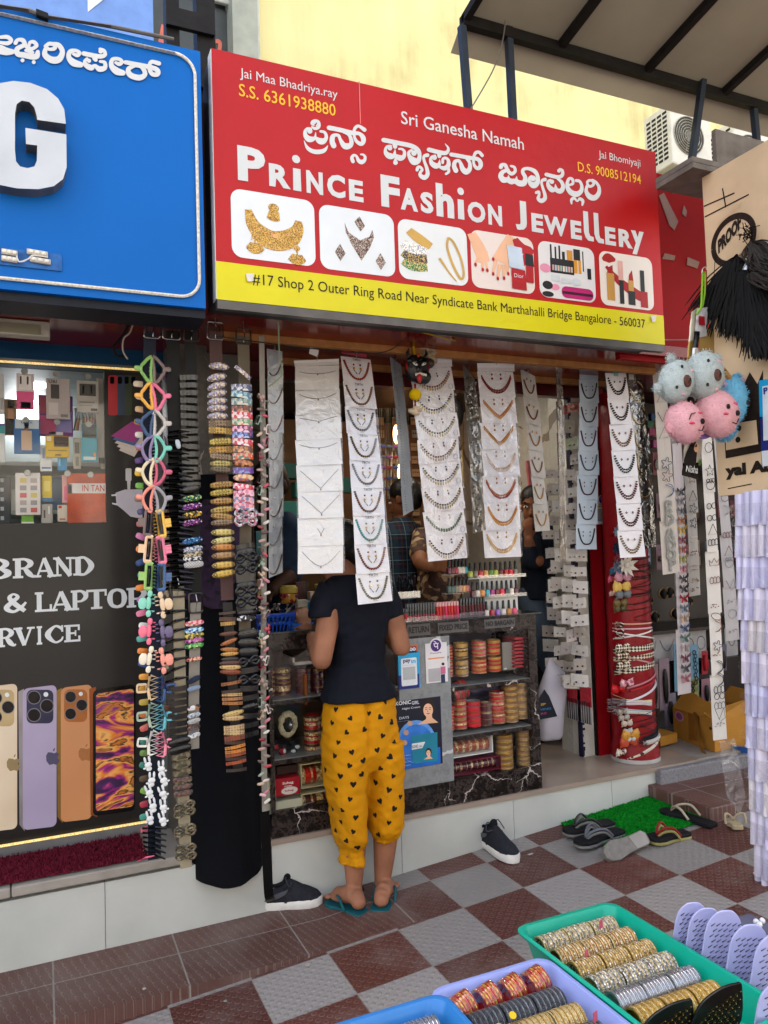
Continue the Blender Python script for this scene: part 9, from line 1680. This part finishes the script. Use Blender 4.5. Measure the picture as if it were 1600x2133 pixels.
 # ================================================================== green mat and footwear
a_,b_=WG(1162,1715),WG(1450,1720)
turf('grass_mat',2.185,2.708,-.37,-.006,lambda x:gz(x)+.006,mat('#0d8420',.9,var=.3,scale=50),15000,.009,'bright green artificial grass mat in front of the shop plinth','mat')
def shoe(he,to,label,name='sneaker',lace=None):
 d=to-he;d.z=0;L=d.length;d.normalize();s_=V((d.y,-d.x,0));zf_=lambda t:gz((he+d*t*L).x)+.002 if he.x>1.0 else .003
 z0=zf_(.5);Q=lambda t,w,z:V((he.x,he.y,0))+d*t*L+s_*w+V((0,0,z0+z));t=thing(name,label,'shoe',Q(.5,0,0))
 W_=[(0,.022),(.06,.032),(.2,.036),(.4,.036),(.6,.043),(.78,.044),(.92,.034),(1,.014)]
 ring=lambda z,k,o=0:[Q(u-o,w*k,z)for u,w in W_]+[Q(u-o,-w*k,z)for u,w in W_[::-1]]
 G().loft([ring(.004,.9),ring(.0,.96),ring(.014,1.06),ring(.030,1.04),ring(.035,.95)]).obj('sole',mat('#d2d0cb',.5,var=.08,scale=30),t,ang=60)
 g=G();n=14
 def sec(u,w,h,base=.026):return[Q(u,w*cos(a_)*(1 if sin(a_)<.6 else .92),base+h*max(0,sin(a_))**.75)for a_ in[pi*j/(n-1)for j in range(n)]]
 rings=[sec(.02,.026,.066),sec(.10,.034,.074),sec(.22,.037,.072),sec(.34,.037,.076),sec(.46,.039,.084),sec(.56,.042,.070),sec(.68,.044,.052),sec(.80,.044,.040),sec(.92,.034,.026),sec(.99,.014,.010)]
 g.loft(rings).obj('upper',mat('#25272d',.85,var=.25,scale=60,bump=.25,bscale=260),t,ang=70)
 g=G();g.ngon([Q(u,w,z)for u,w,z in((.05,0,.083),(.10,.020,.093),(.22,.024,.095),(.34,.020,.100),(.40,0,.104),(.34,-.020,.100),(.22,-.024,.095),(.10,-.020,.093))]);g.obj('opening',mat('#070708',.9),t,smooth=False)
 g=G();g.tube([Q(.03,0,.070),Q(.05,.016,.090),Q(.14,.026,.092),Q(.26,.027,.093),Q(.36,.024,.100),Q(.44,.0,.118),Q(.36,-.024,.100),Q(.26,-.027,.093),Q(.14,-.026,.092),Q(.05,-.016,.090)],.007,7,True);g.ell(Q(.42,0,.112),(.02,.012,.022),10,6);g.obj('collar',mat('#121419',.8,bump=.2,bscale=200),t)
 g=G()
 for k in range(5):u=.44+.055*k;h_=.100-.0115*k;g.tube([Q(u,.026,h_-.012),Q(u+.01,0,h_+.004),Q(u+.02,-.026,h_-.012)],.0028,5)
 g.tube(catmull([Q(.42,.01,.112),Q(.40,.03,.120),Q(.46,.045,.092),Q(.50,.02,.096)],5),.0025,5);g.tube(catmull([Q(.42,-.01,.112),Q(.38,-.03,.122),Q(.47,-.045,.088)],5),.0025,5);g.obj('lace',mat('#3a3c43',.7),t)
 g=G()
 for q in(-1,1):g.stroke([(.06,.030,.006),(.22,.042,.020),(.38,.055,.016),(.44,.066,.004)],lambda u,z,l=0,q=q:Q(u,q*(.0385+.002),z+.012))
 g.obj('side_patch',mat('#4d5058',.35,coat=.3),t);return t
shoe(WZ(545,1893,.0),WZ(672,1882,.0),'black and grey knit sneaker with white sole, under the hanging strap')
shoe(WG(1000,1752),WG(1076,1800),'navy sneaker with white sole, standing alone against the plinth')
m_bs2=mat('#17171a',.7,var=.2,scale=40,bump=.2,bscale=150);m_gsole=mat('#77746f',.7,var=.15)
def flip(he,to,label,sole='#17171a',strap=m_bk,rim=None,th=.02,wide=.045,group=None):
 p,q=WG(*he),WG(*to);t=thing('slipper',label,'slipper',p,group);z=gz((p.x+q.x)/2)+(.010 if p.y>-.34 and p.x>2.18 else .003)
 if rim:flipflop(p,q,t,mat(rim,.7,var=.15),mat(rim,.7),wide*1.05,th*.6,z,'outsole').children[0].hide_render=False
 so=flipflop(p,q,t,mat(sole,.75,var=.2,scale=40,bump=.2,bscale=120),strap,wide,th if not rim else th*.7,z+(th*.6+.0006 if rim else 0),'sole');return t
flip((1268,1722),(1178,1750),'black flip-flop with grey rim, farther of the pair by the grass mat',rim='#6a6866')
flip((1288,1740),(1203,1775),'black flip-flop with grey straps, nearer of the pair by the grass mat',strap=mat('#5d6068',.6),rim='#6a6866')
flip((1425,1742),(1352,1762),'black slipper with a wide red strap and yellowish sole',strap=mat('#7a1c18',.5),rim='#8a8250')
flip((1480,1722),(1380,1692),'black slipper with a pale lined strap, lying on the green mat edge',strap=mat('#a59a86',.6),th=.016)
flip((1535,1728),(1522,1716),'beige slipper tip peeping out behind the packet rack',sole='#a59678',strap=mat('#a59678',.6),wide=.03)
p,q=WG(1262,1782,.03),WG(1350,1742,.05);t=thing('wedge_sandal','grey soled wedge sandal tipped on its side between the slippers','sandal',(p+q)/2);d=(q-p).normalized();up2=(V((0,.62,.78))-d*V((0,.62,.78)).dot(d)).normalized();nn=d.cross(up2)
L_=(q-p).length;o_2=[p+d*L_*u+up2*w*.046 for u,w in((0,.3),(.08,.75),(.25,1),(.45,.8),(.7,.72),(.92,.75),(1,.4))]+[p+d*L_*u-up2*w*.040 for u,w in((1,.4),(.92,.75),(.7,.7),(.45,.75),(.25,.95),(.08,.7),(0,.3))]
n2_=nn if nn.y>0 else-nn
G().ngon(o_2,0,n2_*.028).obj('sole',mat('#75716c',.8,var=.2,scale=40),t,smooth=False,bevel=.004);G().ngon([p+d*L_*u+up2*w*.046-n2_*.002 for u,w in((.62,.62),(.92,.66),(.97,.3),(.95,-.55),(.66,-.55))],0,n2_*.0015).obj('heel_pad',mat('#8f8b86',.8),t,smooth=False)
G().tube(catmull([p+d*L_*.3+up2*.04+n2_*.03,p+d*L_*.42+n2_*.09+up2*.02,p+d*L_*.55+n2_*.09-up2*.02,p+d*L_*.6-up2*.04+n2_*.03],5),.010,7).obj('strap',mat('#1a1a20',.6),t)
for x,y,l in((1115,1780,'white'),(1010,1800,'grey')):pass
p=WG(1105,1779,.004);tag(G().obox(p,(.024,.004,0),(-.002,.010,0),(0,0,.002)).obj('paper_scrap',mat('#a8a29a',.8),origin=p,smooth=False),'scrap of white paper on a brown pavement tile','paper scrap')
# ================================================================== trays of bangles in front
ZR=.42
def tray(x0,x1,y0,y1,z,col,label,dep=.075):
 t=thing('tray',label,'tray',((x0+x1)/2,(y0+y1)/2,z-dep));r=.035;rr=lambda o,n=6,rad=r:rrect(x0+o,y0+o,x1-o,y1-o,rad,n)
 R3=lambda o,zz,rad=r:[V((x,y,zz))for x,y in rr(o,6,rad)]
 G().loft([R3(.026,z-dep,.03),R3(.010,z-.012),R3(.0,z-.010),R3(-.004,z-.002,.037),R3(-.002,z,.037),R3(.008,z-.001),R3(.013,z-.010,.032),R3(.029,z-dep+.004,.028)],0,False).ngon(R3(.029,z-dep+.004,.028)).ngon(R3(.026,z-dep,.03)).obj('tray_body',mat(col,.38,var=.04,coat=.25),t,ang=50);return t
tx0,tx1,ty1=1.093,1.405,-1.285
TT=tray(tx0,tx1,ty1-.56,ty1,ZR,'#059a80','teal plastic tray of gold and silver bangle rolls')
lx0,lx1,ly1=.775,1.085,-1.425
TL_=tray(lx0,lx1,ly1-.52,ly1,ZR-.005,'#8f9bd6','lavender blue plastic tray of bangle rolls, between the teal and blue trays')
bx0_,bx1_,by1=.45,.762,-1.515
TB=tray(bx0_,bx1_,by1-.5,by1,ZR+.04,'#2d74b8','blue plastic tray cut by the lower edge of the picture')
tag(G().box(.44,1.42,-2.3,-1.36,ZR-.125,ZR-.087).obj('low_table',mat('#4a3a34',.6),origin=(.9,-1.8,.2),smooth=False),'low dark table under the bangle trays','table')
zt2=ZR-.071
PT=['G3.4 t3 G3.6 s3 t3.4','G4 g3.2 t3 G3.6 c2.6','g3.4 G3.6 g3.4 t3','t3.4 s3 t3.6 G3','s5 S4 s6 S3.6','g5 G4 g6']
nm2=['stone-set gold','gold and silver','yellow gold','silver-studded','plain silver','bright gold']
for k in range(6):
 y=ty1-.052-.068*k;xs=[tx0+.034];n3=3
 for j in range(n3):
  L=(tx1-tx0-.075)/n3-.004;x=tx0+.036+j*(L+.004);R=.0305
  roll((x,y-random.uniform(0,.004),zt2+R+.002),(1,0,0),R,L,PT[k],f'{nm2[k]} bangle roll in the teal tray, {["left","middle","right"][j]} of row {["one","two","three","four","five","six"][k]} from the back','bangle rolls in the teal tray',k==4,nn=26)
zt3=ZR-.076
for j,(px,py)in enumerate(((943,2035),(985,2020),(1035,2005),(1092,1990))):
 x=lx0+.058+j*.064;roll((x-.018,ly1-.048,zt3+.034+.002*j),(1,.12,.22),.033,.042,'o5 g2 o5 r2',f'orange and red thread bangle roll, {["first","second","third","fourth"][j]} along the back of the lavender tray','orange bangle rolls in the lavender tray',True)
for k in range(6):
 y=ly1-.115-.068*k;n3=3;pt=['d5 s3.4 d4','G4 g4 G4.6','d4.6 s3.6','G4 s4','d5','g4 G4'][k];nm3=['oxidised silver','gold','dark silver','pale gold','oxidised','gold stone'][k]
 for j in range(n3):
  L=(lx1-lx0-.075)/n3-.004;x=lx0+.036+j*(L+.004);roll((x,y,zt3+.033),(1,0,0),.033,L,pt,f'{nm3} bangle roll in the lavender tray, {["left","middle","right"][j]} of row {["one","two","three","four","five","six"][k]} behind the thread bangles','bangle rolls in the lavender tray',False,nn=26)
for k in range(2):
 y=by1-.055-.068*k
 for j in range(3):L=(bx1_-bx0_-.075)/3-.004;x=bx0_+.036+j*(L+.004);roll((x,y,zt3+.075),(1,0,0),.033,L,['S4.4 s4','g4 G4'][k],f'{["silver","gold"][k]} bangle roll in the blue tray, {["left","middle","right"][j]} of its row','bangle rolls in the blue tray',False)
def sticker_on(px,py,z,c,w,h,par,label):
 p=WZ(px,py,z);o=G().lathe(p,[(w,0),(w*.98,.0012)],14,ax=(-.1,-.5,.85)).obj('label_sticker',mat(c,.4),origin=p,smooth=False);tag(o,label,'sticker')
sticker_on(1068,2115,ZR+.002,'#c9a80c',.008,.01,None,'yellow oval label on a gold roll in the lavender tray');sticker_on(1040,2140,ZR+.002,'#c9a80c',.008,.01,None,'yellow oval label at the lower edge of the lavender tray')
for px,py,z,l in((1222,1988,ZR-.005,'pink price tag between rolls in the teal tray'),(1252,1925,ZR-.005,'small pink tag at the back of the teal tray'),(1240,2118,ZR,'pink price tag in the lavender tray')):p=WZ(px,py,z);tag(G().obox(p,(.010,0,.004),(0,.002,0),(0,0,.02)).obj('price_tag',mat('#b5566a',.5),origin=p,smooth=False),l,'tag')
def comb(px,py,w,h,rot,col,pin,label,lean,X,Y=None,group=None,dark=False):
 """paddle comb with steel pins; stands at picture point (px, py) of its foot, X away from the wall of trays"""
 p=WX(px,py,X);t=thing('hair_comb',label,'comb',p,group);ca,sa=cos(rot),sin(rot);u=V((ca,sa,0));n_=V((sa,-ca,0));up_=(V((0,0,1))+n_*lean+u*.12).normalized()
 pr=[(-.42,0),(.42,0),(.5,.45),(.44,.80),(.22,.97),(0,1.0),(-.25,.96),(-.46,.78),(-.5,.45)]if not dark else[(-.5,0),(.5,0),(.5,.9),(.35,1.0),(0,.93),(-.35,.70),(-.5,.40)]
 sm=catmull([V((a_,b_,0))for a_,b_ in pr],4,True);P3=lambda x,z:p+u*x*w+up_*z*h
 G().ngon([P3(v.x,v.y)for v in sm],0,-n_*.006).obj('comb_body',mat(col,.35,var=.04,coat=.3),t,bevel=.0015,smooth=False)
 g=G()
 for r_ in range(9):
  for c_ in range(6):
   x,z=-.36+.144*c_+(.07 if r_%2 else 0),.08+.085*r_
   if abs(x)>.42 or(dark and z>.34+.55*(x+.5)):continue
   b0=P3(x,z);g.tube([b0,b0+(n_*.010+up_*.012+u*.004)],[.0017,.0009],5)
 g.obj('pins',mat(pin,.25,.9),t);return t
XC=1.47
for k,(px,py,w,h,l)in enumerate(((1432,1990,.078,.14,'farthest'),(1460,2008,.08,.145,'second'),(1496,2028,.085,.16,'third'),(1548,2062,.085,.16,'fourth'),(1602,2090,.09,.165,'fifth'),(1612,2190,.09,.155,'nearest'))):
 comb(px,py,w,h,radians(-28),'#aeb0dc','#c2c2c6',f'lavender paddle comb with steel pins, {l} in the row along the teal tray',.16,1.45 if k!=5 else 1.36,group='lavender combs beside the teal tray')
for k,(px,py,w,h,l)in enumerate(((1490,2150,.10,.095,'black comb with gold pins, right of the two dark ones'),(1385,2175,.105,.085,'black comb with gold pins, left of the two dark ones'))):
 zc=(.405,.39)[k];p=WZ(px,py,zc);comb(px,py,w,h,radians(-14),'#0b0a0b','#a88a4a',l,.1,p.x,dark=True)
p=WZ(1600,2150,.40);tag(G().obox(p+V((.05,-.01,-.02)),(.25,.10,0),(-.02,.05,0),(0,0,.04)).obj('brown_ledge',mat('#3f2a25',.5,var=.2),origin=p,smooth=False,bevel=.004),'dark brown wooden ledge in the lower right corner','ledge')
tag(G().box(1.42,1.9,-2.0,-1.30,.10,.285).obj('comb_stand',mat('#5a5a6e',.6),origin=(1.6,-1.6,.1),smooth=False),'low stand holding the lavender combs beside the trays','stand')
for x,y in((1575,1920),(1588,1918),(1582,1926)):p=WZ(x,y,.38);tag(G().ell(p,.008,10,7).obj('pearl_bead',mat('#cfcfd2',.2,coat=1),origin=p),'white bead head poking up behind the lavender combs','bead','white beads behind the combs')
for k,(x,y,w,c)in enumerate(((640,2010,.010,'#a8a49c'),(905,1930,.007,'#8d8880'),(1180,1905,.006,'#b5b0a8'),(470,2085,.008,'#7f8a80'),(1010,1880,.006,'#6a625a'),(300,2060,.007,'#b0aca4'))):
 p=WG(x,y,.004)if x>560 else WZ(x,y,.005);tag(G().ngon([p+V((w*cos(a_)*random.uniform(.6,1.2),w*sin(a_)*random.uniform(.6,1.2),0))for a_ in[2*pi*j/7 for j in range(7)]],0,(0,0,.0015)).obj('paper_fleck',mat(c,.8),origin=p,smooth=False),'tiny fleck of pale litter trodden onto the paving','litter','flecks of litter on the paving')
